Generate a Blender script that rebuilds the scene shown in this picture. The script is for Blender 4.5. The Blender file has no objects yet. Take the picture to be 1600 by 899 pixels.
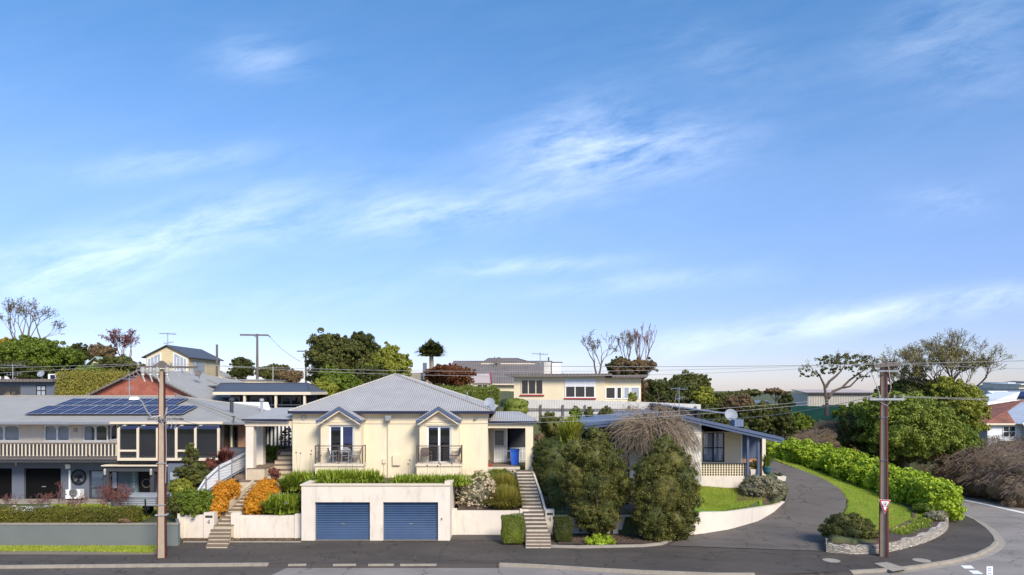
import bpy, math, random
import numpy as np
from math import sin, cos, pi, radians as R
random.seed(7); rng = np.random.default_rng(7)
S = bpy.context.scene; COL = S.collection
# ------------------------------------------------------------------ camera, sky, sun
F = 1067.0; HY = 610.0; CH = 8.0
cam = bpy.data.objects.new('camera', bpy.data.cameras.new('camera')); COL.objects.link(cam)
cam.location = (0, 0, CH); cam.rotation_euler = (R(90), 0, 0)
cam.data.sensor_width = 36; cam.data.lens = F/1600*36; cam.data.shift_y = (HY-449.5)/1600
cam.data.clip_start = 0.5; cam.data.clip_end = 20000
S.camera = cam
SUN_EL, SUN_AZ = 37.0, 150.0            # azimuth clockwise from +Y: sun stands front-right of the houses
sv = (sin(R(SUN_AZ))*cos(R(SUN_EL)), cos(R(SUN_AZ))*cos(R(SUN_EL)), sin(R(SUN_EL)))
sl = bpy.data.lights.new('sun', 'SUN'); sl.energy = 2.85; sl.angle = R(20.0); sl.color = (1, .90, .76)
so = bpy.data.objects.new('sun', sl); COL.objects.link(so)
so.rotation_euler = (R(90-SUN_EL), 0, R(180-SUN_AZ)); so.location = (60, -40, 60)
S.view_settings.view_transform = 'Standard'; S.view_settings.look = 'None'
S.view_settings.gamma = 1; S.view_settings.exposure = 0.9; S.view_settings.use_curve_mapping = False

W = bpy.data.worlds.new('World'); S.world = W; W.use_nodes = True
def sky():
    nt = W.node_tree; N = nt.nodes; L = nt.links; N.clear()
    out = N.new('ShaderNodeOutputWorld'); bg = N.new('ShaderNodeBackground'); bg.inputs[1].default_value = 0.135
    L.new(bg.outputs[0], out.inputs[0])
    st = N.new('ShaderNodeTexSky'); st.sky_type = 'NISHITA'; st.sun_disc = False
    st.sun_elevation = R(SUN_EL); st.sun_rotation = R(SUN_AZ); st.air_density = 1.0; st.dust_density = 0.25; st.ozone_density = 2.6; st.altitude = 30
    tc = N.new('ShaderNodeTexCoord'); sp = N.new('ShaderNodeSeparateXYZ'); L.new(tc.outputs['Generated'], sp.inputs[0])
    def m(op, a, b=None, c=None, clamp=False):
        n = N.new('ShaderNodeMath'); n.operation = op; n.use_clamp = clamp
        for i, v in enumerate((a, b, c)):
            if v is None: continue
            if isinstance(v, (int, float)): n.inputs[i].default_value = v
            else: L.new(v, n.inputs[i])
        return n.outputs[0]
    y = m('MAXIMUM', sp.outputs[1], 0.08)
    u = m('DIVIDE', sp.outputs[0], y); v = m('DIVIDE', sp.outputs[2], y)
    # wisps of cirrus, placed by compass direction and height above the horizon
    def wisp(px, py, ang, a, b, k):
        u0 = (px-800)/F; v0 = (HY-py)/F; ca, sa = cos(R(ang)), sin(R(ang))
        du = m('SUBTRACT', u, u0); dv = m('SUBTRACT', v, v0)
        p = m('ADD', m('MULTIPLY', du, ca/a), m('MULTIPLY', dv, sa/a))
        q = m('ADD', m('MULTIPLY', du, -sa/b), m('MULTIPLY', dv, ca/b))
        r = m('ADD', m('MULTIPLY', p, p), m('MULTIPLY', q, q))
        return m('MULTIPLY', m('EXPONENT', m('MULTIPLY', r, -1)), k)
    tot = None
    for w in ((965, 240, 6, .15, .045, 1.25), (900, 205, 25, .09, .05, .5), (670, 335, 6, .17, .03, .95), (300, 360, 14, .22, .04, .85), (90, 430, 8, .16, .05, .7),
              (1350, 495, 8, .34, .02, 1.1), (820, 415, 3, .12, .012, .9), (400, 92, 0, .07, .03, .5), (1130, 90, -15, .1, .04, .25), (1480, 40, 20, .14, .05, .4),
              (1480, 315, 5, .06, .02, .6), (260, 255, 6, .14, .02, .6), (1000, 440, 5, .16, .016, .5),
              (1530, 110, 10, .1, .05, .25), (420, 470, 4, .25, .03, .25)):
        o = wisp(*w); tot = o if tot is None else m('ADD', tot, o)
    tot = m('ADD', tot, 0.05)
    cmb = N.new('ShaderNodeCombineXYZ')
    ur = m('ADD', m('MULTIPLY', u, cos(R(14))), m('MULTIPLY', v, sin(R(14)))); vr = m('ADD', m('MULTIPLY', u, -sin(R(14))), m('MULTIPLY', v, cos(R(14))))
    L.new(m('MULTIPLY', ur, 4.5), cmb.inputs[0]); L.new(m('MULTIPLY', vr, 17), cmb.inputs[1])
    n1 = N.new('ShaderNodeTexNoise'); n1.inputs['Scale'].default_value = 1.3; n1.inputs['Detail'].default_value = 9; n1.inputs['Roughness'].default_value = .68; n1.inputs['Distortion'].default_value = .25
    L.new(cmb.outputs[0], n1.inputs['Vector'])
    f = m('MULTIPLY', m('SUBTRACT', n1.outputs[0], 0.34), 2.4, clamp=True)
    f = m('MULTIPLY', m('MULTIPLY', f, tot), 0.4, clamp=True)
    # clear-sky grade, unseen overhead part brightened as added fill light, then the cloud
    hs = N.new('ShaderNodeHueSaturation'); hs.inputs['Saturation'].default_value = 1.12; L.new(st.outputs[0], hs.inputs['Color'])
    tr = N.new('ShaderNodeValToRGB'); e = tr.color_ramp.elements; e[0].position = 0; e[0].color = (.43, .43, .62, 1); e[1].position = .58; e[1].color = (.54, .78, .86, 1); k = e.new(.10); k.color = (.49, .47, .65, 1); k = e.new(.26); k.color = (.72, .68, .76, 1); k = e.new(.42); k.color = (.61, .73, .81, 1); k = e.new(.8); k.color = (1.75, 1.6, 1.5, 1); L.new(sp.outputs[2], tr.inputs[0])
    tm = N.new('ShaderNodeMixRGB'); tm.blend_type = 'MULTIPLY'; tm.inputs[0].default_value = 1; L.new(hs.outputs[0], tm.inputs[1]); L.new(tr.outputs[0], tm.inputs[2])
    mx = N.new('ShaderNodeMixRGB'); L.new(f, mx.inputs[0]); L.new(tm.outputs[0], mx.inputs[1]); mx.inputs[2].default_value = (6.6, 7.1, 7.9, 1)
    L.new(mx.outputs[0], bg.inputs[0])
sky()

# ------------------------------------------------------------------ helpers
def wx(px, Y): return (px-800)*Y/F
def wz(py, Y): return CH-(py-HY)*Y/F
LOC = {}
def tag(o, label=None, cat=None, group=None, kind=None):
    if label: o['label'] = label
    if cat: o['category'] = cat
    if group: o['group'] = group
    if kind: o['kind'] = kind
    return o
def thing(name, label, cat, loc=(0, 0, 0), rz=0, group=None):
    o = bpy.data.objects.new(name, None); o.empty_display_size = .3; COL.objects.link(o)
    o.location = loc; o.rotation_euler = (0, 0, rz); LOC[o.name] = tuple(loc)
    return tag(o, label, cat, group)
def copy_tree(o, parent=None):
    c = o.copy(); COL.objects.link(c)
    if parent: c.parent = parent
    for ch in [k for k in COL.objects if k.parent == o]: copy_tree(ch, c)
    return c
def link_mesh(name, me, mat, parent=None):
    o = bpy.data.objects.new(name, me); COL.objects.link(o)
    if mat:
        for mm in (mat if isinstance(mat, (list, tuple)) else [mat]): me.materials.append(mm)
    if parent is not None:
        o.parent = parent; LOC[o.name] = LOC[parent.name]
    else: LOC[o.name] = (0, 0, 0)
    return o
def raw_mesh(name, V, Q, T=None, smooth=False):
    V = np.asarray(V, dtype=np.float32).reshape(-1, 3)
    Q = np.zeros((0, 4), np.int32) if Q is None else np.asarray(Q, np.int32).reshape(-1, 4)
    T = np.zeros((0, 3), np.int32) if T is None else np.asarray(T, np.int32).reshape(-1, 3)
    me = bpy.data.meshes.new(name)
    me.vertices.add(len(V)); me.vertices.foreach_set('co', V.ravel())
    nl = Q.size+T.size; me.loops.add(nl); me.loops.foreach_set('vertex_index', np.concatenate([Q.ravel(), T.ravel()]))
    npoly = len(Q)+len(T); me.polygons.add(npoly)
    st = np.concatenate([np.arange(len(Q))*4, Q.size+np.arange(len(T))*3]).astype(np.int32)
    me.polygons.foreach_set('loop_start', st)
    if smooth: me.polygons.foreach_set('use_smooth', np.ones(npoly, bool))
    me.update(calc_edges=True); me.validate()
    return me
class MB:
    def __init__(s): s.v = []; s.f = []
    def add(s, vs, fs):
        b = len(s.v); s.v += [tuple(p) for p in vs]; s.f += [tuple(i+b for i in f) for f in fs]; return s
    def box(s, x0, x1, y0, y1, z0, z1):
        if x0 > x1: x0, x1 = x1, x0
        if y0 > y1: y0, y1 = y1, y0
        if z0 > z1: z0, z1 = z1, z0
        return s.add([(x0,y0,z0),(x1,y0,z0),(x1,y1,z0),(x0,y1,z0),(x0,y0,z1),(x1,y0,z1),(x1,y1,z1),(x0,y1,z1)],
                     [(0,3,2,1),(4,5,6,7),(0,1,5,4),(1,2,6,5),(2,3,7,6),(3,0,4,7)])
    def hexa(s, a, b):     # bottom ring of 4, top ring of 4
        return s.add(list(a)+list(b), [(3,2,1,0),(4,5,6,7),(0,1,5,4),(1,2,6,5),(2,3,7,6),(3,0,4,7)])
    def prism(s, poly, ax, a0, a1):
        n = len(poly)
        def P(p, a): return {'x': (a, p[0], p[1]), 'y': (p[0], a, p[1]), 'z': (p[0], p[1], a)}[ax]
        return s.add([P(p, a0) for p in poly]+[P(p, a1) for p in poly],
                     [tuple(range(n))[::-1], tuple(range(n, 2*n))]+[(i, (i+1) % n, n+(i+1) % n, n+i) for i in range(n)])
    def tube(s, pts, r, n=6, cap=True):
        pts = [np.array(p, float) for p in pts]; k = len(pts)
        rr = r if isinstance(r, (list, tuple)) else [r]*k
        vs = []; 
        for i, p in enumerate(pts):
            d = pts[min(i+1, k-1)]-pts[max(i-1, 0)]; d = d/(np.linalg.norm(d)+1e-9)
            a = np.array((0, 0, 1.)) if abs(d[2]) < .9 else np.array((1., 0, 0))
            e = np.cross(d, a); e /= np.linalg.norm(e); g = np.cross(d, e)
            for j in range(n): vs.append(p+rr[i]*(cos(2*pi*j/n)*e+sin(2*pi*j/n)*g))
        fs = [(i*n+j, i*n+(j+1) % n, (i+1)*n+(j+1) % n, (i+1)*n+j) for i in range(k-1) for j in range(n)]
        if cap: fs += [tuple(range(n))[::-1], tuple(range((k-1)*n, k*n))]
        return s.add(vs, fs)
    def bar(s, p, q, w, h):           # square bar
        p = np.array(p, float); q = np.array(q, float); d = q-p; d /= np.linalg.norm(d)
        a = np.array((0, 0, 1.)) if abs(d[2]) < .95 else np.array((0, 1., 0))
        e = np.cross(d, a); e /= np.linalg.norm(e); g = np.cross(e, d); e = e*w/2; g = g*h/2
        return s.hexa([p-e-g, p+e-g, q+e-g, q-e-g], [p-e+g, p+e+g, q+e+g, q-e+g])
    def lathe(s, c, prof, n=16, axis='z'):
        vs = []
        for r, h in prof:
            for j in range(n):
                a = 2*pi*j/n
                vs.append((c[0]+r*cos(a), c[1]+r*sin(a), c[2]+h) if axis == 'z' else (c[0]+r*cos(a), c[1]+h, c[2]+r*sin(a)))
        k = len(prof)
        fs = [(i*n+j, i*n+(j+1) % n, (i+1)*n+(j+1) % n, (i+1)*n+j) for i in range(k-1) for j in range(n)]
        fs += [tuple(range(n))[::-1], tuple(range((k-1)*n, k*n))]
        return s.add(vs, fs)
    def poly(s, pts): return s.add(pts, [tuple(range(len(pts)))])
    def slab(s, pts, t):              # a sloping polygon with thickness t downwards
        n = len(pts); lo = [(p[0], p[1], p[2]-t) for p in pts]
        return s.add(list(pts)+lo, [tuple(range(n)), tuple(range(n, 2*n))[::-1]]+[(i, n+i, n+(i+1) % n, (i+1) % n) for i in range(n)])
    def wall(s, x0, x1, z0, z1, y, t, ops=()):   # wall facing -y with openings (xa, xb, za, zb)
        xs = sorted({x0, x1, *[o[0] for o in ops], *[o[1] for o in ops]}); zs = sorted({z0, z1, *[o[2] for o in ops], *[o[3] for o in ops]})
        xs = [a for a in xs if x0 <= a <= x1]; zs = [a for a in zs if z0 <= a <= z1]
        for i in range(len(xs)-1):
            run = None
            for j in range(len(zs)-1):
                cx = (xs[i]+xs[i+1])/2; cz = (zs[j]+zs[j+1])/2
                solid = not any(o[0] < cx < o[1] and o[2] < cz < o[3] for o in ops)
                if solid and run is None: run = zs[j]
                if (not solid) and run is not None: s.box(xs[i], xs[i+1], y, y+t, run, zs[j]); run = None
            if run is not None: s.box(xs[i], xs[i+1], y, y+t, run, zs[-1])
        return s
    def strip(s, P, t):               # standing wall along path of (x, y, zbottom, ztop), thickness t to the left side
        n = len(P); A = []
        for i, p in enumerate(P):
            a = P[max(i-1, 0)]; b = P[min(i+1, n-1)]; dx, dy = b[0]-a[0], b[1]-a[1]; l = math.hypot(dx, dy) or 1
            nx, ny = -dy/l*t, dx/l*t
            A += [(p[0], p[1], p[2]), (p[0]+nx, p[1]+ny, p[2]), (p[0]+nx, p[1]+ny, p[3]), (p[0], p[1], p[3])]
        fs = []
        for i in range(n-1):
            for j in range(4): fs.append((i*4+j, i*4+(j+1) % 4, (i+1)*4+(j+1) % 4, (i+1)*4+j))
        fs += [(0, 1, 2, 3), ((n-1)*4+3, (n-1)*4+2, (n-1)*4+1, (n-1)*4)]
        return s.add(A, fs)
    def build(s, name, mat, parent=None, smooth=False, local=False):
        off = (0, 0, 0) if (parent is None or local) else LOC[parent.name]
        me = bpy.data.meshes.new(name)
        me.from_pydata([(a-off[0], b-off[1], c-off[2]) for a, b, c in s.v], [], s.f); 
        if smooth:
            me.polygons.foreach_set('use_smooth', [True]*len(me.polygons))
        import bmesh
        bm = bmesh.new(); bm.from_mesh(me); bmesh.ops.recalc_face_normals(bm, faces=bm.faces); bm.to_mesh(me); bm.free()
        me.update()
        return link_mesh(name, me, mat, parent)

# ------------------------------------------------------------------ materials
def newmat(name):
    m = bpy.data.materials.new(name); m.use_nodes = True; nt = m.node_tree
    return m, nt, nt.nodes, nt.links, nt.nodes['Principled BSDF']
def noise(N, L, scale, detail=4, rough=.6, vec=None, stretch=None):
    n = N.new('ShaderNodeTexNoise'); n.inputs['Scale'].default_value = scale; n.inputs['Detail'].default_value = detail; n.inputs['Roughness'].default_value = rough
    tc = N.new('ShaderNodeNewGeometry'); src = tc.outputs['Position'] if vec is None else vec
    if stretch:
        mp = N.new('ShaderNodeMapping'); mp.inputs['Scale'].default_value = stretch; L.new(src, mp.inputs[0]); src = mp.outputs[0]
    L.new(src, n.inputs['Vector']); return n.outputs[0]
def ramp(N, L, fac, stops):
    r = N.new('ShaderNodeValToRGB'); e = r.color_ramp.elements
    while len(e) < len(stops): e.new(.5)
    for k, (p, c) in enumerate(stops): e[k].position = p; e[k].color = (*c, 1)
    L.new(fac, r.inputs[0]); return r.outputs[0]
def mixc(N, L, f, a, b, mode='MIX'):
    x = N.new('ShaderNodeMixRGB'); x.blend_type = mode
    for i, v in enumerate((f, a, b)):
        if isinstance(v, (int, float)): x.inputs[i].default_value = v
        elif isinstance(v, tuple): x.inputs[i].default_value = (*v, 1)
        else: L.new(v, x.inputs[i])
    return x.outputs[0]
def bump(N, L, bs, h, dist, strength=1.0):
    b = N.new('ShaderNodeBump'); b.inputs['Strength'].default_value = strength; b.inputs['Distance'].default_value = dist
    L.new(h, b.inputs['Height']); L.new(b.outputs[0], bs.inputs['Normal'])
def surf(name, c, rough=.7, var=.15, scale=1.2, fine=18, bumpd=0.0, metal=0, stain=0.0, staincol=(.12, .09, .06), spec=.4):
    m, nt, N, L, B = newmat(name)
    a = tuple(x*(1-var) for x in c); b = tuple(min(1, x*(1+var)) for x in c)
    col = ramp(N, L, noise(N, L, scale, 6, .65), [(.3, a), (.7, b)])
    fn = noise(N, L, fine, 5, .7)
    col = mixc(N, L, .35*var/.15, col, ramp(N, L, fn, [(.3, tuple(x*.8 for x in c)), (.7, tuple(min(1, x*1.15) for x in c))]))
    if stain:
        st = noise(N, L, 1.0, 7, .75, stretch=(2.2, 2.2, .5))
        f = ramp(N, L, st, [(.52, (0, 0, 0)), (.75, (stain,)*3)]); col = mixc(N, L, f, col, staincol)
    L.new(col, B.inputs['Base Color']); B.inputs['Roughness'].default_value = rough; B.inputs['Metallic'].default_value = metal
    B.inputs['Specular IOR Level'].default_value = spec
    if bumpd: bump(N, L, B, fn, bumpd)
    return m
def ribbed(name, c, pitch=.12, depth=.02, rough=.5, metal=.0, axis=None, var=.1, dark=.75):
    m, nt, N, L, B = newmat(name)
    g = N.new('ShaderNodeNewGeometry'); sp = N.new('ShaderNodeSeparateXYZ'); L.new(g.outputs['Position'], sp.inputs[0])
    if axis is None:
        sn = N.new('ShaderNodeSeparateXYZ'); L.new(g.outputs['True Normal'], sn.inputs[0])
        ax = N.new('ShaderNodeMath'); ax.operation = 'ABSOLUTE'; L.new(sn.outputs[0], ax.inputs[0])
        ay = N.new('ShaderNodeMath'); ay.operation = 'ABSOLUTE'; L.new(sn.outputs[1], ay.inputs[0])
        gt = N.new('ShaderNodeMath'); gt.operation = 'GREATER_THAN'; L.new(ax.outputs[0], gt.inputs[0]); L.new(ay.outputs[0], gt.inputs[1])
        mx = N.new('ShaderNodeMix'); L.new(gt.outputs[0], mx.inputs[0]); L.new(sp.outputs[0], mx.inputs[2]); L.new(sp.outputs[1], mx.inputs[3]); src = mx.outputs[0]
    else: src = sp.outputs['XYZ'.index(axis)]
    mu = N.new('ShaderNodeMath'); mu.operation = 'MULTIPLY'; mu.inputs[1].default_value = 2*pi/pitch; L.new(src, mu.inputs[0])
    si = N.new('ShaderNodeMath'); si.operation = 'SINE'; L.new(mu.outputs[0], si.inputs[0])
    ma = N.new('ShaderNodeMath'); ma.operation = 'MULTIPLY_ADD'; ma.inputs[1].default_value = .5; ma.inputs[2].default_value = .5; L.new(si.outputs[0], ma.inputs[0])
    base = ramp(N, L, noise(N, L, .9, 6, .7), [(.3, tuple(x*(1-var) for x in c)), (.7, tuple(x*(1+var) for x in c))])
    col = mixc(N, L, ma.outputs[0], mixc(N, L, 1.0, base, (dark,)*3, 'MULTIPLY'), base)
    L.new(col, B.inputs['Base Color']); B.inputs['Roughness'].default_value = rough; B.inputs['Metallic'].default_value = metal
    bump(N, L, B, ma.outputs[0], depth); return m
def leafmat(name, cols, rough=.55, trans=.25, big=.5):
    cols = [(min(1, c[0]*1.38), min(1, c[1]*1.2), c[2]*.9) for c in cols]
    m, nt, N, L, B = newmat(name)
    g = N.new('ShaderNodeNewGeometry')
    n = len(cols); c1 = ramp(N, L, g.outputs['Random Per Island'], [((i+.3)/n, c) for i, c in enumerate(cols)])
    bg = noise(N, L, big*2.2, 3, .6)
    c2 = ramp(N, L, bg, [(.3, tuple(x*.72 for x in cols[0])), (.7, tuple(min(1, x*1.1) for x in cols[-1]))])
    col = mixc(N, L, .42, c1, c2); L.new(col, B.inputs['Base Color']); B.inputs['Roughness'].default_value = rough; B.inputs['Specular IOR Level'].default_value = .3
    if trans:
        t = N.new('ShaderNodeBsdfTranslucent'); L.new(col, t.inputs[0]); x = N.new('ShaderNodeMixShader'); x.inputs[0].default_value = trans
        L.new(B.outputs[0], x.inputs[1]); L.new(t.outputs[0], x.inputs[2]); L.new(x.outputs[0], N['Material Output'].inputs[0])
    return m
def brickmat(name, c1, c2, mortar, sc=1.0, bw=.24, bh=.086):
    m, nt, N, L, B = newmat(name)
    g = N.new('ShaderNodeNewGeometry'); sp = N.new('ShaderNodeSeparateXYZ'); L.new(g.outputs['Position'], sp.inputs[0])
    ad = N.new('ShaderNodeMath'); L.new(sp.outputs[0], ad.inputs[0]); L.new(sp.outputs[1], ad.inputs[1])
    cb = N.new('ShaderNodeCombineXYZ'); L.new(ad.outputs[0], cb.inputs[0]); L.new(sp.outputs[2], cb.inputs[1])
    b = N.new('ShaderNodeTexBrick'); b.inputs['Scale'].default_value = 1; b.inputs['Brick Width'].default_value = bw*sc; b.inputs['Row Height'].default_value = bh*sc
    b.inputs['Mortar Size'].default_value = .008*sc; b.inputs['Color1'].default_value = (*c1, 1); b.inputs['Color2'].default_value = (*c2, 1); b.inputs['Mortar'].default_value = (*mortar, 1)
    L.new(cb.outputs[0], b.inputs['Vector'])
    col = mixc(N, L, .5, b.outputs[0], ramp(N, L, noise(N, L, 1.6, 6, .7), [(.3, tuple(x*.7 for x in c1)), (.7, tuple(min(1, x*1.3) for x in c2))]))
    L.new(col, B.inputs['Base Color']); B.inputs['Roughness'].default_value = .85; bump(N, L, B, b.outputs[1], -.006); return m
def glassmat(name, tint=(.9, .92, .94), k=.03):
    m, nt, N, L, B = newmat(name)
    t = N.new('ShaderNodeBsdfTransparent'); t.inputs[0].default_value = (*tint, 1); gl = N.new('ShaderNodeBsdfGlossy'); gl.inputs['Roughness'].default_value = .02
    lw = N.new('ShaderNodeFresnel'); lw.inputs[0].default_value = 1.6; ad = N.new('ShaderNodeMath'); ad.inputs[1].default_value = k; L.new(lw.outputs[0], ad.inputs[0]); ad.use_clamp = True
    x = N.new('ShaderNodeMixShader'); L.new(ad.outputs[0], x.inputs[0]); L.new(t.outputs[0], x.inputs[1]); L.new(gl.outputs[0], x.inputs[2]); L.new(x.outputs[0], N['Material Output'].inputs[0]); return m
def asphalt(name, c, patch=.25, crack=True):
    m, nt, N, L, B = newmat(name)
    col = ramp(N, L, noise(N, L, .22, 7, .65, stretch=(1, 2.2, 1)), [(.32, tuple(x*(1-patch*1.3) for x in c)), (.5, c), (.68, tuple(x*(1+patch*1.3) for x in c))])
    gr = noise(N, L, 45, 3, .8); col = mixc(N, L, .4, col, ramp(N, L, gr, [(.3, tuple(x*.55 for x in c)), (.75, tuple(x*1.7 for x in c))]))
    sp = noise(N, L, 2.6, 8, .8); col = mixc(N, L, ramp(N, L, sp, [(.6, (0, 0, 0)), (.78, (.5, .5, .5))]), col, tuple(x*1.6 for x in c))
    if crack:
        v = N.new('ShaderNodeTexVoronoi'); v.feature = 'DISTANCE_TO_EDGE'; v.inputs['Scale'].default_value = .33
        g = N.new('ShaderNodeNewGeometry'); ns = N.new('ShaderNodeTexNoise'); ns.inputs['Scale'].default_value = 1.5; ns.inputs['Detail'].default_value = 5; L.new(g.outputs['Position'], ns.inputs['Vector'])
        vm = N.new('ShaderNodeVectorMath'); vm.operation = 'MULTIPLY_ADD'; vm.inputs[1].default_value = (1.3,)*3; L.new(ns.outputs['Color'], vm.inputs[0]); L.new(g.outputs['Position'], vm.inputs[2]); L.new(vm.outputs[0], v.inputs['Vector'])
        cf = ramp(N, L, v.outputs[0], [(.004, (.7, .7, .7)), (.014, (0, 0, 0))]); col = mixc(N, L, cf, col, tuple(x*.4 for x in c))
    L.new(col, B.inputs['Base Color']); B.inputs['Roughness'].default_value = .88; B.inputs['Specular IOR Level'].default_value = .25; bump(N, L, B, gr, .006); return m
def stonemat(name, c1, c2, mortar, sc):
    m, nt, N, L, B = newmat(name)
    g = N.new('ShaderNodeNewGeometry'); mp = N.new('ShaderNodeMapping'); mp.inputs['Scale'].default_value = (1.6*sc, 1.6*sc, 4.6*sc); L.new(g.outputs['Position'], mp.inputs[0])
    v = N.new('ShaderNodeTexVoronoi'); v.inputs['Scale'].default_value = 1; L.new(mp.outputs[0], v.inputs['Vector'])
    e = N.new('ShaderNodeTexVoronoi'); e.feature = 'DISTANCE_TO_EDGE'; e.inputs['Scale'].default_value = 1; L.new(mp.outputs[0], e.inputs['Vector'])
    sp = N.new('ShaderNodeSeparateXYZ'); L.new(v.outputs['Color'], sp.inputs[0])
    col = ramp(N, L, sp.outputs[0], [(.1, c1), (.9, c2)]); col = mixc(N, L, ramp(N, L, e.outputs[0], [(.03, (1, 1, 1)), (.09, (0, 0, 0))]), col, mortar)
    L.new(col, B.inputs['Base Color']); B.inputs['Roughness'].default_value = .9
    bump(N, L, B, ramp(N, L, e.outputs[0], [(.0, (0, 0, 0)), (.15, (1, 1, 1))]), .02); return m

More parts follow.
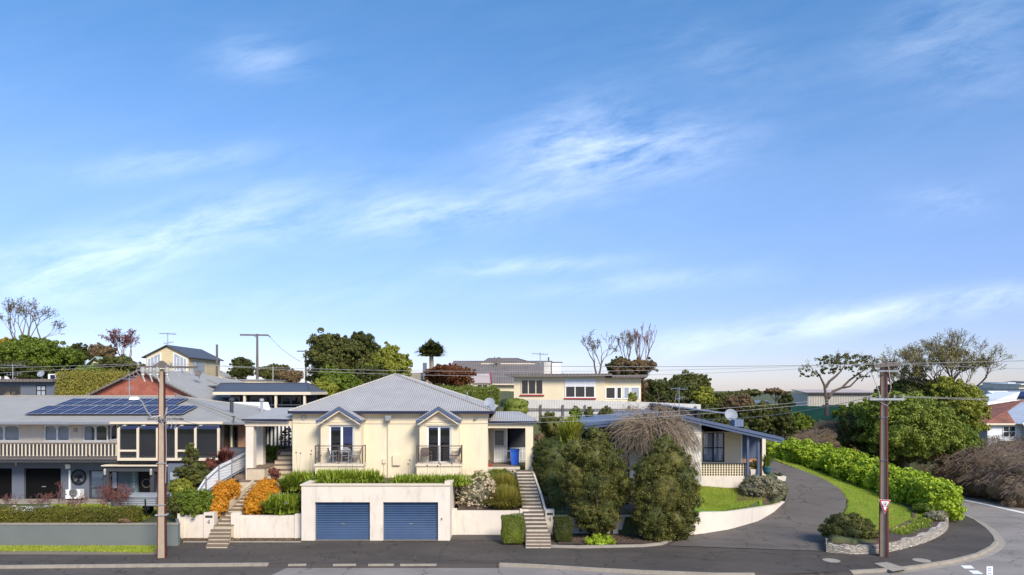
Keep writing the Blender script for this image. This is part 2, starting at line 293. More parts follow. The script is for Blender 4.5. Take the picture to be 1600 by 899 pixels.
M = dict(
 road=asphalt('road_asphalt', (.23, .203, .178)), road_dark=asphalt('dark_asphalt', (.098, .084, .070)), foot=asphalt('footpath_asphalt', (.072, .060, .050), .3), drive=asphalt('driveway_asphalt', (.116, .099, .085), .22),
 kerb=surf('kerb_concrete', (.31, .27, .215), .85, .25, 2, 12, .004, stain=.6), line=surf('line_paint', (.75, .73, .68), .7, .12, 3, 30),
 soil=surf('mulch', (.085, .058, .042), .95, .5, 5, 30, .03), dirt=surf('dry_dirt', (.2, .16, .11), .95, .3, 3, 20, .02),
 hillgrass=surf('hill_ground', (.075, .085, .03), .95, .4, .3, 6, .03), lawn=surf('lawn_turf', (.15, .25, .012), .9, .3, .8, 40, .03, stain=.55, staincol=(.26, .24, .07)),
 render=surf('cream_render', (.71, .61, .43), .8, .05, .5, 25, .003, stain=.4, staincol=(.46, .38, .25)),
 white=surf('white_render', (.68, .60, .50), .85, .08, .6, 20, .004, stain=.62, staincol=(.36, .31, .25)), trim=surf('cream_trim', (.66, .56, .42), .7, .05),
 pure=surf('white_paint', (.78, .78, .76), .5, .04), whiteboard=ribbed('white_boards', (.70, .72, .74), .16, .008, .6, axis='Z', dark=.9),
 dishgrey=surf('dish_grey', (.24, .26, .29), .6, .1), slate=surf('slate_render', (.125, .14, .175), .8, .08, .8, 20, .003), slated=surf('dark_slate', (.045, .048, .056), .7, .1), black=surf('black_paint', (.014, .014, .015), .45, .2), steel=surf('galvanised', (.36, .37, .38), .45, .12, 4, 30, metal=.6),
 navy=surf('navy_paint', (.014, .018, .045), .45, .1), blue=surf('slate_blue_paint', (.075, .125, .25), .45, .08), bluetrim=surf('blue_fascia', (.072, .10, .17), .5, .08),
 roller=ribbed('blue_roller_door', (.065, .12, .235), .095, .02, .45, axis='Z', dark=.5, var=.12), rollerblack=ribbed('black_roller_door', (.006, .006, .0065), .12, .012, .85, axis='Z'),
 zinc=ribbed('zincalume_roof', (.50, .46, .41), .13, .02, .5, .25, dark=.72), greyroof=ribbed('grey_steel_roof', (.34, .315, .27), .2, .015, .55, dark=.85), browngrey=ribbed('weathered_roof', (.165, .14, .125), .3, .02, .8, dark=.75, var=.2),
 darkroof=ribbed('dark_roof', (.075, .082, .10), .2, .02, .6, dark=.8), paleroof=ribbed('white_roof', (.85, .83, .80), .3, .02, .5, dark=.86), pinkroof=surf('pale_pink_roof', (.42, .34, .31), .8, .15),
 blueroof=ribbed('blue_grey_roof', (.13, .17, .25), .2, .015, .5, dark=.85),
 tile=ribbed('terracotta_tiles', (.28, .105, .065), .33, .05, .85, axis='Y', var=.35, dark=.6), solar=surf('solar_cells', (.010, .014, .06), .38, .25, 1.5, 8, spec=.2), alu=surf('aluminium', (.38, .39, .40), .5, .05, metal=.3),
 redbrick=brickmat('red_brick', (.25, .06, .035), (.35, .10, .06), (.28, .20, .15), 1.5), orangebrick=brickmat('orange_brick', (.42, .20, .11), (.5, .27, .16), (.4, .33, .26), 1.3), whitebrick=brickmat('white_brick', (.58, .55, .49), (.66, .62, .55), (.5, .47, .42), 1.0),
 paver=surf('brown_paver', (.19, .135, .095), .9, .3, 3, 20, .006), riser=surf('cream_riser', (.52, .43, .30), .85, .15, 2, 20, stain=.4), stepw=surf('pale_step', (.55, .49, .40), .85, .15, 2, 15, stain=.5),
 sleeper=surf('step_timber', (.13, .098, .075), .9, .3, 3, 25, .01), stone=stonemat('stone_wall', (.30, .27, .22), (.46, .41, .34), (.20, .17, .14), 2.0),
 concrete=surf('pole_concrete', (.36, .28, .20), .9, .22, 3, 25, .004), rust=surf('rusty_steel', (.10, .022, .016), .8, .35, 4, 25, .003), ceramic=surf('insulator', (.36, .35, .32), .3, .1),
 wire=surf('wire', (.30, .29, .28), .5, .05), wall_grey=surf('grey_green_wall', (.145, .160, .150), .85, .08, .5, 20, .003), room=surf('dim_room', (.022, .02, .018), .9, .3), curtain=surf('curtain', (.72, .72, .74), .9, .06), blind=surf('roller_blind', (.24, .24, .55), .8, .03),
 glass=glassmat('window_glass'), darkglass=surf('dark_glazing', (.02, .023, .028), .06, .3, 1.0, 3, spec=.7), paleglass=surf('curtained_glazing', (.34, .37, .42), .1, .25, 1.4, 4, spec=.6),
 bark=surf('bark', (.13, .10, .08), .95, .3, 5, 25, .02), barkpale=surf('pale_bark', (.27, .22, .17), .95, .3, 5, 25, .02), twig=surf('brown_twigs', (.19, .145, .115), .95, .35, 3, 12), twigred=surf('reddish_twigs', (.17, .10, .09), .95, .3, 3, 12), weep=surf('weeping_twigs', (.25, .19, .13), .95, .3, 3, 12),
 redpaint=surf('red_paint', (.35, .03, .03), .5, .1), bin=surf('bin_plastic', (.03, .13, .62), .4, .05), green=surf('green_fence', (.012, .085, .062), .6, .12), cream2=ribbed('cream_cladding', (.62, .50, .30), .25, .01, .7, axis='Z', dark=.9), beige=surf('beige_paint', (.74, .63, .43), .75, .05, .6, 10, stain=.15, staincol=(.4, .35, .25)),
 shed=ribbed('shed_cladding', (.50, .46, .38), .25, .02, .6, dark=.8), teal=surf('teal_glaze', (.03, .12, .15), .25, .2, 4, 10), fence=ribbed('white_fence_sheet', (.54, .51, .46), .2, .01, .7, axis='X', dark=.94), post=surf('weathered_post', (.13, .11, .10), .9, .2), tealpanel=surf('teal_panel', (.12, .2, .22), .5, .1),
 greenroof=surf('pale_green_roof', (.28, .36, .31), .7, .15), farhill=surf('far_hill', (.045, .062, .07), .95, .35, .01, .08), wicker=surf('brown_wicker', (.10, .07, .06), .7, .2), tabletop=surf('grey_furniture', (.2, .2, .21), .5, .1),
 bloom_y=leafmat('yellow_flowers', [(.6, .42, .02), (.75, .6, .1), (.7, .7, .6)], trans=.1), bloom_w=leafmat('white_flowers', [(.55, .5, .44), (.7, .64, .6)], trans=.1), bloom_p=surf('dry_heads', (.16, .12, .11), .9, .2), bloom_b=surf('blue_bloom', (.3, .32, .7), .8, .1),
 letter=surf('number_plate', (.05, .05, .055), .5, .1), signblue=surf('blue_ink', (.03, .06, .3), .5, .05), signred=surf('sign_red', (.40, .012, .02), .4, .1), signwhite=surf('sign_white', (.8, .8, .8), .4, .03),
)
for k_ in ('rollerblack', 'black'): M[k_].node_tree.nodes['Principled BSDF'].inputs['Specular IOR Level'].default_value = .12
LF = dict(
 spring=leafmat('leaf_spring', [(.07, .115, .02), (.13, .19, .03), (.21, .28, .05)]),
 dark=leafmat('leaf_dark', [(.022, .04, .012), (.045, .068, .018), (.085, .10, .025)]), olive=leafmat('leaf_olive', [(.035, .058, .018), (.07, .092, .028), (.125, .135, .04)]),
 bigbush=leafmat('leaf_bigbush', [(.026, .05, .018), (.055, .082, .024), (.10, .125, .035), (.14, .14, .04)]),
 green=leafmat('leaf_green', [(.045, .085, .012), (.085, .15, .018), (.15, .22, .03)]), bright=leafmat('leaf_bright', [(.10, .19, .012), (.20, .33, .02), (.32, .45, .04)]), lime=leafmat('leaf_lime', [(.09, .125, .02), (.17, .215, .03), (.27, .31, .055)]),
 hedge=leafmat('leaf_hedge', [(.045, .06, .012), (.09, .105, .015), (.16, .165, .028)]), hedgeg=leafmat('leaf_clipped', [(.05, .09, .016), (.10, .15, .025), (.17, .22, .04)]),
 grey=leafmat('leaf_grey', [(.12, .13, .10), (.19, .20, .16), (.28, .29, .24)]), orange=leafmat('leaf_orange', [(.34, .09, .012), (.50, .24, .015), (.58, .36, .02), (.58, .40, .03), (.16, .16, .02), (.46, .22, .02)], trans=.2), red=leafmat('leaf_red', [(.10, .03, .018), (.22, .05, .03), (.10, .07, .025)]),
 purple=leafmat('leaf_purple', [(.07, .02, .03), (.13, .045, .05), (.2, .08, .07)]), brown=leafmat('leaf_brown', [(.07, .055, .035), (.11, .08, .05), (.15, .115, .065)], trans=.05), aga=leafmat('leaf_strap', [(.07, .14, .012), (.14, .24, .02), (.26, .34, .05)]),
 tussock=leafmat('leaf_tussock', [(.10, .13, .02), (.2, .22, .045), (.30, .28, .08)]), yucca=leafmat('leaf_yucca', [(.08, .14, .02), (.18, .24, .03), (.3, .33, .06)]), yellow=leafmat('leaf_yellow', [(.18, .15, .02), (.32, .26, .03), (.4, .34, .06)]), dry=leafmat('dry_stems', [(.07, .052, .038), (.115, .088, .062), (.17, .135, .10)], trans=0),
 turf=leafmat('grass_blades', [(.13, .23, .010), (.21, .34, .015), (.32, .38, .05), (.36, .36, .10)]),
)
# ------------------------------------------------------------------ foliage tools
def unit(v): return v/(np.linalg.norm(v, axis=-1, keepdims=True)+1e-9)
def leaves(P, Nrm, size, asp=.55, jit=.5):
    n = len(P); s = size*rng.uniform(.6, 1.3, (n, 1))
    nn = unit(unit(Nrm)+jit*rng.normal(size=(n, 3))); a = unit(np.cross(nn, rng.normal(size=(n, 3)))); b = np.cross(nn, a)
    V = np.stack([P-a*s/2, P+b*s*asp/2-a*s*.05, P+a*s/2, P-b*s*asp/2-a*s*.05], 1).reshape(-1, 3)
    return V, np.arange(4*n).reshape(-1, 4)
def ball(c, r, nu=10, nv=7, wob=.1):
    V = []; 
    for i in range(nv+1):
        t = pi*i/nv
        for j in range(nu):
            a = 2*pi*j/nu; k = 1+wob*random.uniform(-1, 1); V.append((c[0]+r[0]*k*sin(t)*cos(a), c[1]+r[1]*k*sin(t)*sin(a), c[2]+r[2]*k*cos(t)))
    Q = [(i*nu+j, (i+1)*nu+j, (i+1)*nu+(j+1) % nu, i*nu+(j+1) % nu) for i in range(nv) for j in range(nu)]
    return np.array(V), np.array(Q)
def foliage_arrays(ells, n, leaf, sub=.28, jag=.16, core=.72, asp=.6, jit=.6, per=40, zmin=None):
    """ells: (cx,cy,cz,rx,ry,rz) lobes; leaves sit in tufts on the lobes' shells"""
    E = np.array(ells, float); area = (E[:, 3]*E[:, 4]+E[:, 4]*E[:, 5]+E[:, 3]*E[:, 5]); w = area/area.sum()
    k = max(4, n//per); idx = rng.choice(len(E), k, p=w); d = unit(rng.normal(size=(k, 3)))
    rad = rng.uniform(1-jag*1.6, 1+jag, (k, 1)); C = E[idx, :3]+d*E[idx, 3:]*rad
    rs = (sub*E[idx, 3:].min(axis=1)*rng.uniform(.6, 1.35, k))
    # drop tufts that lie deep inside another lobe
    keep = np.ones(k, bool)
    for e in E: keep &= ((((C-e[:3])/e[3:])**2).sum(1) > .55)
    C, rs, d, idx = C[keep], rs[keep], d[keep], idx[keep]; k = len(C)
    if k == 0: return np.zeros((0, 3)), np.zeros((0, 4), int)
    m = max(3, n//k); dd = unit(rng.normal(size=(k, m, 3))+d[:, None, :]*.5); rr = rng.uniform(.35, 1.0, (k, m, 1))**.6
    P = (C[:, None, :]+dd*rr*rs[:, None, None]*np.array([1, 1, .85])).reshape(-1, 3); Nn = (dd+np.array([0, 0, .25])).reshape(-1, 3)
    if zmin is not None: ok = P[:, 2] > zmin; P, Nn = P[ok], Nn[ok]
    if core:
        nb = int(n*.55); ib = rng.choice(len(E), nb, p=w); db = unit(rng.normal(size=(nb, 3))); Pb = E[ib, :3]+db*E[ib, 3:]*rng.uniform(core*.98, 1.0, (nb, 1)); kb = np.ones(nb, bool)
        for e in E: kb &= ((((Pb-e[:3])/e[3:])**2).sum(1) > core*core*.9)
        if zmin is not None: kb &= Pb[:, 2] > zmin
        P = np.concatenate([P, Pb[kb]]); Nn = np.concatenate([Nn, db[kb]])
    V, Q = leaves(P, Nn, leaf, asp, jit)
    Vs, Qs = [V], [Q]; o = len(V)
    if core:
        for e in E:
            bv, bq = ball(e[:3], e[3:]*core)
            if zmin is not None: bv[:, 2] = np.maximum(bv[:, 2], zmin)
            Vs.append(bv); Qs.append(bq+o); o += len(bv)
    return np.concatenate(Vs), np.concatenate(Qs)
def fol(name, arr, mat, parent=None):
    V, Q = arr
    if parent is not None: V = V-np.array(LOC[parent.name])
    return link_mesh(name, raw_mesh(name, V, Q), mat, parent)
def lobes(c, r, k, spread=.6, size=.55, zf=1.0):
    """break a crown ellipsoid (centre c, radii r) into k overlapping lobes"""
    out = [(c[0], c[1], c[2], r[0]*.72, r[1]*.72, r[2]*.72)]
    for i in range(k):
        a = 2*pi*i/k+random.uniform(-.4, .4); t = random.uniform(-.55, .9)*zf; h = math.sqrt(max(0, 1-t*t))
        q = random.uniform(.8, 1.2)*size
        out.append((c[0]+r[0]*spread*h*cos(a), c[1]+r[1]*spread*h*sin(a), c[2]+r[2]*spread*t, r[0]*q, r[1]*q, r[2]*q*.85))
    return out
def blades(c, n, length, width, up=.9, droop=.8, spread=.15, seg=4, rad=None):
    cs = np.array(c, float).reshape(-1, 3); idx = rng.integers(0, len(cs), n); b = cs[idx]+np.c_[rng.normal(0, spread, (n, 2)), np.zeros(n)]
    a = rng.uniform(0, 2*pi, n); l = length*rng.uniform(.6, 1.15, n); lean = rng.uniform(.12, 1.0, n)*(1/up)
    dx, dy = np.cos(a), np.sin(a); V = np.zeros((n, seg+1, 2, 3)); w = width*rng.uniform(.7, 1.2, n)
    for i in range(seg+1):
        t = i/seg; hor = l*lean*.75*(t**1.3); ver = l*(t*up-droop*lean*t*t*.65)
        ww = w*(1-t**2.5)*.5+.002
        ctr = b+np.stack([dx*hor, dy*hor, np.maximum(ver, -.2*l)], 1); sd = np.stack([-dy*ww, dx*ww, np.zeros(n)], 1)
        V[:, i, 0] = ctr-sd; V[:, i, 1] = ctr+sd
    base = np.arange(n)[:, None]*(2*(seg+1)); Q = []
    for i in range(seg): Q.append(np.stack([base[:, 0]+2*i, base[:, 0]+2*i+1, base[:, 0]+2*i+3, base[:, 0]+2*i+2], 1))
    return V.reshape(-1, 3), np.concatenate(Q)
def branches(mb, p, d, l, r, depth, spread=.55, kids=(2, 3), up=.15, n=5, ends=None, shrink=.72, wig=.25, rmin=.008):
    p = np.array(p, float); d = np.array(d, float); d /= np.linalg.norm(d); pts = [p]; q = p; dd = d
    segs = 3 if depth > 1 else 2
    for i in range(segs):
        dd = dd+np.array([random.gauss(0, wig)*.5, random.gauss(0, wig)*.5, random.gauss(0, wig)*.3+up*.3]); dd /= np.linalg.norm(dd); q = q+dd*l/segs; pts.append(q)
    r1 = max(r*.62, rmin)
    mb.tube(pts, [r+(r1-r)*i/segs for i in range(segs+1)], n if depth > 2 else 3, cap=False)
    if ends is not None and depth <= 1: ends += pts[1:]
    if depth <= 0: return
    for i in range(random.randint(*kids)):
        t = np.array([random.gauss(0, 1), random.gauss(0, 1), random.gauss(0, .6)]); nd = dd+spread*t/np.linalg.norm(t)*random.uniform(.7, 1.3)+np.array([0, 0, up])
        st = q if i == 0 else pts[random.randint(max(1, segs-1), segs)]
        branches(mb, st, nd, l*shrink*random.uniform(.75, 1.15), r1*(.9 if i == 0 else .7), depth-1, spread, kids, up, n, ends, shrink, wig, rmin)
def trunk(root, base, top, r, mat='bark', fork=3, name='trunk'):
    mb = MB(); b = np.array(base, float); t = np.array(top, float); m1 = b+(t-b)*.5+np.array([random.uniform(-.1, .1), random.uniform(-.1, .1), 0])
    mb.tube([b-[0, 0, .2], m1, t], [r*1.25, r, r*.7], 8)
    for i in range(fork):
        a = 2*pi*i/fork+.5; h = (t[2]-b[2])
        mb.tube([m1, m1+np.array([cos(a)*h*.3, sin(a)*h*.3, h*.35]), t+np.array([cos(a)*h*.5, sin(a)*h*.5, h*.25])], [r*.6, r*.45, r*.2], 5)
    return mb.build(name, M[mat], root)
def bush(name, label, cat, px0, px1, py0, py1, Y, mat, leaf=.09, n=6000, k=7, group=None, depth=None, **kw):
    """shrub whose silhouette fills the given size; stands at depth Y"""
    cx = wx((px0+px1)/2, Y); rx = (px1-px0)/2*Y/F; zt = wz(py0, Y); zb = wz(py1, Y); rz = (zt-zb)/2; ry = depth or rx*.9
    r = thing(name, label, cat, (cx, Y, zb), group=group)
    E = lobes((cx, Y, zb+rz), (rx*.92, ry*.92, rz*.95), k, .5, .5)
    fol('foliage', foliage_arrays(E, n, leaf, zmin=zb-.05, **kw), LF[mat], r)
    mb = MB()
    for i in range(4):
        a = i*1.6; mb.tube([(cx+.04*cos(a), Y+.04*sin(a), zb-.1), (cx+rx*.35*cos(a), Y+ry*.35*sin(a), zb+rz)], [.05, .02], 5)
    mb.build('stem', M['bark'], r); return r
def tree(name, label, px, pw, py0, py1, pybase, Y, mat, leaf=.25, n=9000, k=9, group=None, cat='tree', bark='bark', **kw):
    cx = wx(px, Y); rx = pw/2*Y/F; zt = wz(py0, Y); zb = wz(py1, Y); g = wz(pybase, Y); rz = (zt-zb)/2
    r = thing(name, label, cat, (cx, Y, g), group=group)
    E = lobes((cx, Y, zb+rz), (rx*.9, rx*.8, rz*.92), k+2, .66, .44)
    kw.setdefault('jag', .26); kw.setdefault('core', .6); fol('crown', foliage_arrays(E, int(n*1.7), leaf*.9, **kw), LF[mat], r)
    trunk(r, (cx, Y, g), (cx, Y, zb+rz*.7), max(.12, rz*.08), bark); return r
def hedge_box(arr, x0, x1, y0, y1, z0, z1, n, leaf, rnd=.08):
    """leaves on the faces of a clipped box, slightly uneven, plus a core"""
    A = [(x1-x0)*(z1-z0), (y1-y0)*(z1-z0), (x1-x0)*(y1-y0)]; A = np.array([A[0]*1.4, A[0]*.3, A[1], A[1], A[2]*1.2]); f = rng.choice(5, n, p=A/A.sum()); u = rng.uniform(0, 1, (n, 3))
    P = np.array([x0, y0, z0])+u*np.array([x1-x0, y1-y0, z1-z0]); Nn = np.zeros((n, 3)); e = rng.normal(0, rnd*.35, n)-rnd*.2
    for k, (ax, val, sg) in enumerate(((1, y0, -1), (1, y1, 1), (0, x0, -1), (0, x1, 1), (2, z1, 1))):
        m = f == k; P[m, ax] = val+sg*e[m]; Nn[m, ax] = sg
    # soften the corners
    c = np.array([(x0+x1)/2, (y0+y1)/2, (z0+z1)/2]); hlf = np.array([(x1-x0)/2, (y1-y0)/2, (z1-z0)/2]); q = np.abs((P-c)/hlf); s = np.sort(q, axis=1); corner = np.clip(s[:, 1]-.85, 0, 1)*(s[:, 2] > .9)
    P = c+(P-c)*(1-corner[:, None]*.35)
    P += .045*np.sin(P[:, [1, 2, 0]]*3.1)+.03*np.sin(P[:, [2, 0, 1]]*7.3)
    V, Q = leaves(P, Nn, leaf, .6, .6); b = MB().box(x0+rnd, x1-rnd, y0+rnd, y1-rnd, z0, z1-rnd)
    return np.concatenate([V, np.array(b.v)]), np.concatenate([Q, np.array(b.f)+len(V)])

# ------------------------------------------------------------------ terrain and roads
def zd(Y): return np.interp(Y, [36, 38.3, 40, 42, 45, 48, 52, 57, 70], [.13, .22, .48, .9, 1.45, 1.95, 2.5, 2.9, 3.2])
def unp(px, py, zf):
    """point of the surface z = zf(Y) that lies in the direction seen there"""
    lo, hi = 12., 140.
    for _ in range(50):
        m = (lo+hi)/2
        if 8-(py-HY)*m/F > zf(m): lo = m
        else: hi = m
    return (wx(px, lo), lo, float(zf(lo)))
def flat(z): return lambda Y: z
DL = [(1045,853),(1068,838),(1100,834),(1137,828),(1184,815),(1210,800),(1226,784),(1232,765),(1226,750),(1212,740),(1186,733)]
DR = [(1300,862),(1293,850),(1296,840),(1303,826),(1315,808),(1321,793),(1322,779),(1312,764),(1290,750),(1258,737),(1214,722)]
DLw = [unp(*p, zd) for p in DL]; DRw = [unp(*p, zd) for p in DR]
STONE = [(1290,851),(1291,863),(1330,866),(1380,864),(1430,853),(1462,841),(1480,828),(1482,815)]
STw = [unp(*p, flat(.12)) for p in STONE]
CW = [(1000,839),(1040,838.5),(1069,837),(1100,834),(1137,828),(1184,815),(1210,800),(1226,785)]      # foot of the curved white wall
CWw = [unp(*p, zd) for p in CW]
KERB = [(-700,886),(0,885),(420,881),(780,881),(850,884),(930,889),(1000,892.5),(1120,897),(1250,896.5),(1330,893),(1400,889),(1440,884),(1490,876),(1530,866),(1552,855),(1560,846),(1557,838),(1546,826),(1526,812),(1505,803),(1485,797.5)]
KW = [unp(*p, flat(.12)) for p in KERB]; KW += [(29.3, 48, .12), (29.9, 53, .12), (29.9, 60, .12)]
def pip(x, y, P):
    c = np.zeros(x.shape, bool); n = len(P)
    for i in range(n):
        x1, y1 = P[i][:2]; x2, y2 = P[(i+1) % n][:2]
        cond = ((y1 > y) != (y2 > y)); t = np.where(cond, (x2-x1)*(y-y1)/((y2-y1) if y2 != y1 else 1e-9)+x1, 0); c ^= cond & (x < t)
    return c
PRO = {  # column x -> (Ys, zs)
 -60: ([35, 44, 50, 53, 58, 66, 85, 110, 400], [.95, .95, 1.0, 4, 6.3, 7, 8.0, 7.6, 6]),
 -17: ([35, 44, 50, 53, 58, 66, 85, 110, 400], [.95, .95, 1.2, 3.6, 5.6, 6.6, 7.9, 7.6, 6]),
 -15.5: ([36, 38, 40, 41.2, 50, 56, 62, 85, 110, 400], [.5, 1.15, 2.0, 2.6, 3.6, 5.7, 6.5, 7.9, 7.6, 6]),
 3: ([37, 41, 43, 50, 56, 62, 85, 110, 400], [1.1, 2.6, 3.1, 3.5, 5.8, 6.5, 7.9, 7.6, 6]),
 5: ([37, 38.3, 44, 52, 55, 60, 75, 90, 400], [1.05, 1.25, 1.95, 2.6, 5.2, 5.9, 6.9, 7.2, 6]),
 17: ([37, 38.3, 44, 52, 57, 62, 75, 90, 400], [.7, 1.0, 1.9, 2.6, 3.4, 4.6, 6.0, 6.3, 5]),
 19: ([34, 38, 42, 45, 52, 57, 62, 75, 90, 400], [.45, .5, .95, 1.55, 2.7, 3.2, 4.5, 5.9, 6.2, 5]),
 28: ([34, 40, 45, 52, 57, 62, 75, 90, 400], [.4, .35, .6, 1.4, 2.0, 3.4, 5.2, 5.8, 4.5]),
 30: ([45, 60, 66, 80, 120, 400], [-.02, -.02, 1.5, 4.2, 4.5, 3.5]),
 37.4: ([45, 60, 66, 80, 120, 400], [-.02, -.02, 1.5, 4.2, 4.5, 3.5]),
 43: ([30, 44, 55, 62, 85, 400], [0.1, 1.6, 3.1, 3.6, 4.2, 3.5]),
 70: ([30, 44, 55, 62, 85, 400], [0.5, 2.6, 4, 4.5, 5.0, 3.5])}
def prof(x, y):
    xs = sorted(PRO); Z = np.stack([np.interp(y, *PRO[c]) for c in xs]); xi = np.clip(x, xs[0], xs[-1]); j = np.clip(np.searchsorted(xs, xi)-1, 0, len(xs)-2)
    xa = np.array(xs, float); t = (xi-xa[j])/(xa[j+1]-xa[j]); I = np.indices(j.shape); return np.take_along_axis(Z, j[None], 0)[0]*(1-t)+np.take_along_axis(Z, (j+1)[None], 0)[0]*t
LOT_L = [(-200, 35.05), (-17.2, 35.05), (-18.0, 36.4), (-16.9, 36.6), (-16.9, 70), (-200, 70)]
LOT_M = [(-16.9, 36.6), (-11.3, 36.6), (-11.3, 41.3), (-3.1, 41.3), (-3.1, 37.55), (CWw[0][0]-1.5, 37.6), (CWw[0][0]-1.5, 70), (-16.9, 70)]
def tow(p, c, d):
    l = math.hypot(c[0]-p[0], c[1]-p[1]); return (p[0]+(c[0]-p[0])/l*d, p[1]+(c[1]-p[1])/l*d)
LOT_R = [(CWw[0][0]-1.5, 37.6)]+[tow(p, (p[0]-2, p[1]+6), .42) for p in CWw[:4]]+[tow(p, (9, 45), .42) for p in CWw[4:]]+[(p[0]-.1, p[1]) for p in DLw[7:]]+[(17, 57), (17, 70), (CWw[0][0]-1.5, 70)]
LOT_F = [tow(p, (21, 41), .42) for i, p in enumerate(STw)]+[(28.3, 44), (28.9, 50), (29.2, 60), (29.2, 70), (17, 70), (17, 57)]+[(p[0]+.05, p[1]) for p in DRw[::-1]]
def Hgt(x, y):
    x = np.asarray(x, float); y = np.asarray(y, float); P = prof(x, y); z = np.full(x.shape, -.03)
    far = (y > 60) | (x > 37.2); m = far | pip(x, y, LOT_L) | pip(x, y, LOT_M) | pip(x, y, LOT_R) | pip(x, y, LOT_F)
    z = np.where(m, P, z)
    # open cellar under the garage footprint keeps the deck level
    gm = (x > -11.3) & (x < -3.1) & (y > 35) & (y < 41.4); z = np.where(gm, -.03, z)
    dm = pip(x, y, DLw+DRw[::-1]); z = np.where(dm, zd(y)-.12, z)
    return z
def h1(x, y): return float(Hgt(np.array([x]), np.array([y]))[0])
def terrain():
    xs = np.concatenate([np.linspace(-3000, -130, 12), np.linspace(-120, -42, 30), np.arange(-40, 46, .3), np.linspace(47, 120, 28), np.linspace(130, 3000, 12)])
    ys = np.concatenate([np.linspace(-400, 20, 8), np.arange(30, 62, .25), np.arange(62.5, 90, .8), np.linspace(92, 130, 16), np.array([150, 200, 300, 450, 700, 1200, 2500, 6000])])
    X, Y = np.meshgrid(xs, ys); Z = Hgt(X, Y); Z = Z+np.where((Z > .3), .05*np.sin(X*1.7)*np.cos(Y*1.3), 0); Z = np.where(Y > 400, 5-np.minimum(5, (Y-400)*.01), Z)
    Z = np.where(Y < 30, -.03, Z)
    nx, ny = len(xs), len(ys); I = np.arange(nx*ny).reshape(ny, nx); Q = np.stack([I[:-1, :-1], I[:-1, 1:], I[1:, 1:], I[1:, :-1]], -1).reshape(-1, 4)
    o = link_mesh('ground', raw_mesh('ground', np.stack([X, Y, Z], -1), Q), M['hillgrass']); tag(o, kind='structure')
terrain()
def sheet(name, pts, z, mat, kind='structure'):
    o = MB().poly([(p[0], p[1], z) for p in pts]).build(name, M[mat]); tag(o, kind=kind); return o
# road: one sheet in front, with the side road running back on the right
sheet('road', [(-400, -40), (400, -40), (400, 29.5), (37.3, 29.5), (37.3, 62), (29.6, 62), (29.6, 46), (24, 37), (15, 34), (-400, 34)], 0.0, 'road')
mb = MB(); P = [p for p in KW]
foot = [(p[0], p[1]) for p in P]+[(27.2, 60), (27.2, 44), (22, 40), (13.5, 38.2), (8, 37.7), (-3, 38.0), (-3, 37), (-11.2, 37), (-11.2, 37), (-16, 36.8), (-17.1, 35.2), (P[0][0], 35.2)]
sheet('footpath', [(x, y) for x, y in foot], .118, 'foot')
# kerb, split where vehicles cross
def kerb(pts, name='kerb', h=.135, w=.16, zb=-.02):
    o = MB().strip([(x, y, zb, h) for x, y, *_ in pts], w).build(name, M['kerb']); tag(o, kind='structure'); return o
kerb([KW[0], KW[1], (KW[2][0]-.02, KW[2][1])]); kerb(KW[3:8]+[unp(1180, 897, flat(.12))]); kerb(KW[9:])
for ka, kb in ((KW[2], KW[3]), (unp(1180, 897, flat(.12)), KW[9])):      # asphalt ramps where vehicles cross
    n_ = 12; o = MB().add([(ka[0]+(kb[0]-ka[0])*i/n_, ka[1]+(kb[1]-ka[1])*i/n_-.0+.02, .117) for i in range(n_+1)]+[(ka[0]+(kb[0]-ka[0])*i/n_, ka[1]+(kb[1]-ka[1])*i/n_-.3, .006) for i in range(n_+1)], [(i, n_+1+i, n_+2+i, i+1) for i in range(n_)]).build('kerb_ramp', M['foot']); tag(o, kind='structure')
for a, b in ((450, 478), (520, 556), (575, 615), (625, 682)):      # broken pieces of the flush crossing edge
    p = unp(a, 882.5, flat(.12)); q = unp(b, 882.3, flat(.12)); kerb([p, q], h=.126, w=.13)
ofs = [(p[0]-(-.0), p[1]) for p in KW]
# gutter apron along the corner
def gutter(pts, w):
    Q = []
    for i, p in enumerate(pts):
        a = pts[max(i-1, 0)]; b = pts[min(i+1, len(pts)-1)]; dx, dy = b[0]-a[0], b[1]-a[1]; l = math.hypot(dx, dy); Q.append((p[0]+dy/l*w, p[1]-dx/l*w))
    o = MB(); n = len(pts)
    o.add([(p[0], p[1], .008) for p in pts]+[(q[0], q[1], .008) for q in Q], [(i, n+i, n+i+1, i+1) for i in range(n-1)])
    tag(o.build('gutter', M['kerb']), kind='structure')
gutter(KW[10:19], .33)
# ramp of the pedestrian crossing near the pole
sheet('kerb_ramp', [unp(*p, flat(.13)) for p in ((1366,880),(1386,878),(1420,889),(1395,893))], .126, 'kerb')
# dark patch of older seal, driveway crossing apron, paint
sheet('road_patch', [unp(*p, flat(0)) for p in ((-900,889.5),(415,885),(452,885.5),(418,902),(380,925),(-900,925))], .004, 'road_dark')
sheet('road_marking', [unp(*p, flat(0)) for p in ((1501,884),(1517,884),(1523,889),(1507,889))], .009, 'line')
sheet('road_marking', [unp(*p, flat(0)) for p in ((1513,892),(1528,892),(1537,897.5),(1521,897.5))], .009, 'line')
sheet('road_marking', [unp(*p, flat(0)) for p in ((1440,767.3),(1480,775.5),(1540,787.5),(1600,800.5),(1700,822),(1700,825.5),(1600,803),(1540,789.5),(1480,777),(1440,768.3))], .009, 'line')
kerb([unp(1700, 812, flat(.1)), unp(1600, 787.5, flat(.1)), unp(1540, 776, flat(.1)), unp(1480, 764.5, flat(.1)), (37.3, 62)], h=.16)
sheet('verge', [(37.6, 30), (60, 30), (60, 62), (37.6, 62)], .10, 'dirt')
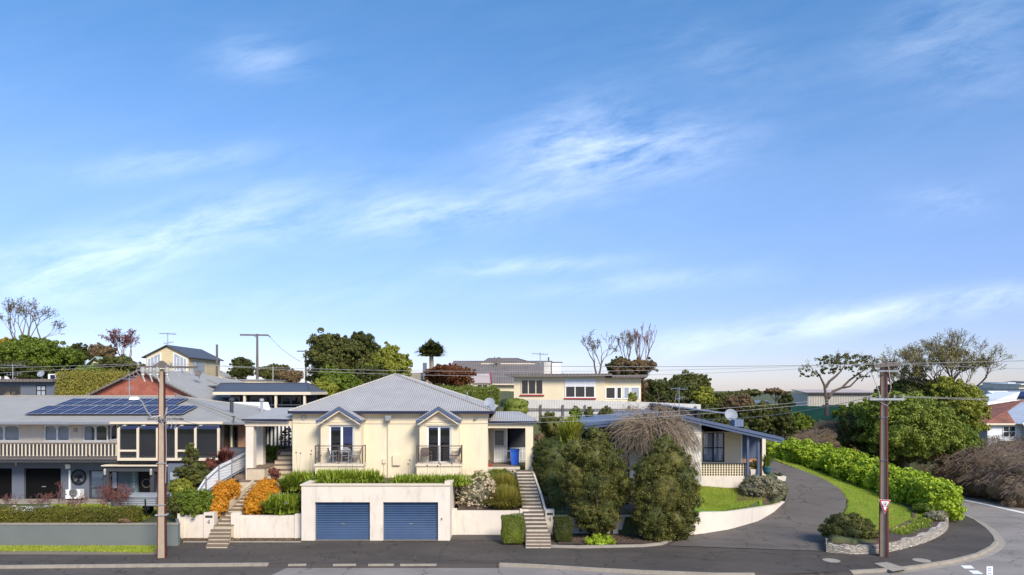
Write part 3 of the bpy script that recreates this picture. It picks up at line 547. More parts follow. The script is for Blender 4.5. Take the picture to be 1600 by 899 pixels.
# manhole lids
for px, py in ((1440, 876), (1299, 876)):
    p = unp(px, py, flat(.12)); o = MB().lathe((p[0], p[1], .119), [(.38, 0), (.38, .012), (.3, .014)], 20).build('manhole_cover', M['kerb']); tag(o, 'pale round manhole lid in the dark footpath '+('right of the tall pole' if px > 1400 else 'where the driveway meets it'), 'manhole cover')
# driveway
def driveway():
    V = []; Q = []; n = 9; k = len(DLw)
    fine = []
    for i in range(k-1):
        for s in range(4): fine.append(i+s/4)
    fine.append(k-1)
    for t in fine:
        i = min(int(t), k-2); f = t-i; a = np.array(DLw[i])*(1-f)+np.array(DLw[i+1])*f; b = np.array(DRw[i])*(1-f)+np.array(DRw[i+1])*f
        for j in range(n): p = a+(b-a)*j/(n-1); V.append((p[0], p[1], float(zd(p[1]))+.012))
    for i in range(len(fine)-1):
        for j in range(n-1): Q.append((i*n+j, i*n+j+1, (i+1)*n+j+1, (i+1)*n+j))
    o = link_mesh('driveway', raw_mesh('driveway', V, Q, smooth=True), M['drive']); tag(o, kind='structure')
    # carport slab beyond the bend
    a, b = DLw[-1], DRw[-1]; m2 = MB().slab([(a[0]-1.5, a[1]-2.5, zd(a[1])-.1), (a[0]+.3, a[1]-.2, zd(a[1])+.01), (b[0], b[1], zd(b[1])+.01), (b[0]-.5, b[1]+5, zd(b[1]+5)), (a[0]-3, b[1]+5, zd(b[1]+5))], .1); tag(m2.build('driveway', M['drive']), kind='structure')
driveway()
# lawns: turf laid 2 cm over the ground plus short blades
def lawn(name, poly, z_off=.02, res=.22, blades_n=20000, zfun=None, smooth_edge=True):
    xs = [p[0] for p in poly]; ys = [p[1] for p in poly]; X, Y = np.meshgrid(np.arange(min(xs), max(xs)+res, res), np.arange(min(ys), max(ys)+res, res)); ins = pip(X, Y, poly)
    Z = (Hgt(X, Y) if zfun is None else zfun(X, Y))+z_off+(.05 if zfun is None else .004)*np.sin(X*1.7)*np.cos(Y*1.3); I = np.arange(X.size).reshape(X.shape)
    ok = ins[:-1, :-1] & ins[1:, :-1] & ins[:-1, 1:] & ins[1:, 1:]; Q = np.stack([I[:-1, :-1], I[:-1, 1:], I[1:, 1:], I[1:, :-1]], -1)[ok]
    o = link_mesh(name, raw_mesh(name, np.stack([X, Y, Z], -1), Q, smooth=True), M['lawn']); tag(o, kind='structure')
    px = rng.uniform(min(xs), max(xs), blades_n*2); py = rng.uniform(min(ys), max(ys), blades_n*2); m = pip(px, py, poly); px, py = px[m][:blades_n], py[m][:blades_n]
    pz = (Hgt(px, py) if zfun is None else zfun(px, py))+z_off+(.05 if zfun is None else .004)*np.sin(px*1.7)*np.cos(py*1.3); n = len(px); a = rng.uniform(0, 2*pi, n); h = rng.uniform(.03, .075, n)
    V = np.stack([np.stack([px-np.cos(a)*.014, py-np.sin(a)*.014, pz-.01], 1), np.stack([px+np.cos(a)*.014, py+np.sin(a)*.014, pz-.01], 1), np.stack([px+rng.normal(0, .02, n), py+rng.normal(0, .02, n), pz+h], 1)], 1).reshape(-1, 3)
    g = link_mesh('grass', raw_mesh('grass', V, None, np.arange(3*n).reshape(-1, 3)), LF['turf']); tag(g, {'front_lawn': 'short bright green grass of the lawn above the curved white wall', 'side_lawn': 'sloping green grass strip between driveway and leafy hedge', 'verge_lawn': 'thin green grass strip below the long grey wall', 'yard_lawn': 'patch of green grass in front of the slate garage'}[name], 'grass', kind='stuff')
# ------------------------------------------------------------------ building helpers
def win(root, x0, x1, z0, z1, y, cols=2, rows=1, frame='pure', pane='darkglass', fw=.06, sill=None, name='window', parent_off=None, proud=.05):
    """framed window standing slightly proud of a wall whose face is at y"""
    mb = MB(); mb.box(x0, x1, y-proud, y+.02, z1-fw, z1).box(x0, x1, y-proud, y+.02, z0, z0+fw)
    for i in range(cols+1):
        c = x0+(x1-x0)*i/cols; a = max(x0, c-fw/2); b = min(x1, c+fw/2)
        if i == 0: a, b = x0, x0+fw
        if i == cols: a, b = x1-fw, x1
        mb.box(a, b, y-proud+.002, y+.02, z0+fw, z1-fw)
    for j in range(1, rows): c = z0+(z1-z0)*j/rows; mb.box(x0+fw, x1-fw, y-proud+.004, y+.02, c-fw/2, c+fw/2)
    f = mb.build(name, M[frame], root)
    MB().box(x0+fw*.6, x1-fw*.6, y-.02, y+.015, z0+fw*.6, z1-fw*.6).build('pane', M[pane], f)
    if sill: MB().box(x0-.08, x1+.08, y-.12, y, z0-.1, z0-.005).build('sill', M[sill], f)
    return f
def glazed(root, x0, x1, z0, z1, y, cols=2, frame='pure', fw=.09, blinds=(), curtain=None, room=True, name='window', rows=()):
    """real opening: frame, clear panes, room behind"""
    mb = MB(); mb.box(x0, x1, y, y+.07, z1-fw, z1).box(x0, x1, y, y+.07, z0, z0+fw)
    for i in range(cols+1):
        c = x0+(x1-x0)*i/cols; a, b = (x0, x0+fw) if i == 0 else (x1-fw, x1) if i == cols else (c-fw*.7, c+fw*.7)
        mb.box(a, b, y+.002, y+.068, z0+fw, z1-fw)
    for zz in rows: mb.box(x0+fw, x1-fw, y+.004, y+.066, zz-fw/2, zz+fw/2)
    f = mb.build(name, M[frame], root)
    MB().box(x0+fw*.7, x1-fw*.7, y+.03, y+.036, z0+fw*.7, z1-fw*.7).build('pane', M['glass'], f)
    for (a, b, za, zb) in blinds: MB().box(x0+(x1-x0)*a, x0+(x1-x0)*b, y+.12, y+.13, z0+(z1-z0)*za, z0+(z1-z0)*zb).build('blind', M['blind'], f)
    if curtain:
        for (a, b) in curtain:
            c = MB(); n = 26; xa = x0+(x1-x0)*a; xb = x0+(x1-x0)*b
            pts = [(xa+(xb-xa)*i/n, y+.12+.03*sin(i*2.1)) for i in range(n+1)]
            c.strip([(px, py, z0, z1) for px, py in pts], .01).build('curtain', M['curtain'], f)
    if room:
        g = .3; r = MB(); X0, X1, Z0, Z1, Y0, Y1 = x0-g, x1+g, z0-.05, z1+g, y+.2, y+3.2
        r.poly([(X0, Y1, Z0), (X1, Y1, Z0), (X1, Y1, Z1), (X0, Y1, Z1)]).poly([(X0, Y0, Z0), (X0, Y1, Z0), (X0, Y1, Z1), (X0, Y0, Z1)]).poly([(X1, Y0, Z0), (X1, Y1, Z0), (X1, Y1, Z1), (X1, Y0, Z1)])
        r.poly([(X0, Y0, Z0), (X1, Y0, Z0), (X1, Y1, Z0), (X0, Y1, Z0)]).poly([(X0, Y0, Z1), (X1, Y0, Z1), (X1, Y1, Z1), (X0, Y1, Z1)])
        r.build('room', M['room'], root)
    return f
def gable_house(name, label, W_, D, hw, rise, loc, rz, wallmat, roofmat, over=.4, cat='house', group=None, local_extra=None):
    """box house with ridge along local y, gable to the front"""
    r = thing(name, label, cat, loc, rz, group); LOC[r.name] = (0, 0, 0)
    MB().prism([(-W_/2, 0), (W_/2, 0), (W_/2, hw), (0, hw+rise), (-W_/2, hw)], 'y', 0, D).build('wall', M[wallmat], r)
    t = .12; mb = MB(); e = over*rise/(W_/2)
    for s in (-1, 1):
        mb.slab([(0, -over, hw+rise+t), (s*(W_/2+over), -over, hw-e+t), (s*(W_/2+over), D+over, hw-e+t), (0, D+over, hw+rise+t)], t)
    mb.build('roof', M[roofmat], r)
    if local_extra: local_extra(r)
    return r
def hip_roof(root, x0, x1, y0, y1, ze, zr, ra, rb, ry, mat, t=.14, name='roof', fascia='navy', rby=None):
    """eaves rectangle, ridge from (ra, ry) to (rb, rby)"""
    rby = ry if rby is None else rby
    A, B, C_, D = (x0, y0, ze), (x1, y0, ze), (x1, y1, ze), (x0, y1, ze); P, Q = (ra, ry, zr), (rb, rby, zr)
    mb = MB()
    if abs(ra-rb) < 1e-6 and ry != rby:   # ridge runs back
        mb.poly([A, B, P]).poly([B, C_, Q, P]).poly([C_, D, Q]).poly([D, A, P, Q])
    else: mb.poly([A, B, Q, P]).poly([B, C_, Q]).poly([C_, D, P, Q]).poly([D, A, P])
    mb.poly([(p[0], p[1], p[2]-.02) for p in (A, D, C_, B)])
    rf = mb.build(name, M[mat], root)
    f = MB(); f.box(x0-.02, x1+.02, y0-.03, y0+.03, ze-t, ze+.02).box(x0-.02, x1+.02, y1-.03, y1+.03, ze-t, ze+.02).box(x0-.03, x0+.03, y0+.031, y1-.031, ze-t, ze+.018).box(x1-.03, x1+.03, y0+.031, y1-.031, ze-t, ze+.018)
    f.build('gutter', M[fascia], root)
    caps = MB()
    for a, b in (((A, P), (D, P), (B, Q), (C_, Q), (P, Q)) if not (abs(ra-rb) < 1e-6 and ry != rby) else ((A, P), (B, P), (C_, Q), (D, Q), (P, Q))):
        caps.tube([(a[0], a[1], a[2]+.02), (b[0], b[1], b[2]+.02)], .07, 5)
    caps.build('ridge_cap', M[mat], rf); return rf
def dish(name, label, px, py, Y, rad_px, mat='dishgrey', h=.5, az=-.3):
    x, z = wx(px, Y), wz(py, Y); r_ = rad_px*Y/F; t = thing(name, label, 'satellite dish', (x, Y, z-h), 0)
    prof = [(r_*(i/6), -(1-(i/6)**2)*r_*.22) for i in range(1, 7)]
    mb = MB(); V = []
    n = 20
    for q, hh in [(0.001, -r_*.22)]+prof:
        for j in range(n): V.append((x+q*cos(2*pi*j/n), Y-.15-hh-r_*.22+.0, z+q*sin(2*pi*j/n)))
    fs = [(i*n+j, i*n+(j+1) % n, (i+1)*n+(j+1) % n, (i+1)*n+j) for i in range(6) for j in range(n)]
    back = [(a, b+.02, c) for a, b, c in V]; mb.add(V, fs); mb.add(back, fs)
    # tilt up a little
    ca, sa = cos(.45), sin(.45); mb.v = [(a, Y+(b-Y)*ca+(c-z)*sa, z-(b-Y)*sa+(c-z)*ca) for a, b, c in mb.v]
    mb.build('dish', M[mat], t); MB().tube([(x, Y+.05, z-h), (x, Y+.05, z-.02), (x, Y-.02, z)], .03, 6).tube([(x, Y-.05, z-r_*.9), (x, Y-.45, z-r_*.1)], .015, 5).box(x-.04, x+.04, Y-.52, Y-.42, z-r_*.14, z+.03).build('mount_arm', M['steel'], t); return t
def four(root, cx, z, y, h, name='number'):
    w = h*.55; mb = MB(); mb.bar((cx+w*.2, y, z), (cx+w*.2, y, z+h), .03, .016); mb.bar((cx+w*.2, y, z+h), (cx-w*.5, y, z+h*.33), .03, .016); mb.bar((cx-w*.5, y, z+h*.33), (cx+w*.5, y, z+h*.33), .03, .016)
    return mb.build(name, M['letter'], root)

# ------------------------------------------------------------------ the cream house in the middle
hs = thing('cream_house', 'cream rendered house with grey hip roof and two blue gabled bays above the garage', 'house', (-7.3, 40.8, 2.9))
YW = 40.8; XL, XR = wx(457, YW), wx(762, YW)
B1 = (wx(501, 40), wx(564, 40)); B2 = (wx(655.5, 40), wx(717, 40)); ZE = wz(645, YW)
D1 = (wx(514, 40), wx(553, 40), wz(724, 40), wz(665, 40)); D2 = (wx(667, 40), wx(705, 40), wz(724, 40), wz(666, 40))
mb = MB(); mb.wall(XL, XR, 2.3, ZE, YW, .25, [(B1[0]+.2, B1[1]-.2, 3.0, 6.2), (B2[0]+.2, B2[1]-.2, 3.0, 6.2)])
mb.box(XL, XL+.25, YW+.25, 52, 2.3, ZE).box(XR-.25, XR, YW+.25, 52, 2.3, ZE).box(XL+.25, XR-.25, 51.75, 52, 2.3, ZE)
wl = mb.build('wall', M['render'], hs)
# string course lines, raised band at the top of the wall
for xa_, xb_ in ((XL-.03, B1[0]-.002), (B1[1]+.002, B2[0]-.002), (B2[1]+.002, XR+.03)): MB().box(xa_, xb_, YW-.03, YW-.001, ZE-.62, ZE-.59).build('band', M['trim'], hs)
hip_roof(hs, XL-.12, XR+.38, YW-.42, 52.6, wz(643, YW-.42), wz(585.5, 47), wx(617, 47), wx(617, 47), 47, 'zinc', rby=49.5)
MB().box(XL-.1, XR+.36, YW-.39, 52.5, ZE-.02, ZE+.0).build('soffit', M['trim'], hs)
for k, (b, d) in enumerate(((B1, D1), (B2, D2))):
    x0, x1 = b; xm = (x0+x1)/2; ze = wz(657, 40)+.02; za = wz(639.5, 40)
    bay = MB().wall(x0, x1, 3.0, ze, 40.0, .22, [(d[0], d[1], d[2], d[3])]).box(x0, x0+.2, 40.22, YW-.002, 3.0, ze).box(x1-.2, x1, 40.22, YW-.002, 3.0, ze).prism([(x0, ze), (x1, ze), (xm, za-.02)], 'y', 40.0, YW-.003).build('bay', M['render'], hs)
    MB().box(x0-.02, x1+.02, 39.97, 39.998, ze-.13, ze-.10).box(d[0]-.14, d[1]+.14, 39.95, 39.998, d[3]+.03, d[3]+.09).build('moulding', M['trim'], bay)
    g = MB(); xo = .16
    for s in (-1, 1):
        e = (xm+s*((x1-x0)/2+xo), wz(656.5, 39.7)); a = (xm, wz(634.5, 39.7))
        g.slab([(a[0], 39.62, a[1]+.03), (e[0], 39.62, e[1]+.03), (e[0], 41.3, e[1]+.03), (a[0], 42.3, a[1]+.03)], .06)
    g.build('bay_roof', M['zinc'], bay)
    f = MB()
    for s in (-1, 1):
        e = (xm+s*((x1-x0)/2+xo), wz(656.5, 39.7)); a = (xm, wz(634.5, 39.7))
        f.prism([(a[0], a[1]-.02), (e[0], e[1]-.02), (e[0], e[1]-.22), (a[0], a[1]-.24)], 'y', 39.55, 39.615)
    f.build('barge_board', M['bluetrim'], bay)
    f = MB()
    for s in (-1, 1):
        e = (xm+s*((x1-x0)/2+xo-.12), wz(656.5, 39.7)-.2); a = (xm, wz(634.5, 39.7)-.225)
        f.prism([(a[0], a[1]-.02), (e[0], e[1]-.02), (e[0], e[1]-.1), (a[0], a[1]-.1)], 'y', 39.6, 39.99)
    f.build('eave_lining', M['trim'], bay)
    glazed(bay, d[0], d[1], d[2], d[3], 40.08, 2, 'pure', .09, blinds=((.08, .48, .86, .97), (.53, .93, .5, .97)) if k == 0 else ((.08, .93, .9, .97),), room=False, name='french_door')
    r = MB(); X0, X1, Z0, Z1, Y0, Y1 = x0+.2, x1-.2, 3.3, 6.15, 40.3, 43.6
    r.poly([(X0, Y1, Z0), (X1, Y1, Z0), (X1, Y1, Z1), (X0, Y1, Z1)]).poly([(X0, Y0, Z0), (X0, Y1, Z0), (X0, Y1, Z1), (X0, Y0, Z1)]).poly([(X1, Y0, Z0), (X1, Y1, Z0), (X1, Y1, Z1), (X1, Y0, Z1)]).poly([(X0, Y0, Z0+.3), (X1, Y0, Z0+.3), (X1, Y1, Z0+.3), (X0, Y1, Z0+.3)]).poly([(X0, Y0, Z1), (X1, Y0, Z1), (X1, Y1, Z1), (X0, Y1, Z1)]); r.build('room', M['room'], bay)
    # balcony
    bx0, bx1 = (wx(491, 39.2), wx(568, 39.2)) if k == 0 else (wx(649.5, 39.2), wx(722, 39.2)); zf = wz(725, 39.2)
    bl = MB().box(bx0, bx1, 39.15, 39.998, zf-.14, zf).build('balcony', M['trim'], hs)
    MB().box(bx0+.05, bx1-.05, 39.22, 39.997, 2.4, zf-.141).build('balcony_base', M['render'], bl)
    rl = MB(); xs = [bx0+.06, (bx0+bx1)/2, bx1-.06] if k == 0 else [bx0+.06, (bx0+bx1)/2, bx1-.06]
    zt = zf+1.0
    for x in xs: rl.box(x-.028, x+.028, 39.2, 39.255, zf, zt)
    for x in (xs[0], xs[-1]): rl.box(x-.028, x+.028, 39.92, 39.975, zf, zt); rl.box(x-.03, x+.03, 39.256, 39.98, zt, zt+.04)
    rl.box(xs[0]-.03, xs[-1]+.03, 39.19, 39.255, zt, zt+.045)
    for i in range(1, 9): rl.tube([(xs[0], 39.228, zf+i*.11), (xs[-1], 39.228, zf+i*.11)], .006, 4); [rl.tube([(x, 39.26, zf+i*.11), (x, 39.93, zf+i*.11)], .006, 4) for x in (xs[0], xs[-1])]
    rl.build('railing', M['wicker'], bl)
# gutter lamp, vent ring, meter boxes, downpipe, downlight
x = wx(606.5, 40.4); lp = MB().box(x-.03, x+.03, 40.5, 40.8, 6.35, 6.42).prism([(x-.2, 6.5), (x+.2, 6.5), (x+.12, 6.2), (x-.12, 6.2)], 'y', 40.35, 40.62).build('rain_head', M['steel'], hs)
MB().tube([(wx(606.5, 40.75), 40.74, 6.2), (wx(606.5, 40.75), 40.74, 2.7)], .045, 8).build('downpipe', M['trim'], hs)
def ring(cx, cz, y, r, name, par, mat):
    n = 24; V = []; 
    for j in range(n):
        a = 2*pi*j/n
        for rr, yy in ((r, y), (r, y-.05), (r*.8, y-.05), (r*.8, y)): V.append((cx+rr*cos(a), yy, cz+rr*sin(a)))
    return MB().add(V, [(j*4+k, j*4+(k+1) % 4, ((j+1) % n)*4+(k+1) % 4, ((j+1) % n)*4+k) for j in range(n) for k in range(4)]).build(name, M[mat], par)
ring(wx(474.5, 40.8), wz(652.5, 40.8), 40.799, .15, 'vent_ring', hs, 'steel')
x0, x1 = wx(614, 40.8), wx(625.5, 40.8); MB().box(x0, x1, 40.66, 40.799, wz(727, 40.8), wz(711, 40.8)).build('meter_box', M['render'], hs)
x0, x1 = wx(598, 40.8), wx(603, 40.8); MB().box(x0, x1, 40.7, 40.799, wz(724, 40.8), wz(716.5, 40.8)).tube([((x0+x1)/2, 40.76, wz(724, 40.8)), ((x0+x1)/2, 40.76, 2.8)], .02, 5).build('meter_box', M['trim'], hs)
x = wx(743, 40.8); MB().lathe((x, 40.73, wz(654, 40.8)), [(.1, -.05), (.12, 0), (.05, .06)], 10).build('wall_light', M['steel'], hs)
MB().tube([(wx(730, 44.6), 44.6, 7.4), (wx(730, 44.6), 44.6, 7.9)], .04, 6).build('roof_vent', M['steel'], hs)
# left porch
px_ = MB(); zr = wz(655, 40.3)
pr = MB().slab([(wx(379, 40.3), 40.3, zr), (XL-.14, 40.3, zr), (XL-.14, 43.6, wz(637, 43.6)), (wx(432, 43.6), 43.6, wz(637, 43.6))], .05).slab([(wx(379, 40.3), 40.3, zr), (wx(432, 43.6), 43.6, wz(637, 43.6)), (wx(379, 40.3), 47, zr)], .05).slab([(wx(432, 43.6), 43.6, wz(637, 43.6)), (XL-.14, 43.6, wz(637, 43.6)), (XL-.14, 47, zr), (wx(379, 40.3), 47, zr)], .05).build('porch_roof', M['zinc'], hs)
MB().box(wx(378.5, 40.3), XL-.002, 40.22, 40.29, zr-.13, zr+.0).box(wx(378.5, 40.3), wx(378.5, 40.3)+.06, 40.291, 47, zr-.13, zr).build('gutter', M['navy'], pr)
MB().box(wx(383, 40.5), XL-.003, 40.45, 40.75, wz(666, 40.5), zr-.135).box(wx(383, 40.5), wx(383, 40.5)+.3, 40.76, 46.5, wz(666, 40.5), zr-.14).build('porch_beam', M['trim'], pr)
for a, b, y in ((384, 396, 40.5), (398.5, 411, 42.4)):
    MB().box(wx(a, y), wx(b, y), y, y+.46, 2.6, wz(666, 40.5)-.002).build('column', M['white'], hs)
# right porch
zr = wz(658.5, 41.3); yb = 44.2
rp = MB().slab([(XR+.002, 41.3, zr), (wx(838.5, 41.3), 41.3, zr), (wx(812, 43.8), 43.8, wz(643, 43.8)), (XR+.39, 43.8, wz(643, 43.8))], .05).slab([(wx(838.5, 41.3), 41.3, zr), (wx(838.5, 41.3), 46.6, zr), (wx(812, 43.8), 43.8, wz(643, 43.8))], .05).slab([(wx(812, 43.8), 43.8, wz(643, 43.8)), (wx(838.5, 41.3), 46.6, zr), (XR+.002, 46.6, zr), (XR+.002, 43.8, wz(643, 43.8))], .05).build('porch_roof', M['zinc'], hs)
MB().box(XR+.003, wx(839, 41.3), 41.2, 41.28, zr-.13, zr+.01).box(wx(839, 41.3)-.06, wx(839, 41.3), 41.281, 46.6, zr-.13, zr+.008).build('gutter', M['navy'], rp)
MB().box(XR+.004, wx(833, 41.5), 41.42, 41.72, wz(669, 41.5), zr-.135).box(wx(833, 41.5)-.3, wx(833, 41.5), 41.721, 46, wz(669, 41.5), zr-.136).build('porch_beam', M['render'], rp)
MB().box(wx(821, 41.5), wx(833, 41.5), 41.42, 41.95, 2.6, wz(669, 41.5)-.002).build('column', M['render'], hs)
MB().wall(XR+.003, wx(792, yb), 3.2, zr-.15, yb, .2, [(wx(771.5, yb), wx(789, yb), wz(698, yb), wz(671, yb))]).build('entry_wall', M['render'], hs)
glazed(hs, wx(771.5, yb), wx(789, yb), wz(698, yb), wz(671, yb), yb+.05, 1, 'pure', .07)
MB().box(wx(789.5, yb), wx(793, yb), yb-.06, yb-.001, 3.3, wz(668, yb)).build('door_frame', M['pure'], hs)
gt = MB(); zb_ = wz(724, 43.6)
for i in range(22):
    x = wx(772, 43.6)+i*.094
    if abs(i-9.5) > .8: gt.box(x, x+.06, 43.6, 43.63, zb_+.05, wz(699.5, 43.6)+(.0 if i % 2 else .02))
gt.box(wx(772, 43.6), wx(821, 43.6), 43.635, 43.67, zb_+.2, zb_+.27).box(wx(772, 43.6), wx(821, 43.6), 43.635, 43.67, zb_+.75, zb_+.82)
gt.build('picket_gate', M['pure'], hs)
MB().box(XR+.004, wx(812, 41.7), 41.75, 46.5, 2.6, zb_-.02).box(XR+.004, wx(809, 41.4), 41.42, 41.749, 2.6, zb_-.17).build('porch_floor', M['paver'], hs)
MB().box(XR+.003, wx(812, 41.7)+.02, 41.70, 41.749, zb_-.17, zb_-.025).box(XR+.003, wx(809, 41.4)+.02, 41.37, 41.419, 2.7, zb_-.175).build('porch_edge', M['stepw'], hs)
MB().wall(wx(793, 46.4), wx(822, 46.4), 3.2, zr-.15, 46.4, .15).build('back_panel', M['slated'], hs)
mb = MB().box(wx(763, 42), wx(768, 42), 42, 42.5, zb_, zb_+.32); mb.build('shoe_box', M['wicker']); tag(bpy.data.objects['shoe_box'], 'small dark crate beside the wall on the right porch', 'crate')
mb = MB().box(wx(762.5, 41.9), wx(768, 41.9), 41.8, 41.95, zb_, zb_+.12).lathe((wx(765, 41.9), 41.87, zb_+.12), [(.06, 0), (.05, .05)], 8); mb.build('red_can', M['redpaint']); tag(bpy.data.objects['red_can'], 'small red container on the edge of the right porch', 'container')
# wheelie bin
bt = thing('wheelie_bin', 'blue wheelie bin standing in front of the white picket gate', 'bin', (wx(804.5, 42.8), 42.8, zb_-.02)); bx = wx(804.5, 42.8)
MB().hexa([(bx-.22, 42.6, zb_), (bx+.22, 42.6, zb_), (bx+.22, 43.05, zb_), (bx-.22, 43.05, zb_)], [(bx-.27, 42.52, zb_+.85), (bx+.27, 42.52, zb_+.85), (bx+.27, 43.1, zb_+.85), (bx-.27, 43.1, zb_+.85)]).build('bin_body', M['bin'], bt)
MB().prism([(42.48, zb_+.86), (43.12, zb_+.86), (43.12, zb_+.93), (42.9, zb_+.97), (42.48, zb_+.90)], 'x', bx-.29, bx+.29).build('lid', M['bin'], bt)
for s in (-1, 1): MB().tube([(bx+s*.2, 43.1, zb_+.1), (bx+s*.26, 43.1, zb_+.1)], .1, 12).build('wheel', M['black'], bt)
dish('satellite_dish', 'grey satellite dish on the right slope of the cream house roof', 765, 631.5, 43.6, 8.5, 'dishgrey', .55)

# ------------------------------------------------------------------ garage under it
YG = 35.8; gx0, gx1 = wx(471, YG), wx(703, YG); GT = wz(759, YG)
gr = thing('double_garage', 'white rendered double garage with two blue roller doors at street level', 'garage', (-7.2, YG, .12))
ops = [(wx(a, YG), wx(b, YG), -.1, wz(785, YG)) for a, b in ((492, 578), (598.5, 684.5))]
MB().wall(gx0, gx1, -.1, GT, YG, .3, ops).box(gx0, gx0+.3, YG+.3, 41.2, -.1, GT).box(gx1-.3, gx1, YG+.3, 41.2, -.1, GT).build('wall', M['white'], gr)
MB().box(gx0+.301, gx1-.301, YG+.301, 40.79, GT-.4, GT-.22).build('roof_deck', M['soil'], gr)
MB().box(gx0-.06, gx1+.04, YG-.06, YG+.36, GT+.001, GT+.07).box(gx0-.06, gx0+.34, YG+.361, 40.0, GT+.001, GT+.07).box(gx1-.34, gx1+.06, YG+.361, 40.6, GT+.001, GT+.07).box(gx1-.28, gx1+.02, YG+.0, YG+.3, GT+.071, GT+.22).box(wx(494,38), wx(506, 38), 37.8, 38.3, GT-.2, GT+.24).build('coping', M['trim'], gr)
for o in ops:
    d = MB(); n = 22; z0, z1 = .12, o[3]; h = (z1-z0)/n
    pr_ = []
    for i in range(n): pr_ += [(YG+.2, z0+i*h), (YG+.165, z0+(i+.25)*h), (YG+.165, z0+(i+.7)*h)]
    pr_ += [(YG+.2, z1), (YG+.28, z1), (YG+.28, z0)]
    d.prism(pr_, 'x', o[0]+.004, o[1]-.004); dd = d.build('roller_door', M['roller'], gr)
    MB().box(o[0], o[1], YG+.05, YG+.164, .10, .13).build('threshold', M['kerb'], gr)
    MB().box((o[0]+o[1])/2-.09, (o[0]+o[1])/2+.09, YG+.13, YG+.164, .95, 1.0).build('handle', M['steel'], dd)
MB().box(wx(685.5, YG)+.12, wx(685.5, YG)+.2, YG-.03, YG-.001, 1.2, 1.32).build('door_bell', M['steel'], gr)

# ------------------------------------------------------------------ white street walls and number pillars
def street_wall(label, x0, x1, Y, zt, piers, t=.22, zb=-.05):
    w = thing('garden_wall', label, 'wall', ((x0+x1)/2, Y, 0)); MB().box(x0, x1, Y+.04, Y+t, zb, zt).build('wall_panel', M['white'], w)
    for a, b, z in piers: MB().box(a, b, Y-.03, Y+t+.06, zb, z).build('pier', M['white'], w)
    return w
Y1 = 36.3
street_wall('short white rendered wall left of the left garden steps', wx(281, Y1), wx(318.5, Y1), Y1, wz(805, Y1), [(wx(277.5, Y1), wx(287, Y1), wz(802.5, Y1))])
street_wall('white rendered wall between the left steps and the garage', wx(375, Y1), wx(460.3, Y1), Y1, wz(806, Y1), [(wx(361, Y1), wx(374.8, Y1), wz(802, Y1)), (wx(460.5, Y1), wx(472, Y1), wz(803.5, Y1))])
Y2 = 37.2
street_wall('white rendered wall between the garage and the right steps', wx(714, Y2), wx(812, Y2), Y2, wz(798.5, Y2), [(wx(703.6, Y2), wx(713.8, Y2), wz(795.5, Y2)), (wx(812.2, Y2), wx(826, Y2), wz(796, Y2))])
for lab, a, b, Y, pt, cat in (('white letterbox pillar numbered 4 beside the left garden steps', 319, 335, Y1, 801, 'letterbox'), ('white letterbox pillar numbered 4 beside the right garden steps', 852, 866, Y2, 797, 'letterbox')):
    x0, x1 = wx(a, Y), wx(b, Y); t = thing('letterbox_pillar', lab, cat, ((x0+x1)/2, Y, 0)); zt = wz(pt, Y); MB().box(x0, x1, Y-.06, Y+.4, -.05, zt).build('pillar', M['white'], t)
    MB().box(x0+.09, x1-.07, Y-.075, Y-.061, zt-.27, zt-.15).build('letter_slot', M['letter'], t); four(t, (x0+x1)/2+.0, zt-.6, Y-.068, .22); MB().box((x0+x1)/2-.13, (x0+x1)/2-.08, Y-.07, Y-.061, zt-.48, zt-.46).build('dash', M['letter'], t)
# low wall + curved retaining wall on the right
tops = [822, 818, 808, 800.5, 800, 793.5, 789.5, 784.5]
rw = thing('curved_wall', 'curved white retaining wall holding up the right lawn along the driveway', 'wall', (CWw[3][0], CWw[3][1], 0))
P_ = []
for i in range(len(CWw)-1):
    for s in range(6):
        f = s/6; a, b = CWw[i], CWw[i+1]; P_.append(tuple(a[k]*(1-f)+b[k]*f for k in range(3))+(wz(tops[i]*(1-f)+tops[i+1]*f, a[1]*(1-f)+b[1]*f),))
P_.append(CWw[-1][:2]+(CWw[-1][2], wz(tops[-1], CWw[-1][1])))
MB().strip([(p[0], p[1], p[2]-.2, max(p[3], p[2]+.06)) for p in P_], .2).build('wall_panel', M['white'], rw)
street_wall('white rendered wall behind the clipped box and big bushes', wx(866.3, 37.3), CWw[0][0]-.01, 37.3, wz(806, 37.3), [(wx(958, 37.3), wx(966, 37.3), wz(803, 37.3))])
w = thing('concrete_edging', 'low concrete edging round the garden bed in front of the big bushes', 'edging', (5, 35.2, .12)); MB().strip([unp(px, py, flat(.12))[:2]+(.0, .24) for px, py in ((861, 856), (905, 857), (960, 856), (1005, 855), (1035, 852), (1050, 846), (1052, 841))], .14).build('edge_stone', M['kerb'], w)
tag(MB().poly([(wx(861, 36.0)+.3, 34.8, .17), (wx(1030, 34.8), 34.9, .17), (wx(1050, 36.9), 36.9, .17), (wx(1020, 37.4), 37.4, .17), (wx(866, 37.3), 37.3, .17), (wx(861, 36)+.3, 36.5, .17)]).build('mulch', M['soil']), kind='structure')
tag(MB().poly([(wx(704, 36.0), 36.0, .13), (wx(818, 35.6), 35.6, .13), (wx(818, 37.2), 37.2, .13), (wx(704, 37.2), 37.2, .13)]).build('mulch', M['road_dark']), kind='structure')
tag(MB().poly([(wx(285, 35.4), 35.5, .14), (wx(471, 35.6), 35.6, .14), (wx(471, 36.4), 36.4, .14), (wx(278, 36.4), 36.4, .14)]).build('mulch', M['soil']), kind='structure')
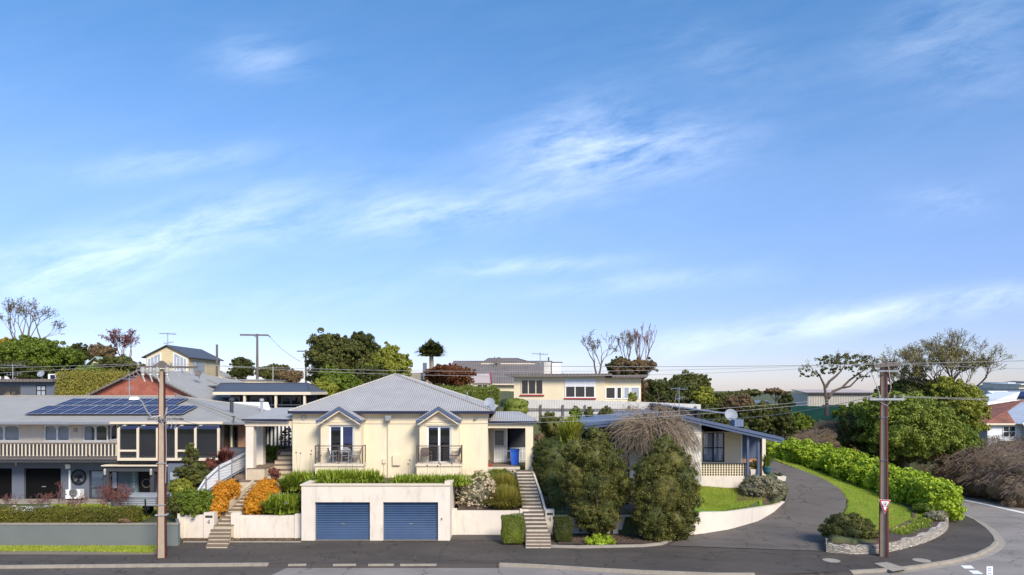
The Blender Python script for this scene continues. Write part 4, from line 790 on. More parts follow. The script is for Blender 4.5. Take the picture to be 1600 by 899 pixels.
w = thing('path_edging', 'thin concrete edging along the mulch strip below the left white wall', 'edging', (-14, 35.5, .12)); MB().box(wx(286, 35.4), wx(326, 35.4), 35.38, 35.5, 0, .16).box(wx(358, 35.4), wx(471, 35.5), 35.38, 35.5, 0, .16).build('edge_stone', M['kerb'], w)

def fill(name, P, t, mat): tag(MB().strip(P, t).build(name, M[mat]), kind='structure')
fill('garden_bed', [(-11.35, 36.53, 0, 1.27), (-14.9, 36.53, 0, 1.25)][::-1], .6, 'soil'); fill('garden_bed', [(-17.75, 36.53, 0, 1.2), (-16.1, 36.53, 0, 1.2)], .5, 'soil')
fill('garden_bed', [(-3.2, 37.43, 0, 1.36), (.72, 37.43, 0, 1.36)], .7, 'soil'); fill('garden_bed', [(2.0, 37.53, 0, 1.08), (CWw[0][0], 37.53, 0, 1.08)], .7, 'soil')
fill('turf_edge', [(p[0]-.02, p[1]+.2, 0, p[3]-.03) for p in P_], 1.2, 'lawn')

# ------------------------------------------------------------------ stone arc wall
sw = thing('stone_wall', 'low curved stone wall round the garden bed at the corner', 'wall', (STw[3][0], STw[3][1], .12))
def curve_pts(P, k=5):
    out = []
    for i in range(len(P)-1):
        p0 = np.array(P[max(i-1, 0)][:2]); p1 = np.array(P[i][:2]); p2 = np.array(P[i+1][:2]); p3 = np.array(P[min(i+2, len(P)-1)][:2])
        for s in range(k):
            t = s/k; out.append(tuple(.5*((2*p1)+(-p0+p2)*t+(2*p0-5*p1+4*p2-p3)*t*t+(-p0+3*p1-3*p2+p3)*t**3)))
    out.append(tuple(P[-1][:2])); return out
cp = curve_pts(STw[1:]); k = len(cp)
for i, (a, b) in enumerate(zip(cp[:-1], cp[1:])): pass
MB().strip([STw[0][:2]+(0, .5)]+[(p[0], p[1], 0, .50+.04*sin(i*1.9)+.06*(i/k)) for i, p in enumerate(cp)], .3).build('masonry', M['stone'], sw)
fill('garden_bed', [tow(p, (21, 41), .28)+(0, .54) for p in cp], 1.1, 'soil')

# ------------------------------------------------------------------ garden steps
def steps(label, n, p0, p1, z0, z1, wl, wr, tread='sleeper', riser='stepw', group=None, name='garden_steps', landings=()):
    """n steps from front line (xl,xr,Y)=p0 to p1"""
    t = thing(name, label, 'steps', ((p0[0]+p0[1])/2, p0[2], z0)); tm, rm = MB(), MB()
    for i in range(n):
        f0, f1 = i/n, (i+1)/n; z = z0+(z1-z0)*(i+1)/n; za = z0+(z1-z0)*i/n
        L = lambda f, k: p0[k]+(p1[k]-p0[k])*f
        xa0, xb0, ya = L(f0, 0), L(f0, 1), L(f0, 2); xa1, xb1, yb = L(f1, 0), L(f1, 1), L(f1, 2)
        rm.hexa([(xa0, ya, za-.5), (xb0, ya, za-.5), (xb1, yb-.002, za-.5), (xa1, yb-.002, za-.5)], [(xa0, ya, z-.045), (xb0, ya, z-.045), (xb1, yb-.002, z-.045), (xa1, yb-.002, z-.045)])
        tm.hexa([(xa0-.02, ya-.03, z-.043), (xb0+.02, ya-.03, z-.043), (xb1+.02, yb-.004, z-.043), (xa1-.02, yb-.004, z-.043)], [(xa0-.02, ya-.03, z), (xb0+.02, ya-.03, z), (xb1+.02, yb-.004, z), (xa1-.02, yb-.004, z)])
    rm.build('riser', M[riser], t); tm.build('tread', M[tread], t); return t
steps('pale lower steps jutting onto the footpath on the right', 5, (wx(821.5, 34.1), wx(861, 34.1), 34.1), (wx(822, 35.3), wx(859, 35.3), 35.3), .12, .70, 0, 0, 'paver', 'stepw')  # brown treads stand in for the shadow lines between the pale risers
steps('long narrow flight of dark-treaded steps up to the right porch', 17, (wx(823, 35.6), wx(856, 35.6), 35.6), (wx(806, 41.2), wx(831, 41.2), 41.2), .66, 3.2, 0, 0)
steps('weathered lower steps jutting onto the footpath on the left', 5, (wx(322, 34.1), wx(355, 34.1), 34.1), (wx(331, 35.8), wx(361, 35.8), 35.8), .12, .72, 0, 0, 'paver', 'riser')
steps('winding flight of steps between the orange shrubs', 12, (wx(335, 36.1), wx(362, 36.1), 36.1), (wx(399, 40.0), wx(432, 40.0), 40.0), .72, 2.5, 0, 0, 'paver', 'riser')
w = thing('side_wall', 'sloping cream kerb wall along the left flight of steps', 'wall', (wx(340, 36.4), 36.4, .7)); MB().strip([(wx(331, 36.6), 36.6, .3, 1.15), (wx(350, 37.4), 37.4, .5, 1.6), (wx(380, 39.0), 39.0, 1, 2.32), (wx(397, 40.0), 40.0, 1.5, 2.72)], .14).build('wall_panel', M['riser'], w)
w = thing('side_wall', 'pale sloping edge wall on the right of the long right steps', 'wall', (wx(845, 37.4), 37.4, 1)); MB().strip([(wx(853, 37.4), 37.4, .5, 1.55), (wx(847, 38.6), 38.6, 1, 2.15), (wx(832.5, 41.2), 41.2, 1.5, 3.3)], .12).build('wall_panel', M['stepw'], w)
tr = thing('paved_terrace', 'brown paved terrace with cream edge at the top of the left steps', 'terrace', (-14.5, 40.1, 2.3))
MB().box(wx(374, 40.1), XL-.002, 40.1, 41.0, 1.6, 2.63).build('terrace_wall', M['riser'], tr); MB().box(wx(373, 40.1), XL-.002, 40.06, 41.9, 2.631, 2.69).box(wx(360, 41), wx(385, 41), 41.0, 44.5, 2.63, 2.88).build('paving', M['paver'], tr)
MB().box(wx(386, 40.4), wx(413, 40.4), 40.42, 43.5, 2.2, wz(733, 40.45)).build('plinth', M['riser'], tr); MB().box(wx(386, 40.4)-.02, wx(413, 40.4)+.02, 40.4, 43.5, wz(733, 40.45)+.001, wz(733, 40.45)+.05).build('paving', M['paver'], tr)
steps('wide cream steps rising under the left porch', 6, (wx(398, 41.0)+.65, XL-.01, 41.0), (wx(398, 41.0)+.65, XL-.01, 44.2), 2.69, 4.1, 0, 0, 'paver', 'riser')
MB().box(wx(398, 41)+.2, XL-.01, 44.2, 47, 2.5, 4.1).build('landing', M['paver'], tr)
# sloping white panel fence
wf = thing('panel_fence', 'white panelled fence with grey posts sloping down beside the left steps', 'fence', (wx(350, 39), 39, 1.5))
FP = [(wx(309, 37.3), 37.3, wz(786, 37.3), wz(766, 37.3)), (wx(322, 37.9), 37.9, wz(768, 37.9), wz(746, 37.9)), (wx(342, 39), 39.0, wz(754, 39), wz(728, 39)), (wx(362, 40.4), 40.4, wz(742, 40.4), wz(718, 40.4)), (wx(385, 42.5), 42.5, wz(729, 42.5), wz(706, 42.5))]
MB().strip([(a, b, c-.1, d) for a, b, c, d in FP], .04).build('panel', M['whiteboard'], wf)
for a, b, c, d in FP[:-1]: MB().box(a-.04, a+.04, b-.09, b-.005, c-.4, d+.02).build('post', M['steel'], wf)
rl = MB(); 
for p, q in zip(FP[:-1], FP[1:]): rl.bar((p[0], p[1]-.05, p[2]), (q[0], q[1]-.05, q[2]), .05, .06); rl.bar((p[0], p[1]-.05, p[3]-.18), (q[0], q[1]-.05, q[3]-.18), .05, .06)
rl.build('rail', M['steel'], wf)
# ------------------------------------------------------------------ two storey slate and white house on the left
lh = thing('two_storey_house', 'slate and white two storey house with balcony, sunroom and solar roof', 'house', (-27, 44, .95))
ya = 44.0; zf = wz(722, ya)
g1 = [(wx(a, ya), wx(b, ya), .8, wz(732, ya)) for a, b in ((-62, 18.5), (37.5, 95))]
lw = [(wx(139, ya), wx(162, ya), wz(780, ya), wz(735, ya)), (wx(262, ya), wx(303, ya), wz(780, ya), wz(736, ya))]
MB().wall(-40, wx(345, ya), .8, zf, ya, .25, g1+lw+[(wx(170, ya), wx(205, ya), 1.2, wz(736, ya)), (wx(216, ya), wx(243, ya), .8, wz(736, ya))]).box(-18.95, -18.7, ya+.25, 51.5, .8, zf).build('lower_wall', M['slate'], lh)
for o in g1:
    d = MB().box(o[0], o[1], ya+.17, ya+.2, .95, o[3]).build('garage_door', M['rollerblack'], lh); MB().box((o[0]+o[1])/2-.12, (o[0]+o[1])/2+.12, ya+.13, ya+.169, 1.75, 1.79).build('handle', M['alu'], d)
glazed(lh, *lw[0], ya+.05, 1, 'slated', .08, curtain=((0, 1),), rows=(wz(763, ya),))
glazed(lh, *lw[1], ya+.05, 2, 'slated', .08, curtain=((0, 1),))
# entry portico
yp = 42.6; MB().box(wx(163, yp), wx(262, yp), yp, ya-.002, wz(737, yp), wz(728, yp)).build('portico_beam', M['slated'], lh)
MB().slab([(wx(160, yp), yp-.15, wz(727, yp)), (wx(266, yp), yp-.15, wz(727, yp)), (wx(258, ya), ya-.003, wz(720.5, ya)), (wx(190, ya), ya-.003, wz(720.5, ya))], .06).build('portico_roof', M['trim'], lh)
for a, b in ((163, 169.5), (234, 240.5)): MB().box(wx(a, yp), wx(b, yp), yp+.02, yp+.28, .85, wz(737, yp)-.002).build('portico_post', M['slated'], lh)
for a in (165, 237): MB().lathe((wx(a, yp), yp-.08, wz(742, yp)), [(.07, 0), (.08, .3), (.05, .38)], 8).build('wall_light', M['ceramic'], lh)
MB().lathe((wx(26.5, ya), ya-.08, wz(726, ya)), [(.06, -.05), (.09, .2), (.04, .25)], 8).build('wall_light', M['ceramic'], lh)
MB().box(wx(205, ya), wx(214, ya), ya-.02, ya+.06, 1.0, wz(737, ya)).build('teal_panel', M['tealpanel'], lh)
wd = MB(); 
for i in range(5): wd.box(wx(208.2, ya), wx(211, ya), ya-.035, ya-.021, 1.7+i*.22, 1.84+i*.22)
wd.build('house_letters', M['ceramic'], lh)
dr = MB().box(wx(216, ya), wx(243, ya), ya+.1, ya+.15, .9, wz(737, ya)).build('front_door', M['black'], lh); ring(wx(228, ya), 2.0, ya+.098, .3, 'wreath', dr, 'dirt')
glazed(lh, wx(170, ya), wx(184, ya), 1.2, wz(738, ya), ya+.05, 2, 'slated', .07); MB().box(wx(184, ya)+.001, wx(204.5, ya), ya+.03, ya+.2, 1.0, wz(736, ya)).build('entry_panel', M['slate'], lh)
MB().box(wx(176, ya), wx(182.5, ya), ya-.03, ya+.04, wz(763, ya), wz(738, ya)).build('side_light', M['paleglass'], lh)
# floor slab, balcony
yb = 42.6; zd1 = wz(715.5, yb)
bal = MB().box(-40, wx(186, yb), yb, ya-.003, zd1-.12, zd1).build('balcony', M['trim'], lh); MB().box(-40, wx(186, yb), yb+.05, yb+.2, zd1-.3, zd1-.121).build('fascia', M['slated'], bal)
zt = wz(692, yb); MB().box(-40, wx(185, yb), yb, yb+.09, zt-.08, zt).box(-40, wx(185, yb), yb+.01, yb+.08, zd1+.06, zd1+.16).box(-40, wx(185, yb), yb-.03, yb-.001, zd1-.1, zd1+.03).build('rail', M['post'], bal)
pk = MB(); i = 0; x = -36.0
while x < wx(184, yb)-.05: pk.box(x, x+.075, yb-.02, yb+.008, zd1+.1, zt-.1); x += .235
pk.build('pickets', M['trim'], bal); MB().box(-39.9, wx(184, yb), yb+.1, yb+.13, zd1+.02, zt-.1).build('backing_board', M['slated'], bal)
for a in (-60, 38, 87, 137, 181): MB().box(wx(a, yb), wx(a, yb)+.09, yb+.01, yb+.1, zd1, zt-.081).build('post', M['post'], bal)

# upper wall
yu = 44.3; zu0, zu1 = zf-.002, wz(661, yu)
uw = [(wx(a, yu), wx(b, yu), wz(690, yu), wz(664, yu)) for a, b in ((-20, 31), (68, 109), (129, 168))]
MB().wall(-40, wx(345, yu), zu0, zu1, yu, .25, uw).build('upper_wall', M['white'], lh)
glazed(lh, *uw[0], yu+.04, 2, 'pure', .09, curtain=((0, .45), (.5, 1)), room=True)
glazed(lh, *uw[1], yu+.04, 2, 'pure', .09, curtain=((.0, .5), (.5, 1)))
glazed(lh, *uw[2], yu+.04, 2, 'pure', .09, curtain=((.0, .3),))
for o in uw:   # shallow arched heads
    m_ = MB()
    for s in range(2):
        a = o[0]+(o[1]-o[0])*s/2; b = o[0]+(o[1]-o[0])*(s+1)/2; r_ = (b-a)/2; pts = [(a+.05, o[3]+.02)]+[(a+r_+(r_-.05)*cos(pi-pi*k/8), o[3]-.28+.22*sin(pi*k/8)) for k in range(9)]+[(b-.05, o[3]+.02)]
        m_.prism(pts, 'y', yu+.0+s*.001, yu+.038)
    m_.build('arched_head', M['pure'], lh)
MB().box(wx(116, yu), wx(121, yu), yu-.1, yu-.001, wz(675, yu), wz(669, yu)).build('wall_light', M['ceramic'], lh)
# sunroom: cream framed glazing on three sides
ys = 42.4; sx0, sx1 = wx(167, 44), wx(343, ys); z0, z1 = wz(717, ys), wz(663, ys)
sr = MB(); P6 = [185, 215, 245.5, 275, 305, 341]
for p in P6: sr.box(wx(p, ys)-.07, wx(p, ys)+.07, ys, ys+.12, z0, z1-.25)
for p in P6[:-1]: sr.bar((wx(p, ys), ys+.06, z1-.27), (wx(p, ys)+.35, ys+.4, z1), .11, .11)
sr.box(wx(P6[0], ys)-.07, sx1+.07, ys-.02, ys+.14, z0-.12, z0+.05).box(wx(168, ys), sx1+.07, ys+.2, ys+.4, z1, z1+.14)
for a, b in ((185, 215), (275, 305)): sr.box(wx(a, ys)+.07, wx(b, ys)-.07, ys+.01, ys+.11, wz(706, ys), wz(703, ys))
sr.box(sx0, sx0+.12, 44.0, 44.12, z0, z1).box(sx1-.06, sx1+.07, 44.1, 44.28, z0, z1)
f = sr.build('sunroom_frame', M['trim'], lh)
pg = MB().box(wx(185, ys)+.071, sx1-.071, ys+.05, ys+.056, z0+.051, z1-.02); pg.build('pane', M['glass'], f)
MB().poly([(wx(185, ys), ys+.06, z0), (sx0+.06, 44.0, z0), (sx0+.06, 44.0, z1), (wx(185, ys), ys+.06, z1)]).build('pane', M['glass'], f); MB().poly([(sx1, ys+.13, z0), (sx1, 44.1, z0), (sx1, 44.1, z1), (sx1, ys+.13, z1)]).build('pane', M['glass'], f)
MB().box(wx(187, ys), sx1-.1, ys+.15, ys+.17, z1-.32, z1-.12).build('blind', M['blind'], f)
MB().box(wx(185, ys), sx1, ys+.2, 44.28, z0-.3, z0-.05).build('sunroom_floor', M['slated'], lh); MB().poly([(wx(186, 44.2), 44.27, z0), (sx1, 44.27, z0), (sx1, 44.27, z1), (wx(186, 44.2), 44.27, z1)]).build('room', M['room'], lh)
MB().box(wx(262, ys), sx1+.05, ys+.0, ya-.004, .9, z0-.31).build('sunroom_base', M['slate'], lh)
for a, b in ((266, 283), (285, 303)): MB().box(wx(a, ys), wx(b, ys), ys-.02, ys-.002, wz(776, ys), wz(738, ys)).build('curtained_window', M['paleglass'], lh)
# air conditioner, duct, tree ornament
ac = MB().box(wx(107, 43.6), wx(130, 43.6), 43.3, 43.7, 1.12, wz(764.5, 43.6)).build('air_conditioner', M['pure'], lh); ring(wx(115, 43.3), 1.5, 43.299, .27, 'fan_guard', ac, 'steel'); ring(wx(115, 43.3), 1.5, 43.298, .15, 'fan_guard', ac, 'steel'); MB().lathe((wx(115, 43.3), 43.296, 1.5), [(.22, 0), (.22, .003)], 20, 'y').build('fan', M['post'], ac)
MB().box(wx(108.5, ya), wx(111, ya), ya-.08, ya-.001, wz(764, ya), wz(735, ya)).box(wx(103.5, ya), wx(110.5, ya), ya-.1, ya-.001, wz(732.5, ya), wz(725.8, ya)).build('duct', M['pure'], lh)
cx, cz, r0 = wx(123.5, ya), wz(745.5, ya), .5
ring(cx, cz, ya-.03, r0, 'ornament_ring', lh, 'black'); om = MB(); random.seed(3)
for a in [x_*.28-2.1 for x_ in range(16)]: om.tube([(cx, ya-.06, cz-.1), (cx+.22*sin(a), ya-.06, cz+.05+.2*cos(a)*.7), (cx+.43*sin(a), ya-.06, cz+.43*cos(a))], [.022, .016, .01], 4)
for a in (-1.2, -.6, 0, .6, 1.2): om.tube([(cx, ya-.06, cz-.1), (cx+.12*sin(a), ya-.06, cz-.3), (cx+.34*sin(a), ya-.06, cz-.42*cos(a*.5))], [.03, .02, .01], 4)
om.build('tree_ornament', M['black'], lh)
# roof with solar panels
ze = wz(660, 42.9); zr = wz(620, 50); hip_roof(lh, -46, wx(386, 42.9), 42.9, 57, ze, zr, -38.5, wx(279, 50), 50, 'greyroof', fascia='steel')
MB().box(-40, wx(384, 43.2), 43.1, 44.29, ze-.16, ze-.03).build('soffit', M['trim'], lh)
sl_ = (zr-ze)/(50-42.9)
def on_roof(x, y, o=.0): return (x, y, ze+(y-42.9)*sl_+o)
def py2Y(py):
    lo, hi = 42.9, 50
    for _ in range(40):
        m = (lo+hi)/2
        if wz(py, m) > ze+(m-42.9)*sl_+.12: lo = m
        else: hi = m
    return lo
for row, (pa, pb, xa, xb, n) in enumerate(((647.5, 634.5, 38, 285, 9), (633.5, 623.2, 86, 273, 7))):
    y0_, y1_ = py2Y(pa), py2Y(pb); X0, X1 = wx(xa, y0_), wx(xb, y0_); w_ = (X1-X0)/n
    for i in range(n):
        a = on_roof(X0+i*w_+.02, y0_, .14); b = on_roof(X0+(i+1)*w_-.02, y0_, .14); c = on_roof(X0+(i+1)*w_-.02, y1_, .14); d = on_roof(X0+i*w_+.02, y1_, .14)
        p = MB().slab([a, b, c, d], .04).build('solar_panel', M['solar'], lh)
        gm = MB(); 
        for (s, e) in ((a, b), (b, c), (c, d), (d, a)): gm.bar((s[0], s[1], s[2]+.004), (e[0], e[1], e[2]+.004), .035, .02)
        for t_ in (1/3, 2/3): gm.bar(tuple(a[k]+(b[k]-a[k])*t_+(.006 if k == 2 else 0) for k in range(3)), tuple(d[k]+(c[k]-d[k])*t_+(.006 if k == 2 else 0) for k in range(3)), .02, .008)
        gm.bar(tuple((a[k]+d[k])/2+(.006 if k == 2 else 0) for k in range(3)), tuple((b[k]+c[k])/2+(.006 if k == 2 else 0) for k in range(3)), .02, .008)
        gm.build('panel_frame', M['alu'], p)
x = wx(362, 46.5); MB().lathe((x, 46.5, wz(652, 46.5)), [(.14, 0), (.12, .4), (.12, 1.1), (.2, 1.12), (.2, 1.22), (.1, 1.3)], 12).build('flue', M['slated'], lh)
# brick wing
yk = 44.5; kx0, kx1 = wx(345, yk), wx(389, yk)
MB().wall(kx0, kx1, .9, wz(662, yk), yk, .25, [(wx(359, yk), wx(372, yk), wz(700, yk), wz(666, yk))]).build('brick_wall', M['orangebrick'], lh)
glazed(lh, wx(359, yk), wx(372, yk), wz(700, yk), wz(666, yk), yk+.03, 2, 'slated', .07, rows=(wz(690, yk),))
MB().box(wx(346, 43.6), wx(349.5, 43.6), 43.6, 43.72, 3, wz(662, 43.6)).build('verandah_post', M['trim'], lh)
w = thing('slate_fence', 'short slate coloured sheet fence between the sunroom and the white panel fence', 'fence', (wx(368, 44.2), 43.8, 3)); MB().box(wx(352, 43.8), wx(384, 43.8), 43.8, 43.84, 2.2, wz(699.5, 44.2)).build('fence_sheet', M['slate'], w); MB().box(wx(351, 43.8), wx(385, 43.8), 43.77, 43.87, wz(699.5, 44.2)+.001, wz(699.5, 44.2)+.05).build('rail', M['slated'], w)
tag(MB().box(-42, -19, 42.4, 44.0, .8, 1.0).build('paving', M['kerb']), kind='structure')
# long grey wall along the street
w = thing('long_grey_wall', 'long smooth grey retaining wall with pale cap along the street', 'wall', (-27, 34.5, 0)); MB().box(-45, wx(278, 34.6), 34.6, 34.82, -.05, wz(820, 34.6)).build('wall_panel', M['wall_grey'], w); MB().box(-45, wx(278, 34.6)+.02, 34.57, 34.85, wz(820, 34.6)+.001, wz(820, 34.6)+.05).build('coping', M['kerb'], w); MB().strip([(wx(278, 34.6)-.02, 34.825, -.05, wz(820, 34.6)), (wx(277.5, 36.3)+.05, 36.3, -.05, wz(820, 34.6))], .15).build('return_wall', M['wall_grey'], w)

# ------------------------------------------------------------------ blue roofed house on the right
rh = thing('blue_roof_house', 'low white brick house with wide blue gable roof beside the driveway', 'house', (10, 44, 1.9))
yf = 43.0; AP = (wx(1058, yf), wz(647, yf)); RE = (wx(1223, yf), wz(684, yf)); LE = (wx(912, yf), wz(662, yf))
mb = MB(); yb = 55
mb.slab([(AP[0], yf, AP[1]), (RE[0], yf, RE[1]), (RE[0], yb, RE[1]), (AP[0], yb, AP[1])], .05).slab([(AP[0], yf, AP[1]), (AP[0], yb, AP[1]), (LE[0], yb, LE[1]), (LE[0], yf, LE[1])], .05)
rf = mb.build('roof', M['blueroof'], rh)
fs = MB()
for (a, b) in ((AP, RE), (LE, AP)):
    fs.prism([(a[0], a[1]+.02), (b[0], b[1]+.02), (b[0], b[1]-.17), (a[0], a[1]-.17)], 'y', yf-.06, yf-.005)
    fs.prism([(a[0], a[1]-.18), (b[0], b[1]-.18), (b[0], b[1]-.34), (a[0], a[1]-.34)], 'y', yf+.0, yf+.05)
fs.build('fascia', M['bluetrim'], rh)
MB().box(RE[0]-.02, RE[0]+.1, yf, yb, RE[1]-.16, RE[1]-.02).build('gutter', M['bluetrim'], rh)
MB().slab([(AP[0]+.5, 50, AP[1]+.5), (wx(1160, 48), 50, wz(655, 50)+.4), (wx(1160, 48), 54, wz(655, 50)+.4), (AP[0]+.5, 54, AP[1]+.5)], .1).build('upper_roof', M['blueroof'], rh)
x = wx(1148, 46); MB().box(x, x+.6, 46, 46.8, wz(661, 46)-.25, wz(656, 46)).build('roof_box', M['blueroof'], rh)
# walls
ztop = lambda x: AP[1]-.2-(x-AP[0])*(AP[1]-RE[1])/(RE[0]-AP[0]) if x > AP[0] else AP[1]-.2-(AP[0]-x)*(AP[1]-LE[1])/(AP[0]-LE[0])
wa, wb = wx(984, 43.5), wx(1096, 43.5); MB().prism([(wa, 1.5), (wb, 1.5), (wb, ztop(wb)), (AP[0], ztop(AP[0])), (wa, ztop(wa))], 'y', 43.5, 43.75).build('front_wall', M['whitebrick'], rh)
MB().box(wb-.25, wb, 43.751, 46.5, 1.5, ztop(wb)-.02).build('side_wall', M['whitebrick'], rh)
yr = 46.5; MB().wall(wb+.001, wx(1160, yr), 1.8, ztop(wx(1150, yr))-.05, yr, .2, [(wx(1098, yr), wx(1132, yr), wz(722, yr), wz(676, yr))]).build('porch_wall', M['beige'], rh)
glazed(rh, wx(1098, yr), wx(1132, yr), wz(722, yr), wz(676, yr), yr+.03, 2, 'navy', .07, curtain=((.0, 1),), rows=(wz(700, yr),))
MB().box(wx(1157, yr), wx(1159.5, yr), yr-.03, yr-.002, 2.4, wz(682, yr)).build('door_frame', M['pure'], rh)
MB().box(wx(1160, yr+.6), wx(1192, yr+.6), yr+.6, yr+.65, wz(716, yr+.6), wz(676, yr+.6)).build('blue_shutter', M['bluetrim'], rh); MB().box(wx(1160, yr+.65), wx(1192, yr+.65), yr+.651, yr+.8, 1.8, wz(676, yr+.6)-.1).build('back_wall', M['orangebrick'], rh)
MB().box(wx(1188.5, 47), wx(1194, 47), 47-.3, 47, 2, ztop(wx(1190, 47))-.0).build('pillar', M['white'], rh)
for p in (1168, 1184.5): MB().box(wx(p, 43.4)-.07, wx(p, 43.4)+.07, 43.3, 43.44, 1.6, ztop(wx(p, 43.4))-.02).build('post', M['bluetrim'], rh)
lx0, lx1 = wb+.005, wx(1167, 43.6)-.08; za, zc = wz(744, 43.6), wz(725, 43.6)
MB().box(lx0, lx1, 43.5, 43.7, 1.5, za).build('porch_base', M['white'], rh)
lt = MB(); nx_ = 17; nz_ = 5
for i in range(nx_+1): x = lx0+(lx1-lx0)*i/nx_; lt.box(x-.028, x+.028, 43.54, 43.58, za, zc)
for j in range(nz_+1): z = za+(zc-za)*j/nz_; lt.box(lx0, lx1, 43.585, 43.62, z-.02, z+.02)
lt.build('lattice_screen', M['beige'], rh); MB().box(lx0, lx1, 43.66, 43.69, za, zc).build('screen_shade_board', M['post'], rh); MB().box(lx0, lx1, 43.5, 43.68, zc+.001, zc+.06).build('top_rail', M['slated'], rh); MB().box(lx0, wx(1186, 44), 43.71, 46.49, 1.5, za-.05).build('porch_floor', M['kerb'], rh)  # dark board added behind the lattice in place of the porch's inner shade
# left part with blue fascia and awning
MB().wall(wx(924, 44.5), wa-.002, 1.5, wz(664, 44.5), 44.5, .2).build('left_wall', M['beige'], rh)
win(rh, wx(930, 44.5), wx(978, 44.5), wz(712, 44.5), wz(676, 44.5), 44.5, 3, 1, 'pure', 'darkglass')
MB().slab([(wx(930, 43.7), 43.7, wz(676, 43.7)), (wx(982, 43.7), 43.7, wz(676, 43.7)), (wx(980, 44.45), 44.48, wz(671, 44.45)), (wx(932, 44.45), 44.48, wz(671, 44.45))], .05).build('awning', M['navy'], rh)
MB().lathe((wx(1094, 43.2), 43.2, wz(663.5, 43.2)), [(.05, -.1), (.12, 0), (.08, .08)], 8).box(wx(1070, 43.3), wx(1093, 43.3), 43.32, 43.4, wz(661, 43.3), wz(659.5, 43.3)).build('flood_light', M['pure'], rh)
dish('satellite_dish', 'pale satellite dish on the blue roof of the right house', 1141, 650.5, 47, 10, 'dishgrey', .5)
# antenna mast on it
def antenna(label, px, pytop, pybase, Y, wpx, name='tv_antenna', parent=None):
    x, zt, zb = wx(px, Y), wz(pytop, Y), wz(pybase, Y); w_ = wpx*Y/F/2; t = thing(name, label, 'antenna', (x, Y, zb)); MB().tube([(x, Y, zb), (x, Y, zt)], .03*max(1, Y/50), 6).build('mast', M['steel'], t)
    m_ = MB(); k = max(1, Y/55); m_.tube([(x-w_, Y, zt-.1), (x+w_, Y+.2, zt-.2)], .02*k, 4)
    for i in range(8): a = x-w_+2*w_*i/7; h = .35-.02*i; m_.tube([(a, Y-h, zt-.1), (a, Y+h, zt-.12)], .012*k, 4); m_.tube([(a, Y, zt-.1-h*.3), (a, Y, zt-.1+h*.3)], .010*k, 4)
    m_.tube([(x-w_*.5, Y, zt-.9*k), (x+w_*.7, Y, zt-.75*k)], .02*k, 4)
    for i in range(5): a = x-w_*.5+1.2*w_*i/4; m_.tube([(a, Y, zt-.95*k), (a, Y, zt-.65*k)], .012*k, 4)
    m_.build('elements', M['steel'], t)
antenna('thin pale aerial mast behind the blue roof house', 1061, 605, 650, 50, 24)
antenna('television aerial above the cream gabled house on the hill', 262, 520, 541, 84, 24)
antenna('television aerial beside the chimney of the beige flat-roofed house', 844, 551, 572, 62, 24)
antenna('pale aerial with a diagonal brace on the solar roof of the two storey house', 202, 590, 621, 50.2, 18)
# pots on the right
def pot(label, px, py0, py1, Y, wpx, mat, square=False):
    x, zb, zt = wx(px, Y), wz(py1, Y), wz(py0, Y); r_ = wpx*Y/F/2; t = thing('plant_pot', label, 'pot', (x, Y, zb)); h = zt-zb
    if square: MB().hexa([(x-r_*.85, Y-r_*.85, zb), (x+r_*.85, Y-r_*.85, zb), (x+r_*.85, Y+r_*.85, zb), (x-r_*.85, Y+r_*.85, zb)], [(x-r_, Y-r_, zt), (x+r_, Y-r_, zt), (x+r_, Y+r_, zt), (x-r_, Y+r_, zt)]).build('pot_body', M[mat], t)
    else: MB().lathe((x, Y, zb), [(r_*.6, 0), (r_*.95, h*.5), (r_, h*.85), (r_*1.08, h*.9), (r_*1.08, h), (r_*.9, h), (r_*.85, h*.9)], 16).build('pot_body', M[mat], t, smooth=True)
    return x, zt, t
x, z, t = pot('round teal glazed pot with a spiky plant beside the blue porch post', 1198, 729, 741, 43.9, 13, 'teal'); fol('plant', blades([(x, 43.9, z-.05)], 160, .95, .05, 1.0, .5, .08), LF['green'], t)
x, z, t = pot('square white planter with brown foliage between the blue posts', 1177, 733, 742, 43.7, 13, 'white', True); fol('plant', foliage_arrays([(x, 43.7, z+.25, .3, .25, .28)], 500, .08, core=.6), LF['olive'], t)
x, z, t = pot('low white planter at the edge of the driveway bend', 1219, 744, 751, 43.2, 14, 'white', True); fol('plant', foliage_arrays([(x, 43.2, z+.08, .2, .18, .14)], 260, .06, core=.6), LF['dark'], t)

# ------------------------------------------------------------------ hill houses
# brick gable
def ex(r):
    MB().prism([(-5.2, 2.5), (0, 5.05), (5.2, 2.5), (5.2, 2.3), (0, 4.83), (-5.2, 2.3)], 'y', -.47, -.42).build('barge_board', M['trim'], r)
Yh = 56; gx = wx(222, Yh); za_, zbh = wz(577, Yh), 5.2
W2 = (90*Yh/F)*2; ris = 44*Yh/F
r = thing('brick_gable_house', 'red brick gable house with grey roof rising behind the solar panels', 'house', (gx, Yh, zbh)); LOC[r.name] = (0, 0, 0)
hw = za_-zbh-ris
MB().prism([(-W2/2+.3, 0), (W2/2-.3, 0), (W2/2-.3, hw), (0, hw+ris-.2), (-W2/2+.3, hw)], 'y', 0, 11).build('wall', M['redbrick'], r)
mb = MB()
for s in (-1, 1): mb.slab([(0, -.4, hw+ris), (s*(W2/2+(1.6 if s > 0 else .2)), -.4, hw-(.8 if s > 0 else .1)), (s*(W2/2+(1.6 if s > 0 else .2)), 11, hw-(.8 if s > 0 else .1)), (0, 11, hw+ris)], .08)
mb.build('roof', M['greyroof'], r)
MB().prism([(-W2/2-.2, hw-.1), (0, hw+ris), (W2/2+1.6, hw-.8), (W2/2+1.6, hw-.93), (0, hw+ris-.14), (-W2/2-.2, hw-.24)], 'y', -.46, -.41).build('barge_board', M['browngrey'], r)
